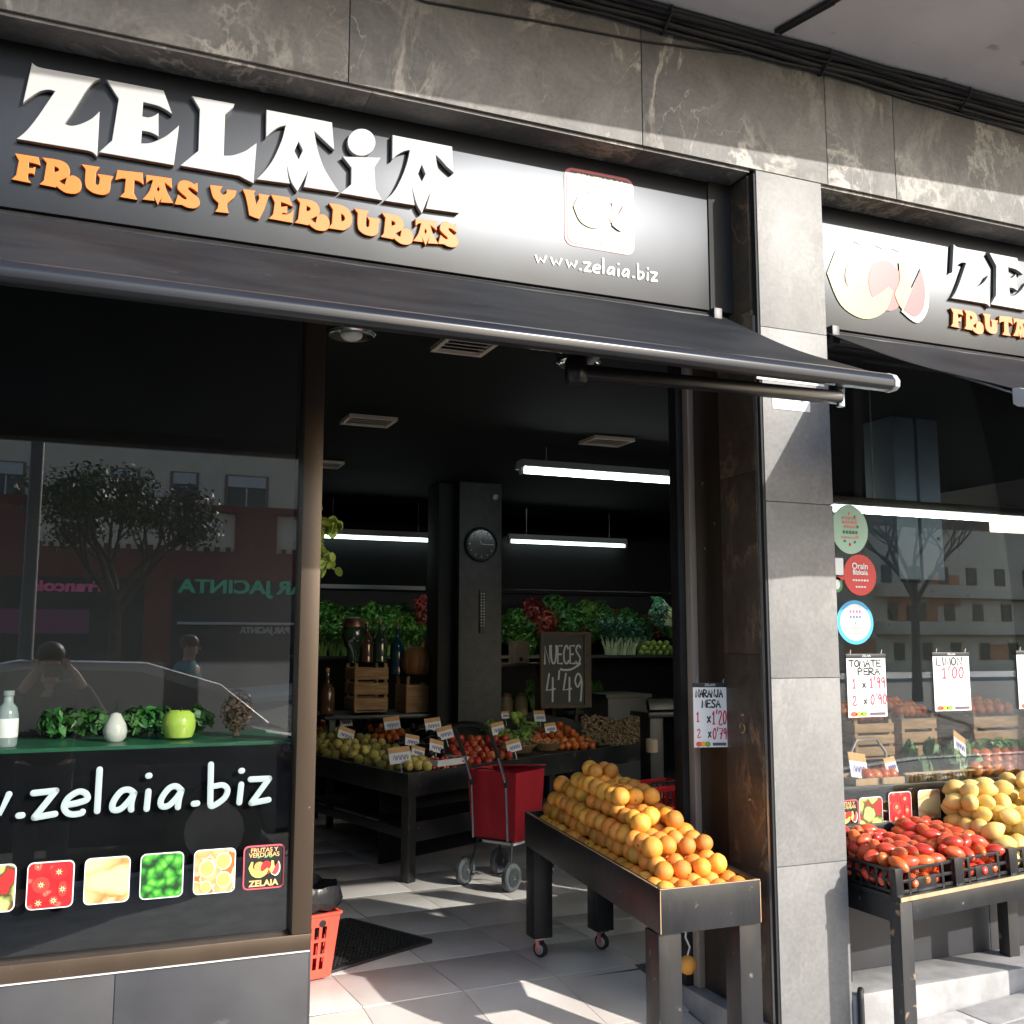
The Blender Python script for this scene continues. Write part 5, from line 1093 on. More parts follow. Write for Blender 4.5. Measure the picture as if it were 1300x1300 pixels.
pt = onY(531, 838, YB + .13); pr = onY(552, 838, YB + .13).x - pt.x; pbz = onY(531, 858, YB).z + .002
pk_ = thing('pumpkin', 'ribbed brown orange pumpkin on the wooden box beside the column', 'pumpkin', (pt.x, YB + .13, pbz))
part('flesh', MB().lathe([(pr * .15, .0), (pr * .7, .008), (pr * .96, pr * .5), (pr, pr * .85), (pr * .86, pr * 1.35), (pr * .5, pr * 1.62), (pr * .15, pr * 1.55)], 60, Matrix.Translation((pt.x, YB + .13, pbz)), lambda a: 1 - .055 * abs(math.sin(a * 5)) ** .4 * 0 - .06 * (1 - abs(math.sin(a * 5)) ** .5)), citrus('pumpkin_skin', (.30, .13, .05), (.40, .20, .08), rough=.5), pk_)
part('stem', MB().tube([(pt.x, YB + .13, pbz + pr * 1.5), (pt.x + .01, YB + .13, pbz + pr * 1.8), (pt.x + .03, YB + .12, pbz + pr * 2.)], [.018, .013, .016], 8), stem_m, pk_)
def bottle(px, pyb, pyt, y, col, label, base=None):
    p = onY(px, pyb, y); h_ = onY(px, pyt, y).z - p.z; r = h_ * .17; z = base if base is not None else p.z; h_ = onY(px, pyt, y).z - z
    t = thing('bottle', label, 'bottle', (p.x, y, z))
    part('glass', MB().lathe([(r * .8, 0), (r, .01), (r, h_ * .5), (r * .85, h_ * .58), (r * .3, h_ * .72), (r * .28, h_ * .9), (r * .34, h_ * .91)], 16, Matrix.Translation((p.x, y, z))), col, t)
    part('cork', MB().lathe([(r * .26, h_ * .905), (r * .26, h_ * 1.0)], 10, Matrix.Translation((p.x, y, z))), raw_wood, t)
    part('label', MB().lathe([(r * 1.01, h_ * .15), (r * 1.015, h_ * .16), (r * 1.015, h_ * .42), (r * 1.01, h_ * .43)], 16, Matrix.Translation((p.x, y, z))), paper if 'label' in label else col, t)
bg_ = mat('bottle_glass_blue', (.01, .06, .10), rough=.06, spec=.8); bgr = mat('bottle_glass_green', (.03, .06, .035), rough=.06, spec=.8); bgb = mat('bottle_glass_brown', (.09, .045, .025), rough=.08, spec=.8)
ctz = b.z + .002
bottle(465, 840, 788, YB + .12, bgb, 'brown glass bottle on the slatted crate', ctz); bottle(482, 842, 786, YB + .18, bgr, 'clear green glass bottle on the slatted crate', ctz); bottle(504, 842, 790, YB + .22, bg_, 'blue glass bottle beside the pumpkin', onY(504, 858, YB).z + .002); bottle(415, 905, 848, YB + .05, bgb, 'brown decanter bottle near the window post', tbl_z + .001); bottle(536, 892, 866, YB + .1, bgr, 'small clear bottle inside the wooden box', onY(531, 906, YB).z + .002)
lp = onY(449, 800, YB + .1); t = thing('demijohn', 'round dark glass jar with copper lid on the slatted crate', 'jar', (lp.x, YB + .1, ctz))
part('body', MB().lathe([(.05, 0), (.055, .03), (.05, .10), (.085, .17), (.095, .24), (.085, .30)], 20, Matrix.Translation((lp.x, YB + .1, ctz))), bgr, t); part('lid', MB().lathe([(.088, .30), (.09, .33), (.07, .37), (.02, .385)], 20, Matrix.Translation((lp.x, YB + .1, ctz))), mat('copper', (.25, .13, .09), rough=.35, metal=.6), t)
# chalkboard
ca, cb_ = onY(690, 895, 5.0), onY(741, 808, 5.0)
t = thing('chalkboard', 'black chalkboard reading NUECES 4,49 in a dark wooden frame', 'chalkboard', ((ca.x + cb_.x) / 2, 5.0, ca.z))
part('board', MB().box((ca.x, 5.0, ca.z), (cb_.x, 5.012, cb_.z + .01)), mat('slate_black', (.012, .016, .018), (.022, .026, .028), rough=.6, scale=10), t)
wfr = mat('dark_frame_wood', (.035, .02, .012), (.06, .035, .02), rough=.6, scale=14)
for a0, b0 in (((ca.x - .03, ca.z - .03), (ca.x - .001, cb_.z + .04)), ((cb_.x + .001, ca.z - .03), (cb_.x + .07, cb_.z + .04)), ((ca.x, ca.z - .03), (cb_.x, ca.z - .001)), ((ca.x, cb_.z + .011), (cb_.x, cb_.z + .04))): part('frame', MB().box((a0[0], 4.99, a0[1]), (b0[0], 5.02, b0[1])), wfr, t)
for x in (ca.x + .03, cb_.x - .03): part('leg', MB().bar((x, 5.03, ca.z + .3), (x, 5.25, FZ), .03), wfr, t)
chalk = mat('chalk', (.50, .52, .52), rough=.9); W_ = cb_.x - ca.x; Hh = cb_.z - ca.z; q = MB()
hand_text(q, 'NUECES', ca.x + .03 * W_, ca.z + .60 * Hh, .26 * Hh, .125 * W_, .0085, 4.997, .22); part('chalk_lettering', q, chalk, t)
q = MB(); stroke(q, [(ca.x + .42 * W_, ca.z + .52 * Hh), (ca.x + .66 * W_, ca.z + .51 * Hh), (ca.x + .9 * W_, ca.z + .6 * Hh)], .009, y=4.997); part('chalk_underline', q, chalk, t)
q = MB(); hand_text(q, "4'49", ca.x + .06 * W_, ca.z + .05 * Hh, .40 * Hh, .22 * W_, .0085, 4.997, .22); part('chalk_price', q, chalk, t)

# ---- back wall shelving with greens
SH = 6.45
shelf = thing('back_shelf', 'black wall shelving at the back of the shop packed with leafy vegetables', 'shelf', (4.0, SH, FZ))
zt = onY(640, 752, SH).z; zm = onY(640, 832, SH).z; zl_ = onY(640, 905, SH).z
part('canopy', MB().box((1.4, SH - .25, zt + .02), (6.6, SH + .75, zt + .55)), wallm, shelf)
part('light_bar', MB().box((onY(395, 750, SH - .26).x, SH - .262, zt - .01), (onY(540, 750, SH - .26).x, SH - .251, zt + .028)), mat('pale_trim', (.40, .46, .48), rough=.3), shelf)
part('back_panel', MB().box((1.4, SH + .76, FZ), (6.6, SH + .8, zt + .55)), black_matt, shelf)
for z in (zm, zl_): part('board', MB().box((1.4, SH - .05, z - .03), (6.6, SH + .755, z)), black_wood, shelf)
for x in (1.36, 3.9, 6.6): part('upright', MB().box((x, SH - .06, FZ), (x + .035, SH + .758, zt + .018)), black_wood, shelf)
part('lip', MB().box((1.4, SH - .25, zt - .022), (6.6, SH - .235, zt + .019)), wallm, shelf)  # lip added to keep the shelf tube out of sight
part('hidden_lamp_tube', MB().tube([(1.6, SH - .19, zt + .004), (6.4, SH - .19, zt + .004)], .012, 8), mat('hidden_shelf_tube', (.9, 1., .9), emit=5.), shelf)  # unseen tube added behind the lip to brighten the greens
def bunch(kind, seed):
    rnd = random.Random(seed); mb = MB(); m = {'celery': stalk_m, 'leek': leek_w}.get(kind)
    if kind in ('celery', 'leek'):
        for k in range(14):
            x = (k % 7 - 3) * .022 + rnd.uniform(-.009, .009); yy = (k // 7) * .035 + rnd.uniform(-.012, .012); h_ = rnd.uniform(.17, .27); mb.tube([(x * .6, yy * .6, 0), (x * .9, yy, h_ * .45), (x * 1.5 + rnd.uniform(-.02, .02), yy * 1.4 + rnd.uniform(-.02, .02), h_)], [.020, .015, .007], 6)
        st = mb.mesh(kind + '_stalks', m); mb = MB()
        for k in range(9):
            x = (k - 4) * .03; h_ = .25 + rnd.uniform(0, .14); leaf_cloud(mb, (x + rnd.uniform(-.02, .02), rnd.uniform(-.05, .02), h_), .055, .055, .10, 42, .026, .5, .6, rnd)
        return st, mb.mesh(kind + '_leaves', mid_leaf if kind == 'celery' else blue_leaf)
    leaf_cloud(mb, (0, 0, .14), .13, .10, .14, 300, .034 if kind != 'herb' else .02, .3, .8, rnd); st = MB()
    for k in range(6): st.tube([(rnd.uniform(-.02, .02), 0, 0), (rnd.uniform(-.05, .05), rnd.uniform(-.03, .03), .13)], .006, 5)
    return st.mesh(kind + '_stems', stalk_m), mb.mesh(kind + '_leaves', {'dark': dk_leaf, 'mid': mid_leaf, 'red': red_leaf, 'herb': dk_leaf}[kind])
BN = {k: [bunch(k, s_) for s_ in (1, 2, 3)] for k in ('celery', 'leek', 'dark', 'mid', 'red', 'herb')}
BL = {'celery': ('celery', 'bunch of pale celery stalks upright on the back shelf'), 'leek': ('leek', 'bundle of white stemmed leeks on the back shelf'), 'dark': ('leafy_greens', 'bunch of dark leafy greens on the back shelf'), 'mid': ('leafy_greens', 'bunch of bright leafy greens on the back shelf'), 'red': ('red_chard', 'bunch of dark red chard leaves on the back shelf'), 'herb': ('herb_bunch', 'bunch of fine dark herbs on the back shelf')}
def veg(kind, px, py, dy=0., s_=1., lean=0.):
    p = onY(px, py, SH + dy); nm, lab = BL[kind]; t = thing(nm, lab, nm.replace('_', ' '), p, 0, nm.replace('_', ' ') + ' on the back shelf'); t.scale = (s_, s_, s_); t.rotation_euler = (random.uniform(-.2, .05), lean, random.uniform(-.5, .5))
    a, b = random.choice(BN[kind]); put('stalks', a, t); put('leaves', b, t)
for px in (408, 424, 440, 456): veg('celery', px, 836, .05, .75)
for px, k in ((412, 'mid'), (432, 'herb'), (452, 'dark'), (472, 'mid'), (492, 'mid'), (512, 'dark'), (486, 'dark'), (420, 'dark'), (462, 'herb')): veg(k, px, random.uniform(800, 808), .35, 1.05)
for px in (488, 514, 526): veg('celery', px, 834, .2, .8)
for px, py in ((540, 800), (552, 786), (548, 830), (556, 838), (538, 782)): veg('red', px, py, .15, .8)
for px, py, k, s_, ln in ((655, 836, 'mid', 1.1, .5), (668, 830, 'dark', 1., .4), (652, 800, 'mid', .9, .3), (684, 806, 'red', 1.2, .5), (700, 826, 'red', .9, .3), (672, 790, 'red', 1., .3), (712, 800, 'dark', 1.2, 0), (728, 806, 'dark', 1.1, .1), (744, 790, 'mid', .9, 0), (760, 800, 'herb', 1.2, 0), (776, 806, 'herb', 1.1, 0), (700, 785, 'dark', 1., .2), (735, 830, 'herb', 1., 0)): veg(k, px, py, .3, s_, ln)
for px in (776, 788, 800): veg('leek', px, 834, .05, .95)
veg('leek', 852, 778, .15, .9, -1.35); veg('leek', 856, 790, .1, .9, -1.3); veg('leek', 816, 832, .1, .8, .1)
for i in range(16): veg(('mid', 'dark', 'herb', 'mid')[i % 4], 404 + i * 9.5, random.uniform(812, 822), .30, random.uniform(.85, 1.1), random.uniform(-.3, .3))
for i in range(22): veg(('dark', 'mid', 'herb', 'dark', 'red')[i % 5], 648 + i * 9.6, random.uniform(802, 822), .36, random.uniform(.85, 1.15), random.uniform(-.3, .3))
for i in range(8): veg('celery', 470 + i * 9, 836, .12, .78)
for i in range(7): veg(('mid', 'celery', 'dark')[i % 3], 655 + i * 26, 904, .1, .75)
for i in range(16):
    p = onY(814 + (i % 6) * 8 + (i // 6) * 4, 829 - (i // 6) * 6, SH + .02); tag(put('green_apple', ME['green'][0], None, p, rnd_rot()), 'green apple in the small pile on the right of the back shelf', 'apple', 'green apples on the back shelf')
for i in range(5): veg('herb', 770 + i * 18, 905, .1, .7)
# small paper bags and jars right of the column
bagm = mat('kraft_paper', (.36, .26, .17), (.46, .35, .24), rough=.8, scale=12)
z_s = onY(660, 842, 5.4).z
sp_ = thing('side_shelf', 'small dark shelf right of the column holding a card box and jars', 'shelf', (3.75, 5.4, FZ))
part('board', MB().box((3.4, 5.35, z_s - .025), (4.1, 5.75, z_s)), wfr, sp_); part('board', MB().box((3.4, 5.35, z_s - .50), (4.1, 5.75, z_s - .475)), wfr, sp_); part('upright', MB().box((3.37, 5.35, FZ), (3.399, 5.75, z_s)), wfr, sp_); part('upright', MB().box((4.101, 5.35, FZ), (4.13, 5.75, z_s)), wfr, sp_)
a = onY(651, 838, 5.45); b = onY(672, 814, 5.45)
t = thing('card_box', 'small cream card box with arch window on the side shelf', 'box', ((a.x + b.x) / 2, 5.5, z_s)); part('body', MB().box((a.x, 5.45, z_s + .001), (b.x, 5.55, b.z)), bagm, t, .003); part('arch', MB().lathe([(.001, 0), (.02, .001), (.02, .003), (.001, .004)], 16, Matrix.Translation(((a.x + b.x) / 2, 5.4495, z_s + .035)) @ FRONT.to_4x4()), wfr, t)
for i, (px, lab) in enumerate(((645, 'glass jar of pale nuts next to the column'), (664, 'glass jar of pale nuts with dark lid on the side shelf'))):
    p = onY(px, 890, 5.42); r = .065; t = thing('jar', lab, 'jar', (p.x, 5.47, z_s - .474)); part('body', MB().lathe([(r * .9, .0), (r, .02), (r, .14), (r * .8, .17)], 18, Matrix.Translation((p.x, 5.47, z_s - .474))), citrus('jar_nuts', (.34, .24, .12), (.46, .34, .18), rough=.15), t); part('lid', MB().lathe([(r * .82, .171), (r * .84, .20), (r * .3, .205)], 18, Matrix.Translation((p.x, 5.47, z_s - .474))), MATS['copper'], t)
# grey cupboard, till and stacked baskets by the right side
pc = onY(790, 890, 5.2); pd = onY(822, 935, 5.2)
t = thing('grey_cupboard', 'plain grey cupboard behind the walnuts', 'cupboard', (5.0, 5.5, FZ)); part('body', MB().box((onY(772, 900, 5.2).x, 5.2, FZ), (onY(823, 900, 5.2).x, 5.7, onY(790, 886, 5.2).z)), mat('grey_laminate', (.05, .05, .046), (.065, .065, .06), rough=.5, scale=4), t, .004); part('top', MB().box((onY(768, 900, 5.2).x, 5.17, onY(790, 886, 5.2).z + .001), (onY(826, 900, 5.2).x, 5.72, onY(790, 884, 5.2).z + .02)), black_wood, t)
a = onY(823, 955, 3.6); b = onY(856, 893, 3.6)
t = thing('weighing_scale', 'black weighing scale on a column stand beside the door post', 'scale', (a.x + .1, 3.7, FZ)); part('column', MB().box((a.x + .03, 3.62, FZ), (a.x + .15, 3.78, b.z - .10)), black_paint, t, .01); part('pan', MB().box((a.x - .02, 3.55, b.z - .10), (a.x + .30, 3.85, b.z - .06)), black_paint, t, .012); part('display', MB().obox((a.x + .14, 3.62, b.z - .01), (.26, .05, .09), Matrix.Rotation(-.3, 3, 'X')), black_wood, t, .01); part('paper_roll', MB().lathe([(.03, 0), (.045, .002), (.045, .1), (.03, .102)], 16, Matrix.Translation((a.x + .02, 3.58, b.z - .36))), bagm, t)
# red shopping baskets on a low plinth behind the stand
redpl = mat('red_plastic', (.50, .012, .018), (.56, .02, .025), rough=.32, scale=6)
def basket(x, y, z, n, rot, label):
    t = thing('shopping_basket', label, 'basket', (x, y, z), rot); w_, d_, h_ = .22, .15, .20
    for k, (zz, e_) in enumerate(((.0, -.03), (.205, .0))):
        pts = [(-w_ - e_, -d_ - e_, zz), (w_ + e_, -d_ - e_, zz), (w_ + e_, d_ + e_, zz), (-w_ - e_, d_ + e_, zz), (-w_ - e_, -d_ - e_, zz)]
        for a, b in zip(pts[:-1], pts[1:]): part('rim' if k else 'foot', MB().bar(a, b, .018, .03 if k else .012), redpl, t, .004, world=False)
    for i in range(9):
        x_ = -w_ + .02 + i * (2 * w_ - .04) / 8
        for s_ in (-1, 1): part('rib', MB().bar((x_ * .88, s_ * (d_ - .03), 0), (x_, s_ * d_, .2), .012, .006), redpl, t, world=False)
    for i in range(5):
        y_ = -d_ + .03 + i * (2 * d_ - .06) / 4
        for s_ in (-1, 1): part('rib', MB().bar((s_ * (w_ - .03), y_ * .88, 0), (s_ * w_, y_, .2), .012, .006), redpl, t, world=False)
    part('base', MB().box((-w_ + .02, -d_ + .02, 0), (w_ - .02, d_ - .02, .008)), redpl, t, world=False)
    part('handle', MB().tube([(-w_ + .03, -d_, .215), (-w_ * .5, -d_ * .6, .235), (w_ * .5, -d_ * .6, .235), (w_ - .03, -d_, .215)], .008, 8), cable, t, world=False)
bp_ = onY(833, 998, 2.3)
pl = thing('plinth', 'low black plinth under the red shopping baskets', 'plinth', (bp_.x, 2.3, FZ)); part('body', MB().box((bp_.x - .28, 2.08, FZ), (bp_.x + .28, 2.52, bp_.z - .33)), black_wood, pl, .006)
basket(bp_.x, 2.3, bp_.z - .325, 1, R_(12), 'lower red plastic shopping basket behind the orange stand'); basket(bp_.x, 2.3, bp_.z - .20, 1, R_(12), 'topmost red plastic shopping basket behind the orange stand')

# ================================================================== RED SHOPPING TROLLEY
tr = thing('shopping_trolley', 'red fabric shopping trolley with grey wheels parked by the counter', 'trolley', (2.55, 2.72, FZ), R_(-58))
red_cloth = mat('red_cloth', (.42, .008, .018), (.50, .012, .026), rough=.75, scale=5, bump=.2, bscale=24)
bb = MB(); b0, b1 = (.155, .125), (.185, .155); zb0, zb1 = .265, .685
nx = 6
def ringp(hx, hy, z, puff):
    out = []
    for k in range(24):
        a = 2 * math.pi * k / 24; c, s_ = math.cos(a), math.sin(a); q = max(abs(c), abs(s_)); out.append((hx * c / q * (1 + puff * .02 * math.sin(k * 1.7)), hy * s_ / q * (1 + puff * .02 * math.cos(k * 2.3)), z))
    return out
rings = [ringp(b0[0] * .9, b0[1] * .9, zb0, 0), ringp(*b0, zb0 + .02, 1), ringp(.172, .142, .40, 2), ringp(.180, .150, .54, 2), ringp(*b1, zb1, 1), ringp(b1[0] * .97, b1[1] * .97, zb1 - .003, 0), ringp(.16, .13, .5, 0)]
for r in rings: bb.v += r
for k in range(len(rings) - 1):
    for j in range(24): a = k * 24 + j; b = k * 24 + (j + 1) % 24; bb.f.append((a, b, b + 24, a + 24))
bb.f.append(tuple(range(24))[::-1]); bb.f.append(tuple(range(6 * 24, 7 * 24)))
part('bag', bb, red_cloth, tr, world=False, angle=50)
part('flap', MB().prism([(-.19, .10), (.19, .10), (.19, .17), (-.19, .17)], .688, .696, lambda u, v, d: (u, v, d + .02 * math.sin(u * 12))), red_cloth, tr, .003, world=False)
part('drawstring', MB().tube([(.16 * math.cos(a), -.16 + .02 * math.sin(3 * a), .67 + .03 * math.sin(a)) for a in [k * .3 for k in range(11)]], .004, 6), cable, tr, world=False)
for x in (-.13, .13):
    part('rod', MB().tube([(x, -.165, .28), (x, -.185, .62), (x * 1.0, -.27, .80)], .009, 10), chrome, tr, world=False)
    part('handle_side', MB().tube([(x, -.262, .785), (x, -.33, .90), (x * .98, -.37, .965)], .013, 10), cable, tr, world=False)
    part('clip', MB().tube([(x, -.18, .60), (x, -.188, .65)], .014, 10), cable, tr, world=False)
part('handle_grip', MB().tube([(-.128, -.37, .965), (-.05, -.385, .985), (.05, -.385, .985), (.128, -.37, .965)], .016, 10), cable, tr, world=False)
part('axle_frame', MB().tube([(-.15, -.17, .09), (-.13, -.12, .27), (.13, -.12, .27), (.15, -.17, .09)], .008, 8), cable, tr, world=False)
part('axle_frame', MB().tube([(-.15, .15, .09), (-.13, .10, .27), (.13, .10, .27), (.15, .15, .09)], .008, 8), cable, tr, world=False)
part('stand_loop', MB().tube([(-.12, -.17, .085), (-.10, -.02, .03), (.10, -.02, .03), (.12, -.17, .085)], .006, 8), chrome, tr, world=False)
part('base_plate', MB().box((-.12, -.09, .24), (.12, .09, .262)), white_vinyl, tr, .006, world=False)
for x, y in ((-.175, -.19), (.175, -.19), (-.175, .17), (.175, .17)):
    r = .082; M = Matrix.Translation((x, y, r)) @ Matrix.Rotation(math.pi / 2, 4, 'Y')
    w_ = part('wheel', MB().lathe([(r * .66, -.018), (r * .92, -.020), (r, -.012), (r, .012), (r * .92, .020), (r * .66, .018)], 28, M), tyre, tr, world=False)
    part('rim', MB().lathe([(r * .12, -.028), (r * .35, -.022), (r * .58, -.020), (r * .655, -.0215), (r * .655, .0215), (r * .58, .020), (r * .35, .022), (r * .12, .028)], 24, M), mat('dark_grey_plastic', (.035, .04, .042), rough=.4), w_, world=False)
    part('hub', MB().lathe([(.008, -.032), (.012, -.030), (.012, .030), (.008, .032)], 10, M), chrome, w_, world=False)

# ================================================================== RED BIN, LINER, DOORMAT
bx, by = 1.00, 1.36
coral = mat('coral_plastic', (.72, .075, .045), (.78, .09, .055), rough=.38, scale=5)
BS = .86
bn = thing('red_bin', 'tall coral red plastic basket bin with slots beside the window post', 'bin', (bx, by, FZ + .014), R_(14))
def bin_side(M, wb, wt, h_, cols=4, rows=3):
    m = MB()
    def P(u, v, d): w_ = wb + (wt - wb) * v / h_; return M @ Vector((u * w_ / 2, d, v))
    us = [-1]; 
    for c in range(cols): us += [-.62 + c * 1.24 / cols + .06, -.62 + (c + 1) * 1.24 / cols - .06]
    us.append(1); vs_ = [0, .03]
    for r in range(rows): vs_ += [.035 + r * (h_ * .72) / rows + .012, .035 + (r + 1) * (h_ * .72) / rows - .004]
    vs_ += [h_]
    for i in range(len(us) - 1):
        for j in range(len(vs_) - 1):
            hole = (i % 2 == 1) and (j >= 2 and j % 2 == 0) and j < len(vs_) - 2
            if hole: continue
            q = MB().prism([(us[i], vs_[j]), (us[i + 1], vs_[j]), (us[i + 1], vs_[j + 1]), (us[i], vs_[j + 1])], 0, .004, P); m.join(q)
    return m
for k in range(4):
    M = Matrix.Rotation(k * math.pi / 2, 4, 'Z') @ Matrix.Translation((0, -.118, 0)) @ Matrix.Rotation(.10, 4, 'X')
    part('side', bin_side(M, .225, .29, .33), coral, bn, world=False, smooth=False)
    part('rim', MB().obox(M @ Vector((0, .0, .33)), (.30, .02, .014), M.to_3x3()), coral, bn, .003, world=False)
    for s_ in (-.05, .05): part('grip_hole', MB().lathe([(.001, 0), (.019, .0005), (.019, .002), (.001, .0025)], 14, M @ Matrix.Translation((s_, -.0008, .285)) @ FRONT.to_4x4()), black_matt, bn, world=False)
part('bottom', MB().box((-.108, -.108, .002), (.108, .108, .008)), coral, bn, world=False); bn.scale = (BS, BS, BS * .96)
liner_m = mat('grey_bin_liner', (.008, .008, .009), (.018, .018, .02), rough=.25, scale=8, bump=.4, bscale=18)
ln = MB(); rnd = random.Random(5); K = 28
for lv, (r, z) in enumerate(((.150, .10), (.156, .20), (.162, .30), (.176, .345), (.192, .37), (.205, .395), (.196, .455), (.188, .475), (.178, .45), (.155, .36), (.12, .2))):
    for k in range(K):
        a = 2 * math.pi * k / K; q = max(abs(math.cos(a)), abs(math.sin(a))); rr = r / (q ** .75) * .84 * (1 + .05 * math.sin(k * 2.9 + lv)); zz = z + (.012 * math.sin(k * .9 + lv * .5) + .005 * math.sin(k * 2.3) if lv > 2 else 0)
        if lv < 3: rr = .10
        ln.v.append((rr * math.cos(a), rr * math.sin(a), zz))
for lv in range(3, 10):
    for k in range(K): a = lv * K + k; b = lv * K + (k + 1) % K; ln.f.append((a, b, b + K, a + K))
lo = thing('bin_liner', 'crumpled shiny dark bag folded over the rim of the red bin', 'bin bag', (bx, by, FZ + .014), R_(14)); part('bag', ln, liner_m, lo, world=False, angle=70); lo.scale = (BS, BS, BS * .96)
m0, m1, m2 = onZ(546, 1197, FZ), onZ(400, 1241, FZ), onZ(440, 1163, FZ)
u_ = (m1 - m0).normalized(); v_ = Vector((u_.y, -u_.x, 0)); v_ = -v_ if v_.y < 0 else v_
mt = thing('doormat', 'black rubber doormat with honeycomb holes lying inside the entrance', 'doormat', (m0 + u_ * .4 + v_ * .3)[:2] + (FZ,))
rub = mat('black_rubber', (.012, .012, .012), (.022, .022, .022), rough=.55, scale=40); q = MB(); LM, WM, cell = .80, .62, .026
nxm, nym = int(LM / cell), int(WM / cell)
for i in range(nxm + 1): a = m0 + u_ * (i * cell); q.bar((a.x, a.y, FZ + .007), tuple((a + v_ * WM)[:2]) + (FZ + .007,), .006, .010)
for j in range(nym + 1): a = m0 + v_ * (j * cell); q.bar((a.x, a.y, FZ + .0078), tuple((a + u_ * LM)[:2]) + (FZ + .0078,), .006, .010)
tag(part('grid', q, rub, mt, smooth=False), kind='stuff')
for a, b in ((m0, m0 + u_ * LM), (m0, m0 + v_ * WM), (m0 + u_ * LM, m0 + u_ * LM + v_ * WM), (m0 + v_ * WM, m0 + u_ * LM + v_ * WM)): part('edge', MB().bar((a.x, a.y, FZ + .008), (b.x, b.y, FZ + .008), .03, .013), rub, mt, .002)
part('underlay', MB().prism([tuple(p[:2]) for p in (m0, m0 + u_ * LM, m0 + u_ * LM + v_ * WM, m0 + v_ * WM)], FZ + .0008, FZ + .0022, lambda u, v, d: (u, v, d)), rub, mt)

# ================================================================== STREET TABLE WITH CRATES
TSL = .055; tz0 = .648
table = thing('market_table', 'worn black wooden table with pale edges under the tomato crates', 'table', (3.9, 0, gz(3.9)))
def tzz(x): return tz0 + (x - 2.93) * TSL
TX0, TX1, TY0, TY1 = 2.935, 4.95, -.235, .185
def slab(y0, y1, h0, h1, x0, x1): return MB().prism([(x0, tzz(x0) + h0), (x1, tzz(x1) + h0), (x1, tzz(x1) + h1), (x0, tzz(x0) + h1)], y0, y1, lambda u, v, d: (u, d, v))
part('top', slab(TY0, TY1, -.018, 0, TX0, TX1), black_wood, table, .003)
part('worn_edge', slab(TY0 - .0045, TY0 - .0003, -.016, -.001, TX0 + .002, TX1), raw_wood, table)
part('apron', slab(TY0 + .006, TY0 + .03, -.095, -.0185, TX0 + .065, TX1 - .065), black_wood, table, .002); part('apron', slab(TY1 - .03, TY1 - .006, -.095, -.0185, TX0 + .065, TX1 - .065), black_wood, table, .002)
for x in (TX0 + .006, TX1 - .03): part('apron', slab(TY0 + .065, TY1 - .065, -.10, -.0185, x, x + .024), black_wood, table, .002)
edge_worn = mat('black_wood_worn_edges', (.020, .020, .022), (.035, .034, .034), rough=.45, scale=10, bump=.12, bscale=50, stretch=(1, 1, .25), dirt=((.34, .23, .13, 1), 17, .60, .85))
for x in (TX0 + .003, 3.87, TX1 - .067):
    for y in (TY0 + .004, TY1 - .064): part('leg', MB().box((x, y, (gz(x) + .006) if y < 0 else RB + .001), (x + .06, y + .06, tzz(x) - .019)), edge_worn, table, .003)
crate_pl = mat('black_crate_plastic', (.010, .010, .011), (.016, .016, .017), rough=.3, scale=9)
def plastic_crate(x0, x1, y0, y1, h_, label):
    t = thing('plastic_crate', label, 'crate', ((x0 + x1) / 2, (y0 + y1) / 2, tzz(x0) + .002), Matrix.Rotation(-math.atan(TSL), 3, 'Y')); W2, D2 = (x1 - x0) / 2, (y1 - y0) / 2
    def pc(nm, a, b): part(nm, MB().box(a, b), crate_pl, t, .0015, world=False)
    pc('base', (-W2, -D2, 0), (W2, D2, .006))
    for s_ in (-1, 1):
        y = s_ * (D2 - .006)
        for z in (.010, .048, h_ - .014): pc('rail', (-W2, y - .006, z), (W2, y + .006, z + .012))
        for k in range(6):
            x = -W2 + .004 + k * (2 * W2 - .020) / 5
            if k in (2, 3): continue
            pc('stile', (x, y - .007, .006), (x + .012, y + .007, h_ - .002))
        pc('plate', (-W2 * .32, y - .0075, .008), (W2 * .32, y + .0075, .062))
        x = s_ * (W2 - .006)
        for z in (.010, .05, h_ - .014): pc('rail', (x - .006, -D2 + .013, z), (x + .006, D2 - .013, z + .012))
        for k in range(9): yy = -D2 + .016 + k * (2 * D2 - .044) / 8; pc('stile', (x - .005, yy, .006), (x + .005, yy + .014, h_ - .003))
    for sx in (-1, 1):
        for sy in (-1, 1): pc('corner', (sx * W2 - .012 - .0005 * sx, sy * D2 - .012 - .0005 * sy, .0), (sx * W2 + .012 - .0125 * sx, sy * D2 + .012 - .0125 * sy, h_ + .004))
    return t
CR = [(2.945, 3.245, 'tomato'), (3.252, 3.535, 'tomato'), (3.542, 3.86, 'lemon'), (3.867, 4.2, 'lemon')]
CLAB = ['black plastic crate of plum tomatoes beside the pillar', 'black plastic crate of plum tomatoes next to the lemons', 'black plastic crate of lemons next to the tomatoes', 'black plastic crate of lemons farther along the table']
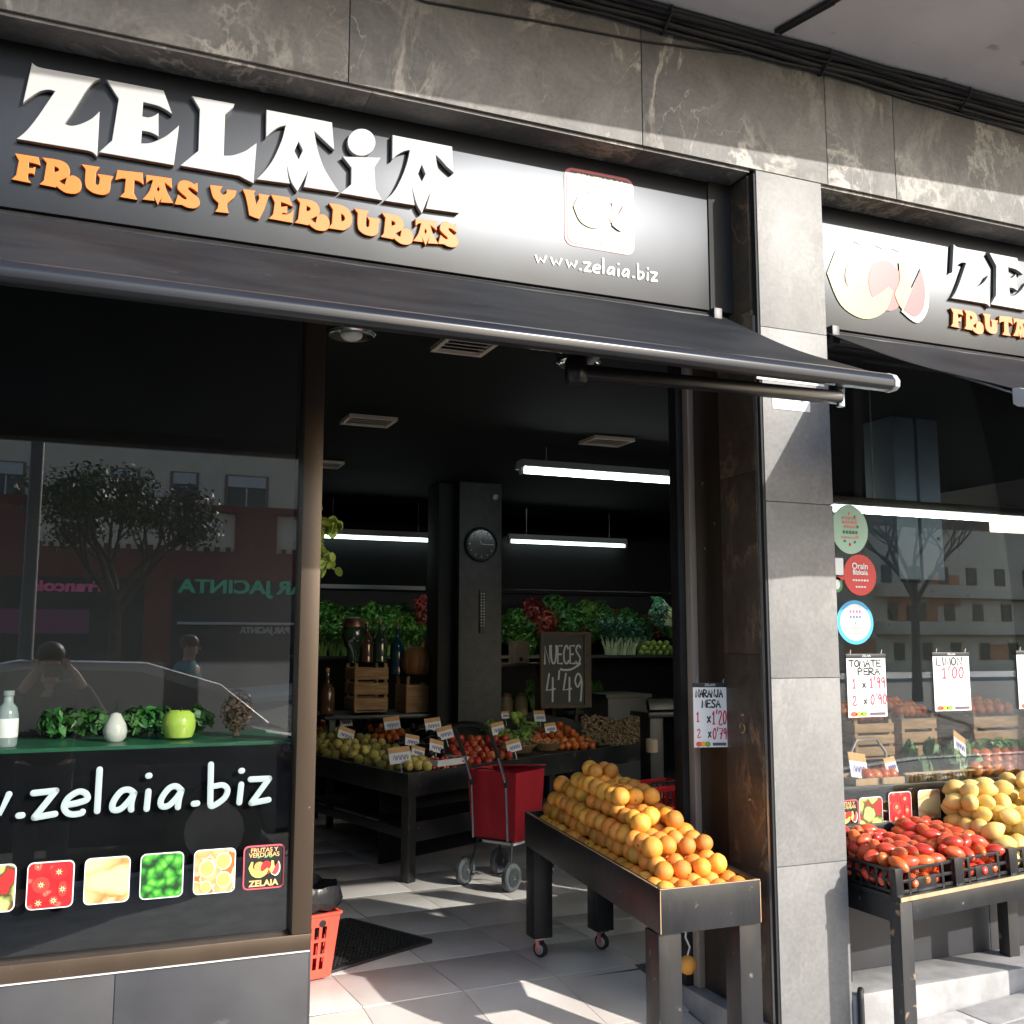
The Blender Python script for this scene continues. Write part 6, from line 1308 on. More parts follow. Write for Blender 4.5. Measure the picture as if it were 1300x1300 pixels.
for (x0, x1, kd), lab in zip(CR, CLAB):
    plastic_crate(x0, x1, -.212, .185, .105, lab); zb = tzz((x0 + x1) / 2) + .008
    if kd == 'tomato':
        r = .027
        for ly in range(4):
            ny = 6; nxx = 4
            for j in range(ny):
                for i in range(nxx - (ly > 2)):
                    if ly < 2 and 0 < i < nxx - 1 and 0 < j < ny - 1: continue
                    x = x0 + .032 + (i + .5 * (ly % 2)) * (x1 - x0 - .064) / (nxx - 1 + .5) + random.uniform(-.008, .008); y = -.176 + (j + .5 * (ly % 2)) * .33 / (ny - .4) + random.uniform(-.008, .008)
                    cen = 1 - ((x - (x0 + x1) / 2) / .2) ** 2 - ((y) / .3) ** 2
                    if ly == 3 and cen < .35: continue
                    z = zb + r + ly * .031 + (y + .2) * .10 * (ly > 0) + random.uniform(-.003, .004)
                    o = fruit('plum', 'plum_tomato', (x, y, z), 'red plum tomato in the pair of crates beside the pillar', 'tomato', 'plum tomatoes in the street crates', Matrix.Rotation(random.uniform(0, 6.28), 3, 'Z') @ Matrix.Rotation(R_(90 + random.uniform(-28, 28)), 3, 'X'), cal=.042 if random.random() < .45 else 0)
    else:
        r = .036
        for ly in range(6):
            ny = 5 if ly < 4 else 4; nxx = 4 - (ly > 1)
            for j in range(ny):
                for i in range(nxx):
                    if ly < 3 and 0 < i < nxx - 1 and 0 < j < ny - 1: continue
                    x = x0 + .045 + (i + .5 * (ly % 2)) * (x1 - x0 - .09) / (nxx - .5) + random.uniform(-.008, .008); y = -.16 + (j + .5 * (ly % 2)) * .32 / (ny - .5) + random.uniform(-.008, .008)
                    if y < -.18 + ly * .04: continue
                    z = zb + r + ly * .047 + random.uniform(-.004, .004)
                    o = fruit('lemon', 'lemon', (x, y, z), 'yellow lemon heaped in the crates on the street table', 'lemon', 'lemons heaped in the street crates', Matrix.Rotation(random.uniform(0, 6.28), 3, 'Z') @ Matrix.Rotation(R_(90 + random.uniform(-30, 30)), 3, 'X'))

# ================================================================== WINDOW DISPLAYS
# right window shelf: artichokes, tomatoes, trays, price cards
art_m = leafmat('artichoke_scale', (.13, .22, .07), (.24, .34, .14)); q = MB(); rnd = random.Random(3)
q.ball((0, 0, .04), (.03, .03, .036), 10, 8)
for ring in range(6):
    n = 9 - ring; zz = .010 + ring * .013; rr = .040 * math.cos((ring - 1.6) * .32)
    for k in range(n):
        a = 2 * math.pi * (k + .5 * (ring % 2)) / n; d = Vector((math.cos(a), math.sin(a), 0)); s_ = Vector((-d.y, d.x, 0)); c = d * rr + Vector((0, 0, zz)); t_ = d * rr * .82 + Vector((0, 0, zz + .034))
        q.face(c - s_ * .012, c + s_ * .012, c + s_ * .013 + Vector((0, 0, .015)) + d * .002, t_, c - s_ * .013 + Vector((0, 0, .015)) + d * .002)
art_me = q.mesh('artichoke', art_m, angle=60)
for i, (px, py) in enumerate(((1164, 968), (1178, 966), (1193, 962), (1206, 965), (1220, 968), (1186, 952), (1200, 950), (1214, 955), (1156, 962), (1228, 974), (1196, 974), (1210, 976))):
    p = onY(px, py + 16, .40 + .08 * (i % 3)); z = RSZ + .003 if i < 5 or i > 8 else RSZ + .06
    tag(put('artichoke', art_me, None, (p.x, .36 + .10 * (i % 3), z), (random.uniform(-.4, .4), random.uniform(-.4, .4), random.uniform(0, 6))), 'green artichoke on the shelf inside the second window', 'artichoke', 'artichokes in the second window')
wt_ = onY(1190, 985, .30)
t = thing('slatted_tray', 'slatted tray edge in front of the artichokes inside the window', 'tray', (wt_.x, .30, RSZ)); 
for k in range(16): part('slat', MB().bar((wt_.x - .19 + k * .025, .285, RSZ + .002), (wt_.x - .196 + k * .025, .28, RSZ + .034), .008, .005), raw_wood, t)
part('rail', MB().box((wt_.x - .21, .278, RSZ + .035), (wt_.x + .21, .29, RSZ + .043)), raw_wood, t)
for i in range(18):
    p = onY(1238 + (i % 6) * 13, 976 - (i // 6) * 5, .33 + .08 * (i // 6)); fruit('otom', 'tomato', (p.x, .33 + .08 * (i // 6), RSZ + .033 + .02 * (i // 6)), 'orange red tomato on the shelf inside the second window', 'tomato', 'tomatoes in the second window', cal=.03)
for i in range(8):
    p = onY(1100 + (i % 4) * 10, 985 - (i // 4) * 5, .34 + .07 * (i // 4)); fruit('otom', 'tomato', (p.x, .34 + .07 * (i // 4), RSZ + .03), 'orange tomato behind the trays near the pillar in the window', 'tomato', 'window tomatoes near the pillar')
for i in range(5):
    p = onY(1245 + i * 16, 960, .55); mb = MB(); leaf_cloud(mb, (p.x, .58, RSZ + .09), .06, .05, .05, 120, .03, .5, .6); tag(part('leafy_greens', mb, stalk_m, None), 'pale leafy greens behind the tomatoes inside the window', 'leafy greens', 'leafy greens in the second window')
for px, lab in ((1125, 'pale wooden fruit tray on the window shelf near the pillar'), (1098, 'pale wooden fruit tray half behind the pillar in the window')):
    p = onY(px, 990, .30); t = thing('wooden_tray', lab, 'tray', (p.x, .32, RSZ))
    part('base', MB().box((p.x - .07, .275, RSZ + .001), (p.x + .07, .45, RSZ + .006)), raw_wood, t)
    for a, b in (((-.07, .268), (.07, .2745)), ((-.07, .4505), (.07, .457)), ((-.077, .268), (-.0705, .457)), ((.0705, .268), (.077, .457))): part('side', MB().box((p.x + a[0], a[1], RSZ + .001), (p.x + b[0], b[1], RSZ + .03)), raw_wood, t, .001)
for (px, py, w_, roll, lab) in ((1094, 988, .13, .15, 'white and orange price card by the pillar inside the second window'), (1136, 982, .085, -.08, 'narrow price card between the trays inside the second window'), (1221, 956, .11, .45, 'tilted price card above the artichokes inside the second window')):
    p = onY(px, py, .32); price_card(Vector((p.x, .33, p.z)), w_, w_ * .85, .25, roll, lab, max(.01, p.z - RSZ))
wb = onY(1105, 958, .5); t = thing('wire_handle', 'bent metal basket handle behind the window trays', 'basket handle', (wb.x, .5, RSZ)); part('wire', MB().tube([(wb.x - .09, .5, RSZ), (wb.x - .11, .5, wb.z + .02), (wb.x - .08, .5, wb.z + .07), (wb.x + .04, .5, wb.z + .07), (wb.x + .09, .5, wb.z + .01), (wb.x + .10, .5, RSZ)], .007, 8), alu, t)
a = onY(1142, 735, 1.3); b = onY(1196, 660, 1.3)
t = thing('hanging_cabinet', 'blue grey metal cabinet hanging from the ceiling inside the second window', 'cabinet', ((a.x + b.x) / 2, 1.4, a.z)); gb = mat('blue_grey_metal', (.13, .17, .21), (.16, .20, .24), rough=.45, scale=4)
part('door', MB().box((a.x, 1.3, a.z), ((a.x + b.x) / 2 - .012, 1.55, 2.955)), gb, t, .005); part('door', MB().box(((a.x + b.x) / 2 + .012, 1.3, a.z), (b.x, 1.55, 2.955)), gb, t, .005); part('knob', MB().ball((b.x - .04, 1.296, a.z + .25), .012), cable, t)
# crates of oranges stacked deeper inside the second window
rk = thing('inner_rack', 'low dark rack inside the shop behind the second window', 'rack', (4.9, 1.35, FZ)); rkz = onY(1170, 965, 1.2).z
part('top', MB().box((3.9, 1.15, rkz - .03), (6.4, 1.6, rkz)), black_wood, rk)
for x in (3.95, 6.3): part('leg', MB().box((x, 1.2, FZ), (x + .06, 1.26, rkz - .031)), black_wood, rk)
for (x0, x1, y0, y1, l) in ((1086, 1132, 912, 963, 'low wooden crate inside the second window nearest the pillar'), (1146, 1186, 905, 963, 'wooden crate inside the second window behind the artichokes'), (1238, 1296, 902, 963, 'wide wooden crate inside the second window under the third poster')):
    a, b = wood_crate(x0, x1, y0, y1, 1.2, l, 3)
    for i in range(14):
        fruit('otom', 'small_orange', (a.x + .04 + (i % 5) * (b.x - a.x - .08) / 4, 1.26 + .08 * (i // 5), b.z + .012 + .02 * (i // 5)), 'orange fruit heaped in a wooden crate inside the second window', 'orange', 'oranges in crates inside the second window')
# left window shelf
def pot(px, y, prof, m, label, cat, nm, n=20):
    p = onY(px, 930, y); t = thing(nm, label, cat, (p.x, y, SHZ + .013)); part('body', MB().lathe(prof, n, Matrix.Translation((p.x, y, SHZ + .013))), m, t); return t, p
gl_w = mat('glazed_white', (.55, .54, .50), rough=.12, spec=.7); gl_g = mat('glazed_apple_green', (.34, .50, .06), (.42, .56, .10), rough=.10, spec=.7, scale=6)
t, p = pot(146, .42, [(.025, 0), (.036, .012), (.040, .035), (.034, .06), (.024, .078), (.016, .092), (.004, .097)], gl_w, 'white ceramic pear on the green window shelf', 'ceramic pear', 'ceramic_pear'); part('stem', MB().tube([(p.x, .42, SHZ + .108), (p.x + .004, .42, SHZ + .15)], .003, 6), cable, t)
t, p = pot(227, .42, [(.03, 0), (.046, .008), (.055, .035), (.056, .06), (.05, .085), (.034, .098), (.012, .09), (.003, .085)], gl_g, 'glossy green ceramic apple on the window shelf', 'ceramic apple', 'ceramic_apple'); part('stem', MB().tube([(p.x, .42, SHZ + .098), (p.x + .006, .42, SHZ + .125)], .003, 6), cable, t)
t, p = pot(8, .36, [(.030, 0), (.034, .01), (.034, .10), (.028, .125), (.016, .14), (.015, .16), (.018, .163), (.018, .178), (.005, .18)], mat('clear_bottle', (.25, .30, .30), rough=.06), 'small clear bottle with white label on the window shelf', 'bottle', 'bottle'); part('label', MB().lathe([(.0342, .03), (.0347, .032), (.0347, .088), (.0342, .09)], 20, Matrix.Translation((p.x, .36, SHZ + .013))), paper, t)
p = onY(300, 925, .5); mb = MB(); leaf_cloud(mb, (p.x, .5, SHZ + .10), .06, .06, .08, 500, .012, .2, .2); mb.tube([(p.x, .5, SHZ + .013), (p.x, .5, SHZ + .09)], .012, 8); tag(part('dried_flowers', mb, mat('dried_brown', (.20, .13, .08), (.30, .20, .13), rough=.9, scale=30), None), 'round tuft of dried brown flowers on the window shelf', 'dried flowers')
for px in (70, 95, 118, 165, 185, 205, 250):
    p = onY(px, 925, .62); mb = MB(); leaf_cloud(mb, (p.x, .60, SHZ + .07), .055, .05, .05, 90, .024, .4, .5); tag(part('leafy_sprig', mb, dk_leaf, None), 'green leafy sprig behind the ceramics on the window shelf', 'leaves', 'leafy sprigs on the window shelf')
# trailing plant by the post
hp = thing('trailing_plant', 'trailing plant with round yellow green leaves hanging beside the brown post', 'plant', (.98, .72, 2.9))
vm = leafmat('vine_leaf', (.26, .36, .05), (.40, .50, .10))
leaf1 = MB(); leaf1.prism([(.02 * math.cos(a) * (1 + .12 * math.cos(a)), .02 * math.sin(a)) for a in [k * .6283 for k in range(10)]], -.0006, .0006, lambda u, v, d: (u, v, d + .25 * (u * u + v * v) / .02)); leaf_me = leaf1.mesh('leaf', vm, angle=60)
for pts in ([(405, 430), (400, 560), (404, 640), (407, 690), (415, 712), (424, 722)], [(404, 440), (398, 600), (405, 668), (418, 678), (427, 664)], [(402, 430), (400, 620), (403, 700), (408, 728)]):
    W3 = [onY(px, py, .72) for px, py in pts]; vn = part('vine', MB().tube(W3, .0028, 6), mat('vine_stem', (.30, .26, .14), rough=.7), hp)
    for k in range(26):
        t_ = .45 + .55 * random.random(); f_ = t_ * (len(W3) - 1); i = min(int(f_), len(W3) - 2); p = W3[i].lerp(W3[i + 1], f_ - i) + Vector((random.uniform(-.03, .03), random.uniform(-.03, .03), random.uniform(-.015, .015)))
        put('leaf', leaf_me, vn, p - WORLD[hp.name].translation, rnd_rot())

# ================================================================== THE OTHER SIDE OF THE STREET (seen in the shop glass)
VY = 30.6
cream = mat('cream_render', (.74, .60, .46), (.80, .67, .53), rough=.9, scale=2); oxblood = mat('oxblood_paint', (.16, .025, .022), (.20, .035, .03), rough=.6, scale=4); shade_m = mat('white_shutter', (.62, .60, .57), rough=.6); dkglass = mat('dark_window_glass', (.02, .024, .028), rough=.08)
def mx(px, py=650): return mirror(px, py, VY).x
def mz(py, px=250): return mirror(px, py, VY).z
FY = 2 * GLASS_Y - VY
ob = thing('bar_building', 'cream building across the street with oxblood bands and a bar on its ground floor', 'building', (0, FY, -.3))
X0, X1 = mx(-420), mx(520)
part('wall', MB().box((X0, FY - 8, -.5), (X1, FY, mz(545))), cream, ob)
part('band', MB().box((X0, FY + .001, mz(650)), (X1, FY + .25, mz(641))), oxblood, ob)
part('arcade_wall', MB().box((X0, FY + .001, mz(736)), (X1, FY + .18, mz(700))), oxblood, ob)
for px in (375, 60, -120, -300): part('pier', MB().box((mx(px - 76), FY + .002, mz(700) + .001), (mx(px - 24), FY + .2, mz(650) - .001)), oxblood, ob)
for px in range(-300, 500, 14):
    if 300 < px < 350: continue
    part('battlement', MB().box((mx(px), FY + .03, mz(700) + .001), (mx(px + 6), FY + .15, mz(694))), oxblood, ob)
part('shopfront', MB().box((X0, FY + .003, -.5), (X1, FY + .12, mz(736) - .001)), mat('dark_shopfront', (.010, .013, .018), (.02, .024, .03), rough=.4, scale=1), ob)
part('shopfront_pier', MB().box((mx(188), FY + .121, -.5), (mx(222), FY + .22, mz(736) - .002)), oxblood, ob)
for (a, b) in ((138, 176), (214, 251), (284, 340), (-20, 30), (-110, -60), (400, 450)):
    f = part('window', MB().box((mx(a), FY + .001, mz(644)), (mx(b), FY + .05, mz(600))), mat('window_surround', (.20, .16, .13), rough=.7), ob)
    part('pane', MB().box((mx(a + 4), FY + .051, mz(642)), (mx(b - 4), FY + .056, mz(616))), dkglass, f); part('shutter', MB().box((mx(a + 4), FY + .051, mz(615.5)), (mx(b - 4), FY + .075, mz(602))), shade_m, f)
    if b - a > 45: part('mullion', MB().box((mx((a + b) / 2 - 1), FY + .057, mz(642)), (mx((a + b) / 2 + 1), FY + .066, mz(617))), shade_m, f)
part('air_conditioner', MB().box((mx(183), FY + .001, mz(640)), (mx(206), FY + .4, mz(624))), shade_m, ob)
gsign = mat('green_letters', (.05, .36, .22), rough=.5, emit=.25); psign = mat('pink_letters', (.55, .10, .22), rough=.5, emit=.25); wsign = mat('white_letters_far', (.6, .6, .6), rough=.6)
def far_text(body, px_r, px_l, py, m, nm, h_):
    """lettering facing the shop, first letter at px_r (reflected pixels run backwards)"""
    w_ = mx(px_r) - mx(px_l); me = text_mesh(body, h_, .04, m, 'LEFT', 1., .02); xs = [v.co.x for v in me.vertices]; k = w_ / (max(xs) - min(xs)); me.transform(Matrix.Diagonal((k, 1, 1, 1))); me.transform(BACK.to_4x4()); me.transform(Matrix.Translation(Vector((mx(px_r), FY + .16, mz(py))) - ob.location)); put(nm, me, ob)
far_text('BAR JACINTA', 405, 230, 745, gsign, 'bar_sign', .60); far_text('BAR JACINTA', 370, 308, 800, wsign, 'door_sign', .26); far_text('François', 135, 45, 748, psign, 'shop_sign_letters', .45)
part('pink_shop_panel', MB().box((mx(-60), FY + .121, mz(805)), (mx(120), FY + .14, mz(776))), mat('pink_panel', (.30, .07, .16), rough=.6), ob)
part('canopy_edge', MB().box((mx(230), FY + .121, mz(793)), (mx(420), FY + .6, mz(790))), shade_m, ob)
# stone coloured flats farther along, seen in the second window
V2 = 62.
def m2x(px): return mirror(px, 780, V2).x
def m2z(py): return mirror(1200, py, V2).z
F2 = 2 * GLASS_Y - V2
flat_m = mat('beige_cladding', (.66, .52, .38), (.74, .60, .45), rough=.85, scale=.6); sunlit_brick_m = mat('sunlit_orange_brick', (.55, .20, .08), (.62, .26, .12), rough=.9, scale=1.5); brown_r = mat('brown_cladding', (.10, .05, .035), (.14, .07, .05), rough=.8, scale=1)
fb = thing('apartment_block', 'stepped beige apartment block with sunlit orange brick patches far along the street', 'building', (m2x(1200), F2, 0))
part('wall', MB().box((m2x(1040), F2 - 9, -.5), (m2x(1420), F2, m2z(672))), flat_m, fb)
part('attic', MB().box((m2x(1040), F2 - 8, m2z(672) + .01), (m2x(1275), F2 - 1, m2z(640))), brown_r, fb)
part('plinth', MB().box((m2x(1040), F2 + .01, -.5), (m2x(1420), F2 + .8, m2z(862))), brown_r, fb)
for r, (ya, yb) in enumerate(((720, 742), (766, 788), (816, 838))):
    part('balcony', MB().box((m2x(1110), F2 + .01, m2z(yb + 18)), (m2x(1420), F2 + 1.3, m2z(yb + 2))), flat_m, fb, .05)
    for k in range(9):
        px = 1085 + k * 36 + r * 6
        if k < 1: continue
        f = part('window', MB().box((m2x(px), F2 + .01, m2z(yb)), (m2x(px + 13), F2 + .06, m2z(ya))), brown_r, fb); part('pane', MB().box((m2x(px + 2), F2 + .061, m2z(yb - 1)), (m2x(px + 11), F2 + .07, m2z(ya + 2))), dkglass, f)
for px, ya, yb in ((1180, 730, 770), (1150, 770, 800), (1070, 810, 860), (1130, 760, 800), (1240, 818, 838)): part('sunlit_brick_patch', MB().box((m2x(px), F2 + .012, m2z(yb)), (m2x(px + 40), F2 + .05, m2z(ya))), sunlit_brick_m, fb)  # orange patches put sunlit spots of the wall into the colour
# trees
bark = mat('bark', (.05, .04, .032), (.09, .075, .06), rough=.9, scale=8, bump=.4)
def limb(mb, p, d, l, r, n, rnd, tips):
    q = p + d * l; mid = p.lerp(q, .5) + Vector((rnd.uniform(-.06, .06), rnd.uniform(-.06, .06), 0)) * l; mb.tube([p, mid, q], [r, r * .82, r * .66], 6)
    if n == 0: tips.append(q); return
    for k in range(3 if n > 1 else 2):
        e_ = (d + Vector((rnd.uniform(-.8, .8), rnd.uniform(-.8, .8), rnd.uniform(-.1, .6)))).normalized(); limb(mb, q if k else p.lerp(q, .8), e_, l * rnd.uniform(.6, .8), r * .56, n - 1, rnd, tips)
def tree(base, h_, n, r, label, leafy, seed, cat='tree', leaf=None):
    rnd = random.Random(seed); t = thing('street_tree', label, cat, base); mb = MB(); tips = []; b_ = Vector(base)
    mb.tube([b_, b_ + Vector((.03, 0, h_ * .5)), b_ + Vector((0, .05, h_))], [r, r * .8, r * .65], 10)
    for k in range(5):
        a = k * 1.26 + rnd.random(); limb(mb, b_ + Vector((0, .03, h_ * (.85 + .15 * k / 5))), Vector((math.cos(a) * .55, math.sin(a) * .55, .8)).normalized(), h_ * .42, r * .5, n, rnd, tips)
    part('trunk', mb, bark, t)
    if leafy:
        c = MB()
        for q in tips: leaf_cloud(c, q, leafy, leafy, leafy * .8, 70, .065, .3, .4, rnd)
        part('crown', c, leaf, t)
far_leaf = leafmat('street_leaf', (.03, .05, .015), (.06, .09, .03))
b1 = mirror(150, 690, 19); tree((b1.x, b1.y, gz(b1.x)), 2.6, 3, .16, 'dense dark leafy street tree in front of the bar building', .5, 4, leaf=far_leaf)
b2 = mirror(1162, 820, 13); tree((b2.x, b2.y, gz(b2.x)), 2.3, 5, .11, 'bare branching street tree on the pavement right of the shop', 0, 9)
# lamp post
lpz = mirror(40, 700, 8.2); lp = thing('lamp_post', 'dark grey street lamp post at the kerb', 'lamp post', (lpz.x, lpz.y, gz(lpz.x) - .13)); lm = mat('lamp_post_paint', (.05, .055, .06), rough=.4)
part('pole', MB().lathe([(.11, 0), (.11, .9), (.075, .95), (.06, 5.4), (.045, 6.2)], 16, Matrix.Translation(lp.location)), lm, lp); part('collar', MB().lathe([(.08, 1.15), (.085, 1.16), (.085, 1.2), (.08, 1.21)], 16, Matrix.Translation(lp.location)), lm, lp); part('arm', MB().tube([lp.location + Vector((0, 0, 6.1)), lp.location + Vector((0, .5, 6.5)), lp.location + Vector((0, 1.2, 6.6))], .035, 8), lm, lp); part('lantern', MB().obox(lp.location + Vector((0, 1.45, 6.58)), (.22, .55, .10), Matrix.Identity(3)), lm, lp, .03)
# parked cars
def car(x, y, zg, paint, label, flip=1):
    t = thing('parked_car', label, 'car', (x, y, zg), math.pi if flip < 0 else 0)
    low = [(-2.05, .28), (-2.1, .5), (-2.02, .78), (-1.75, .88), (-1.0, .95), (1.45, 1.0), (1.98, .92), (2.1, .6), (2.05, .28), (1.72, .26), (1.62, .55), (1.38, .66), (1.12, .55), (1.02, .26), (-.98, .26), (-1.08, .55), (-1.32, .66), (-1.56, .55), (-1.66, .26)]
    part('body', MB().prism(low, -.86, .86, lambda u, v, d: (u, d * (1 - .04 * max(0, v - .6)), v)), paint, t, .05, world=False)
    cab = [(-1.05, .94), (-.35, 1.36), (.1, 1.45), (.9, 1.43), (1.4, 1.28), (1.75, 1.0)]
    part('cabin', MB().prism(cab, -.80, .80, lambda u, v, d: (u, d * (1 - .28 * (v - .94)), v)), paint, t, .04, world=False)
    for s_ in (-1, 1):
        for pl_ in ([(-.82, .99), (-.28, 1.33), (.18, 1.39), (.18, 1.0)], [(.26, 1.0), (.26, 1.39), (.86, 1.37), (1.25, 1.24), (1.5, 1.02)]): part('window', MB().prism(pl_, .800, .806, lambda u, v, d: (u, s_ * d * (1 - .28 * (v - .94)), v)), dkglass, t, world=False)
        for wx in (-1.32, 1.37):
            M = Matrix.Translation((wx, s_ * .76, .32)) @ Matrix.Rotation(math.pi / 2, 4, 'X'); w_ = part('wheel', MB().lathe([(.2, -.1), (.30, -.1), (.32, -.07), (.32, .07), (.30, .1), (.2, .1)], 24, M), rub, t, world=False); part('rim', MB().lathe([(.04, -.112), (.19, -.106), (.198, -.108), (.198, .108), (.19, .106), (.04, .112)], 16, M), alu, w_, world=False)
        part('headlight', MB().ball((-1.99, s_ * .62, .72), (.1, .14, .07)), gl_w, t, world=False); part('tail_light', MB().ball((2.0, s_ * .66, .78), (.08, .12, .08)), redpl, t, world=False)
    part('windscreen', MB().face((-1.0, -.74, 1.0), (-1.0, .74, 1.0), (-.39, .66, 1.36), (-.39, -.66, 1.36)), dkglass, t, world=False)
    return t
cp = mirror(385, 870, 6.3); bc_ = car(cp.x - 2.5, -6.0, gz(cp.x - 2.5) - .13, mat('dark_blue_car_paint', (.015, .025, .05), rough=.2, metal=.4, coat=1.), 'dark blue people carrier parked at the kerb facing the shop', 1)
bc_.scale = (1.2, 1.1, 1.22)
car(19.5, -6.1, gz(19.5) - .13, mat('silver_car_paint', (.35, .36, .37), rough=.25, metal=.7, coat=1.), 'silver hatchback parked farther up the street', -1)
# people reflected in the glass
def skin_mesh(name, pts, edges, m, parent, sub=2, root=0):
    me = bpy.data.meshes.new(name); me.from_pydata([p[0] for p in pts], edges, []); o = put(name, me, parent); me.materials.append(m)
    md = o.modifiers.new('skin', 'SKIN'); md.use_smooth_shade = True
    for k, p in enumerate(pts):
        sv = me.skin_vertices[0].data[k]; r = p[1]; sv.radius = r if isinstance(r, tuple) else (r, r); sv.use_root = (k == root)
    sb = o.modifiers.new('sub', 'SUBSURF'); sb.levels = sub; sb.render_levels = sub; return o
skin_m = mat('skin', (.45, .24, .16), (.50, .28, .19), rough=.5, scale=10); dark_cloth = mat('black_jersey', (.012, .012, .014), (.02, .02, .022), rough=.85, scale=20); jeans = mat('dark_jeans', (.02, .028, .045), (.03, .04, .06), rough=.85, scale=25); hair_m = mat('dark_hair', (.015, .010, .008), rough=.5); teal_cloth = mat('teal_shirt', (.05, .22, .25), rough=.8)
def person(loc, rot, label, shirt, pose, hair=hair_m):
    t = thing('person', label, 'person', loc, rot)          # local: faces +Y, height about 1.74
    hx = .09
    J = {'pel': (0, 0, .95), 'wai': (0, 0, 1.08), 'che': (0, .01, 1.28), 'nb': (0, 0, 1.44), 'nk': (0, .01, 1.50), 'hd': (0, .03, 1.58), 'ht': (0, .02, 1.68)}
    pts = []; E_ = []; idx = {}
    def V(n, p, r): idx[n] = len(pts); pts.append((p, r))
    V('pel', J['pel'], (.155, .11)); V('wai', J['wai'], (.14, .10)); V('che', J['che'], (.165, .11)); V('nb', J['nb'], (.085, .07)); V('nk', J['nk'], (.05, .052)); V('hd', J['hd'], (.074, .088)); V('ht', J['ht'], (.062, .075))
    for a, b in (('pel', 'wai'), ('wai', 'che'), ('che', 'nb'), ('nb', 'nk'), ('nk', 'hd'), ('hd', 'ht')): E_.append((idx[a], idx[b]))
    for s_, nm in ((-1, 'l'), (1, 'r')):
        sh, elb, wr, ha = [Vector((s_ * abs(q[0]) if q[0] >= 0 else -s_ * abs(q[0]), q[1], q[2])) for q in pose[nm]]
        V('sh' + nm, sh, .062); V('el' + nm, elb, .045); V('wr' + nm, wr, .030); V('ha' + nm, ha, (.040, .022))
        E_ += [(idx['che'], idx['sh' + nm]), (idx['sh' + nm], idx['el' + nm]), (idx['el' + nm], idx['wr' + nm]), (idx['wr' + nm], idx['ha' + nm])]
        V('hp' + nm, (s_ * .09, 0, .88), .09); V('kn' + nm, (s_ * .10, .02 + pose.get('step', 0) * s_, .50), .062); V('an' + nm, (s_ * .10, -.02 + pose.get('step', 0) * 1.6 * s_, .09), .042); V('to' + nm, (s_ * .115, .13 + pose.get('step', 0) * 1.6 * s_, .035), (.042, .03))
        E_ += [(idx['pel'], idx['hp' + nm]), (idx['hp' + nm], idx['kn' + nm]), (idx['kn' + nm], idx['an' + nm]), (idx['an' + nm], idx['to' + nm])]
        d = (ha - wr).normalized(); sd = Vector((0, 0, 1)).cross(d).normalized() if abs(d.z) < .9 else Vector((1, 0, 0)); upv = sd.cross(d)
        fp = []
        for f_, (of, ln_) in enumerate(((-.028, .06), (-.010, .072), (.010, .074), (.028, .066))):
            k = len(pts); pts.extend([(tuple(ha + sd * of + d * .015), .009), (tuple(ha + sd * of + d * ln_ * .6), .0085), (tuple(ha + sd * of + d * ln_ - upv * .02), .007)]); E_.extend([(idx['ha' + nm], k), (k, k + 1), (k + 1, k + 2)])
        k = len(pts); pts.extend([(tuple(ha + sd * .05 * s_ - d * .01), .0105), (tuple(ha + sd * .06 * s_ + d * .03), .008)]); E_.extend([(idx['wr' + nm], k), (k, k + 1)])
    skin_mesh('body', pts, E_, skin_m, t)
    g = lambda n, k=1.: (pts[idx[n]][0], tuple(v * k for v in pts[idx[n]][1]) if isinstance(pts[idx[n]][1], tuple) else pts[idx[n]][1] * k)
    sp_ = [((0, 0, .88), (.19, .14)), g('wai', 1.28), g('che', 1.22), ((0, .005, 1.475), (.082, .078))]; se = [(0, 1), (1, 2), (2, 3)]
    for nm in 'lr':
        k = len(sp_); w0 = Vector(g('wr' + nm)[0]); e0 = Vector(g('el' + nm)[0]); sp_ += [g('sh' + nm, 1.3), g('el' + nm, 1.45), (tuple(e0.lerp(w0, .85)), .046)]; se += [(2, k), (k, k + 1), (k + 1, k + 2)]
    skin_mesh('shirt', sp_, se, shirt, t)
    tp = [g('pel', 1.08)]; te = []
    for nm in 'lr':
        k = len(tp); an = Vector(g('an' + nm)[0]); tp += [g('hp' + nm, 1.12), g('kn' + nm, 1.22), (tuple(an + Vector((0, 0, .04))), .062)]; te += [(0, k), (k, k + 1), (k + 1, k + 2)]
    skin_mesh('trousers', tp, te, jeans, t)
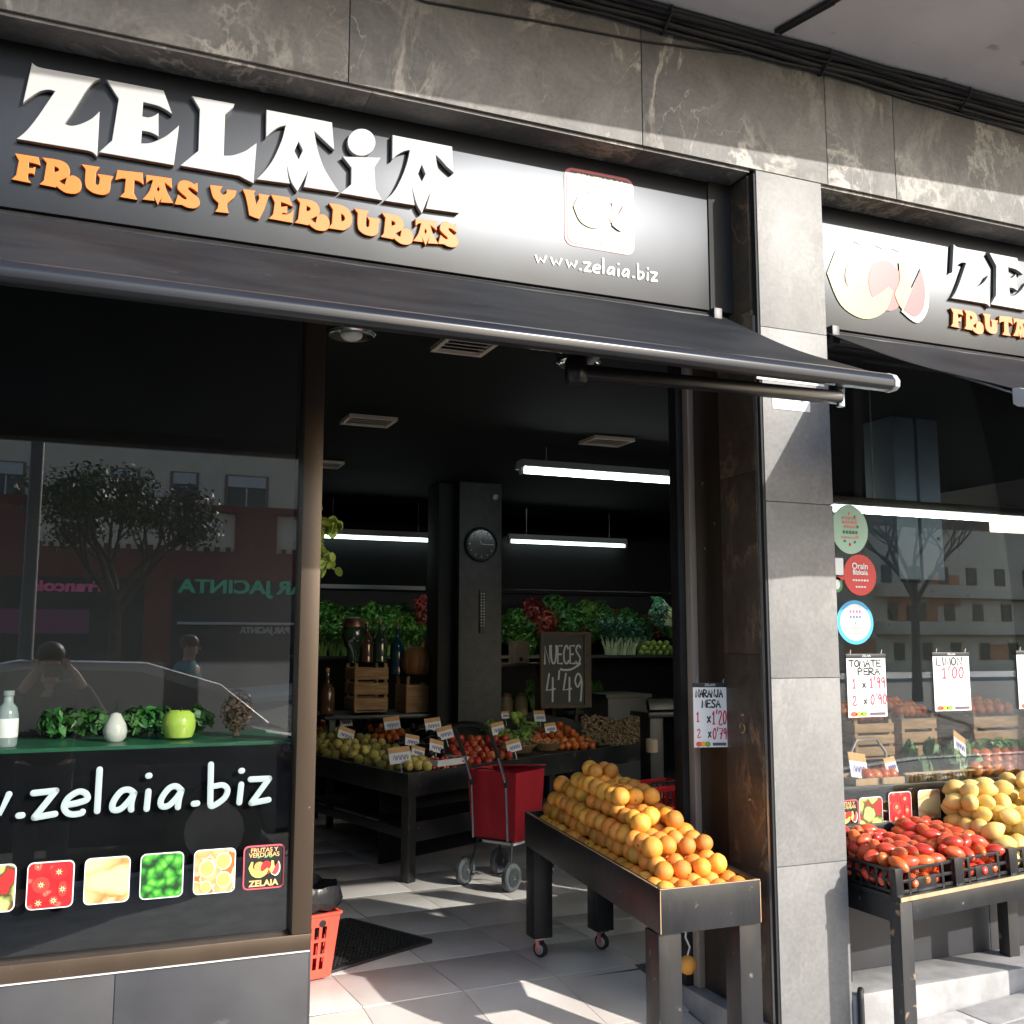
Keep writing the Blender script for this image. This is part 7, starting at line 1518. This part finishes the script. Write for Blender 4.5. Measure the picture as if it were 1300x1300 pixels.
    for nm in 'lr': a = Vector(g('an' + nm)[0]); b = Vector(g('to' + nm)[0]); skin_mesh('shoe', [(tuple(a + Vector((0, -.03, -.035))), (.05, .05)), (tuple(a.lerp(b, .6) + Vector((0, 0, -.01))), (.052, .045)), (tuple(b + Vector((0, .02, .005))), (.046, .032))], [(0, 1), (1, 2)], cable, t)
    part('hair', MB().ball((0, .008, 1.672), (.088, .102, .082), 16, 10), hair, t, world=False)
    part('nose', MB().ball((0, .128, 1.605), (.012, .016, .02), 8, 6), skin_m, t, world=False); part('mouth', MB().ball((0, .112, 1.558), (.022, .008, .006), 8, 6), mat('lips', (.30, .10, .09), rough=.5), t, world=False)
    for s_ in (-1, 1): part('eye', MB().ball((s_ * .03, .104, 1.632), (.011, .008, .007), 8, 6), cable, t, world=False); part('ear', MB().ball((s_ * .086, .02, 1.61), (.010, .018, .028), 8, 6), skin_m, t, world=False)
    return t
PX, PY = -.12, CAM.y - .42
ph = person((PX, PY, gz(PX)), 0, 'person in dark clothes standing on the pavement holding up a camera', dark_cloth, {'l': [(.19, 0, 1.42), (.30, .12, 1.20), (.12, .28, 1.50), (.075, .33, 1.56)], 'r': [(.19, 0, 1.42), (.33, .14, 1.22), (.17, .29, 1.52), (.12, .33, 1.58)]})
pcam = thing('photo_camera', 'black photo camera held up by the person in dark clothes', 'camera', (PX + .05, PY + .34, gz(PX) + 1.52)); cz_ = gz(PX) + 1.52
part('body', MB().box((PX - .03, PY + .30, cz_), (PX + .10, PY + .36, cz_ + .09)), cable, pcam, .008); part('grip', MB().box((PX + .07, PY + .355, cz_ + .005), (PX + .098, PY + .375, cz_ + .08)), cable, pcam, .006)
passer = mirror(237, 880, 8.4)
person((passer.x, passer.y, gz(passer.x) - .01), R_(-60), 'person in a teal top walking past on the pavement', teal_cloth, {'l': [(.18, 0, 1.40), (.24, -.05, 1.14), (.22, .10, .95), (.22, .15, .90)], 'r': [(.18, 0, 1.40), (.24, -.02, 1.14), (.22, .06, .92), (.22, .08, .86)], 'step': .14}, mat('brown_hair', (.10, .055, .03), rough=.5))
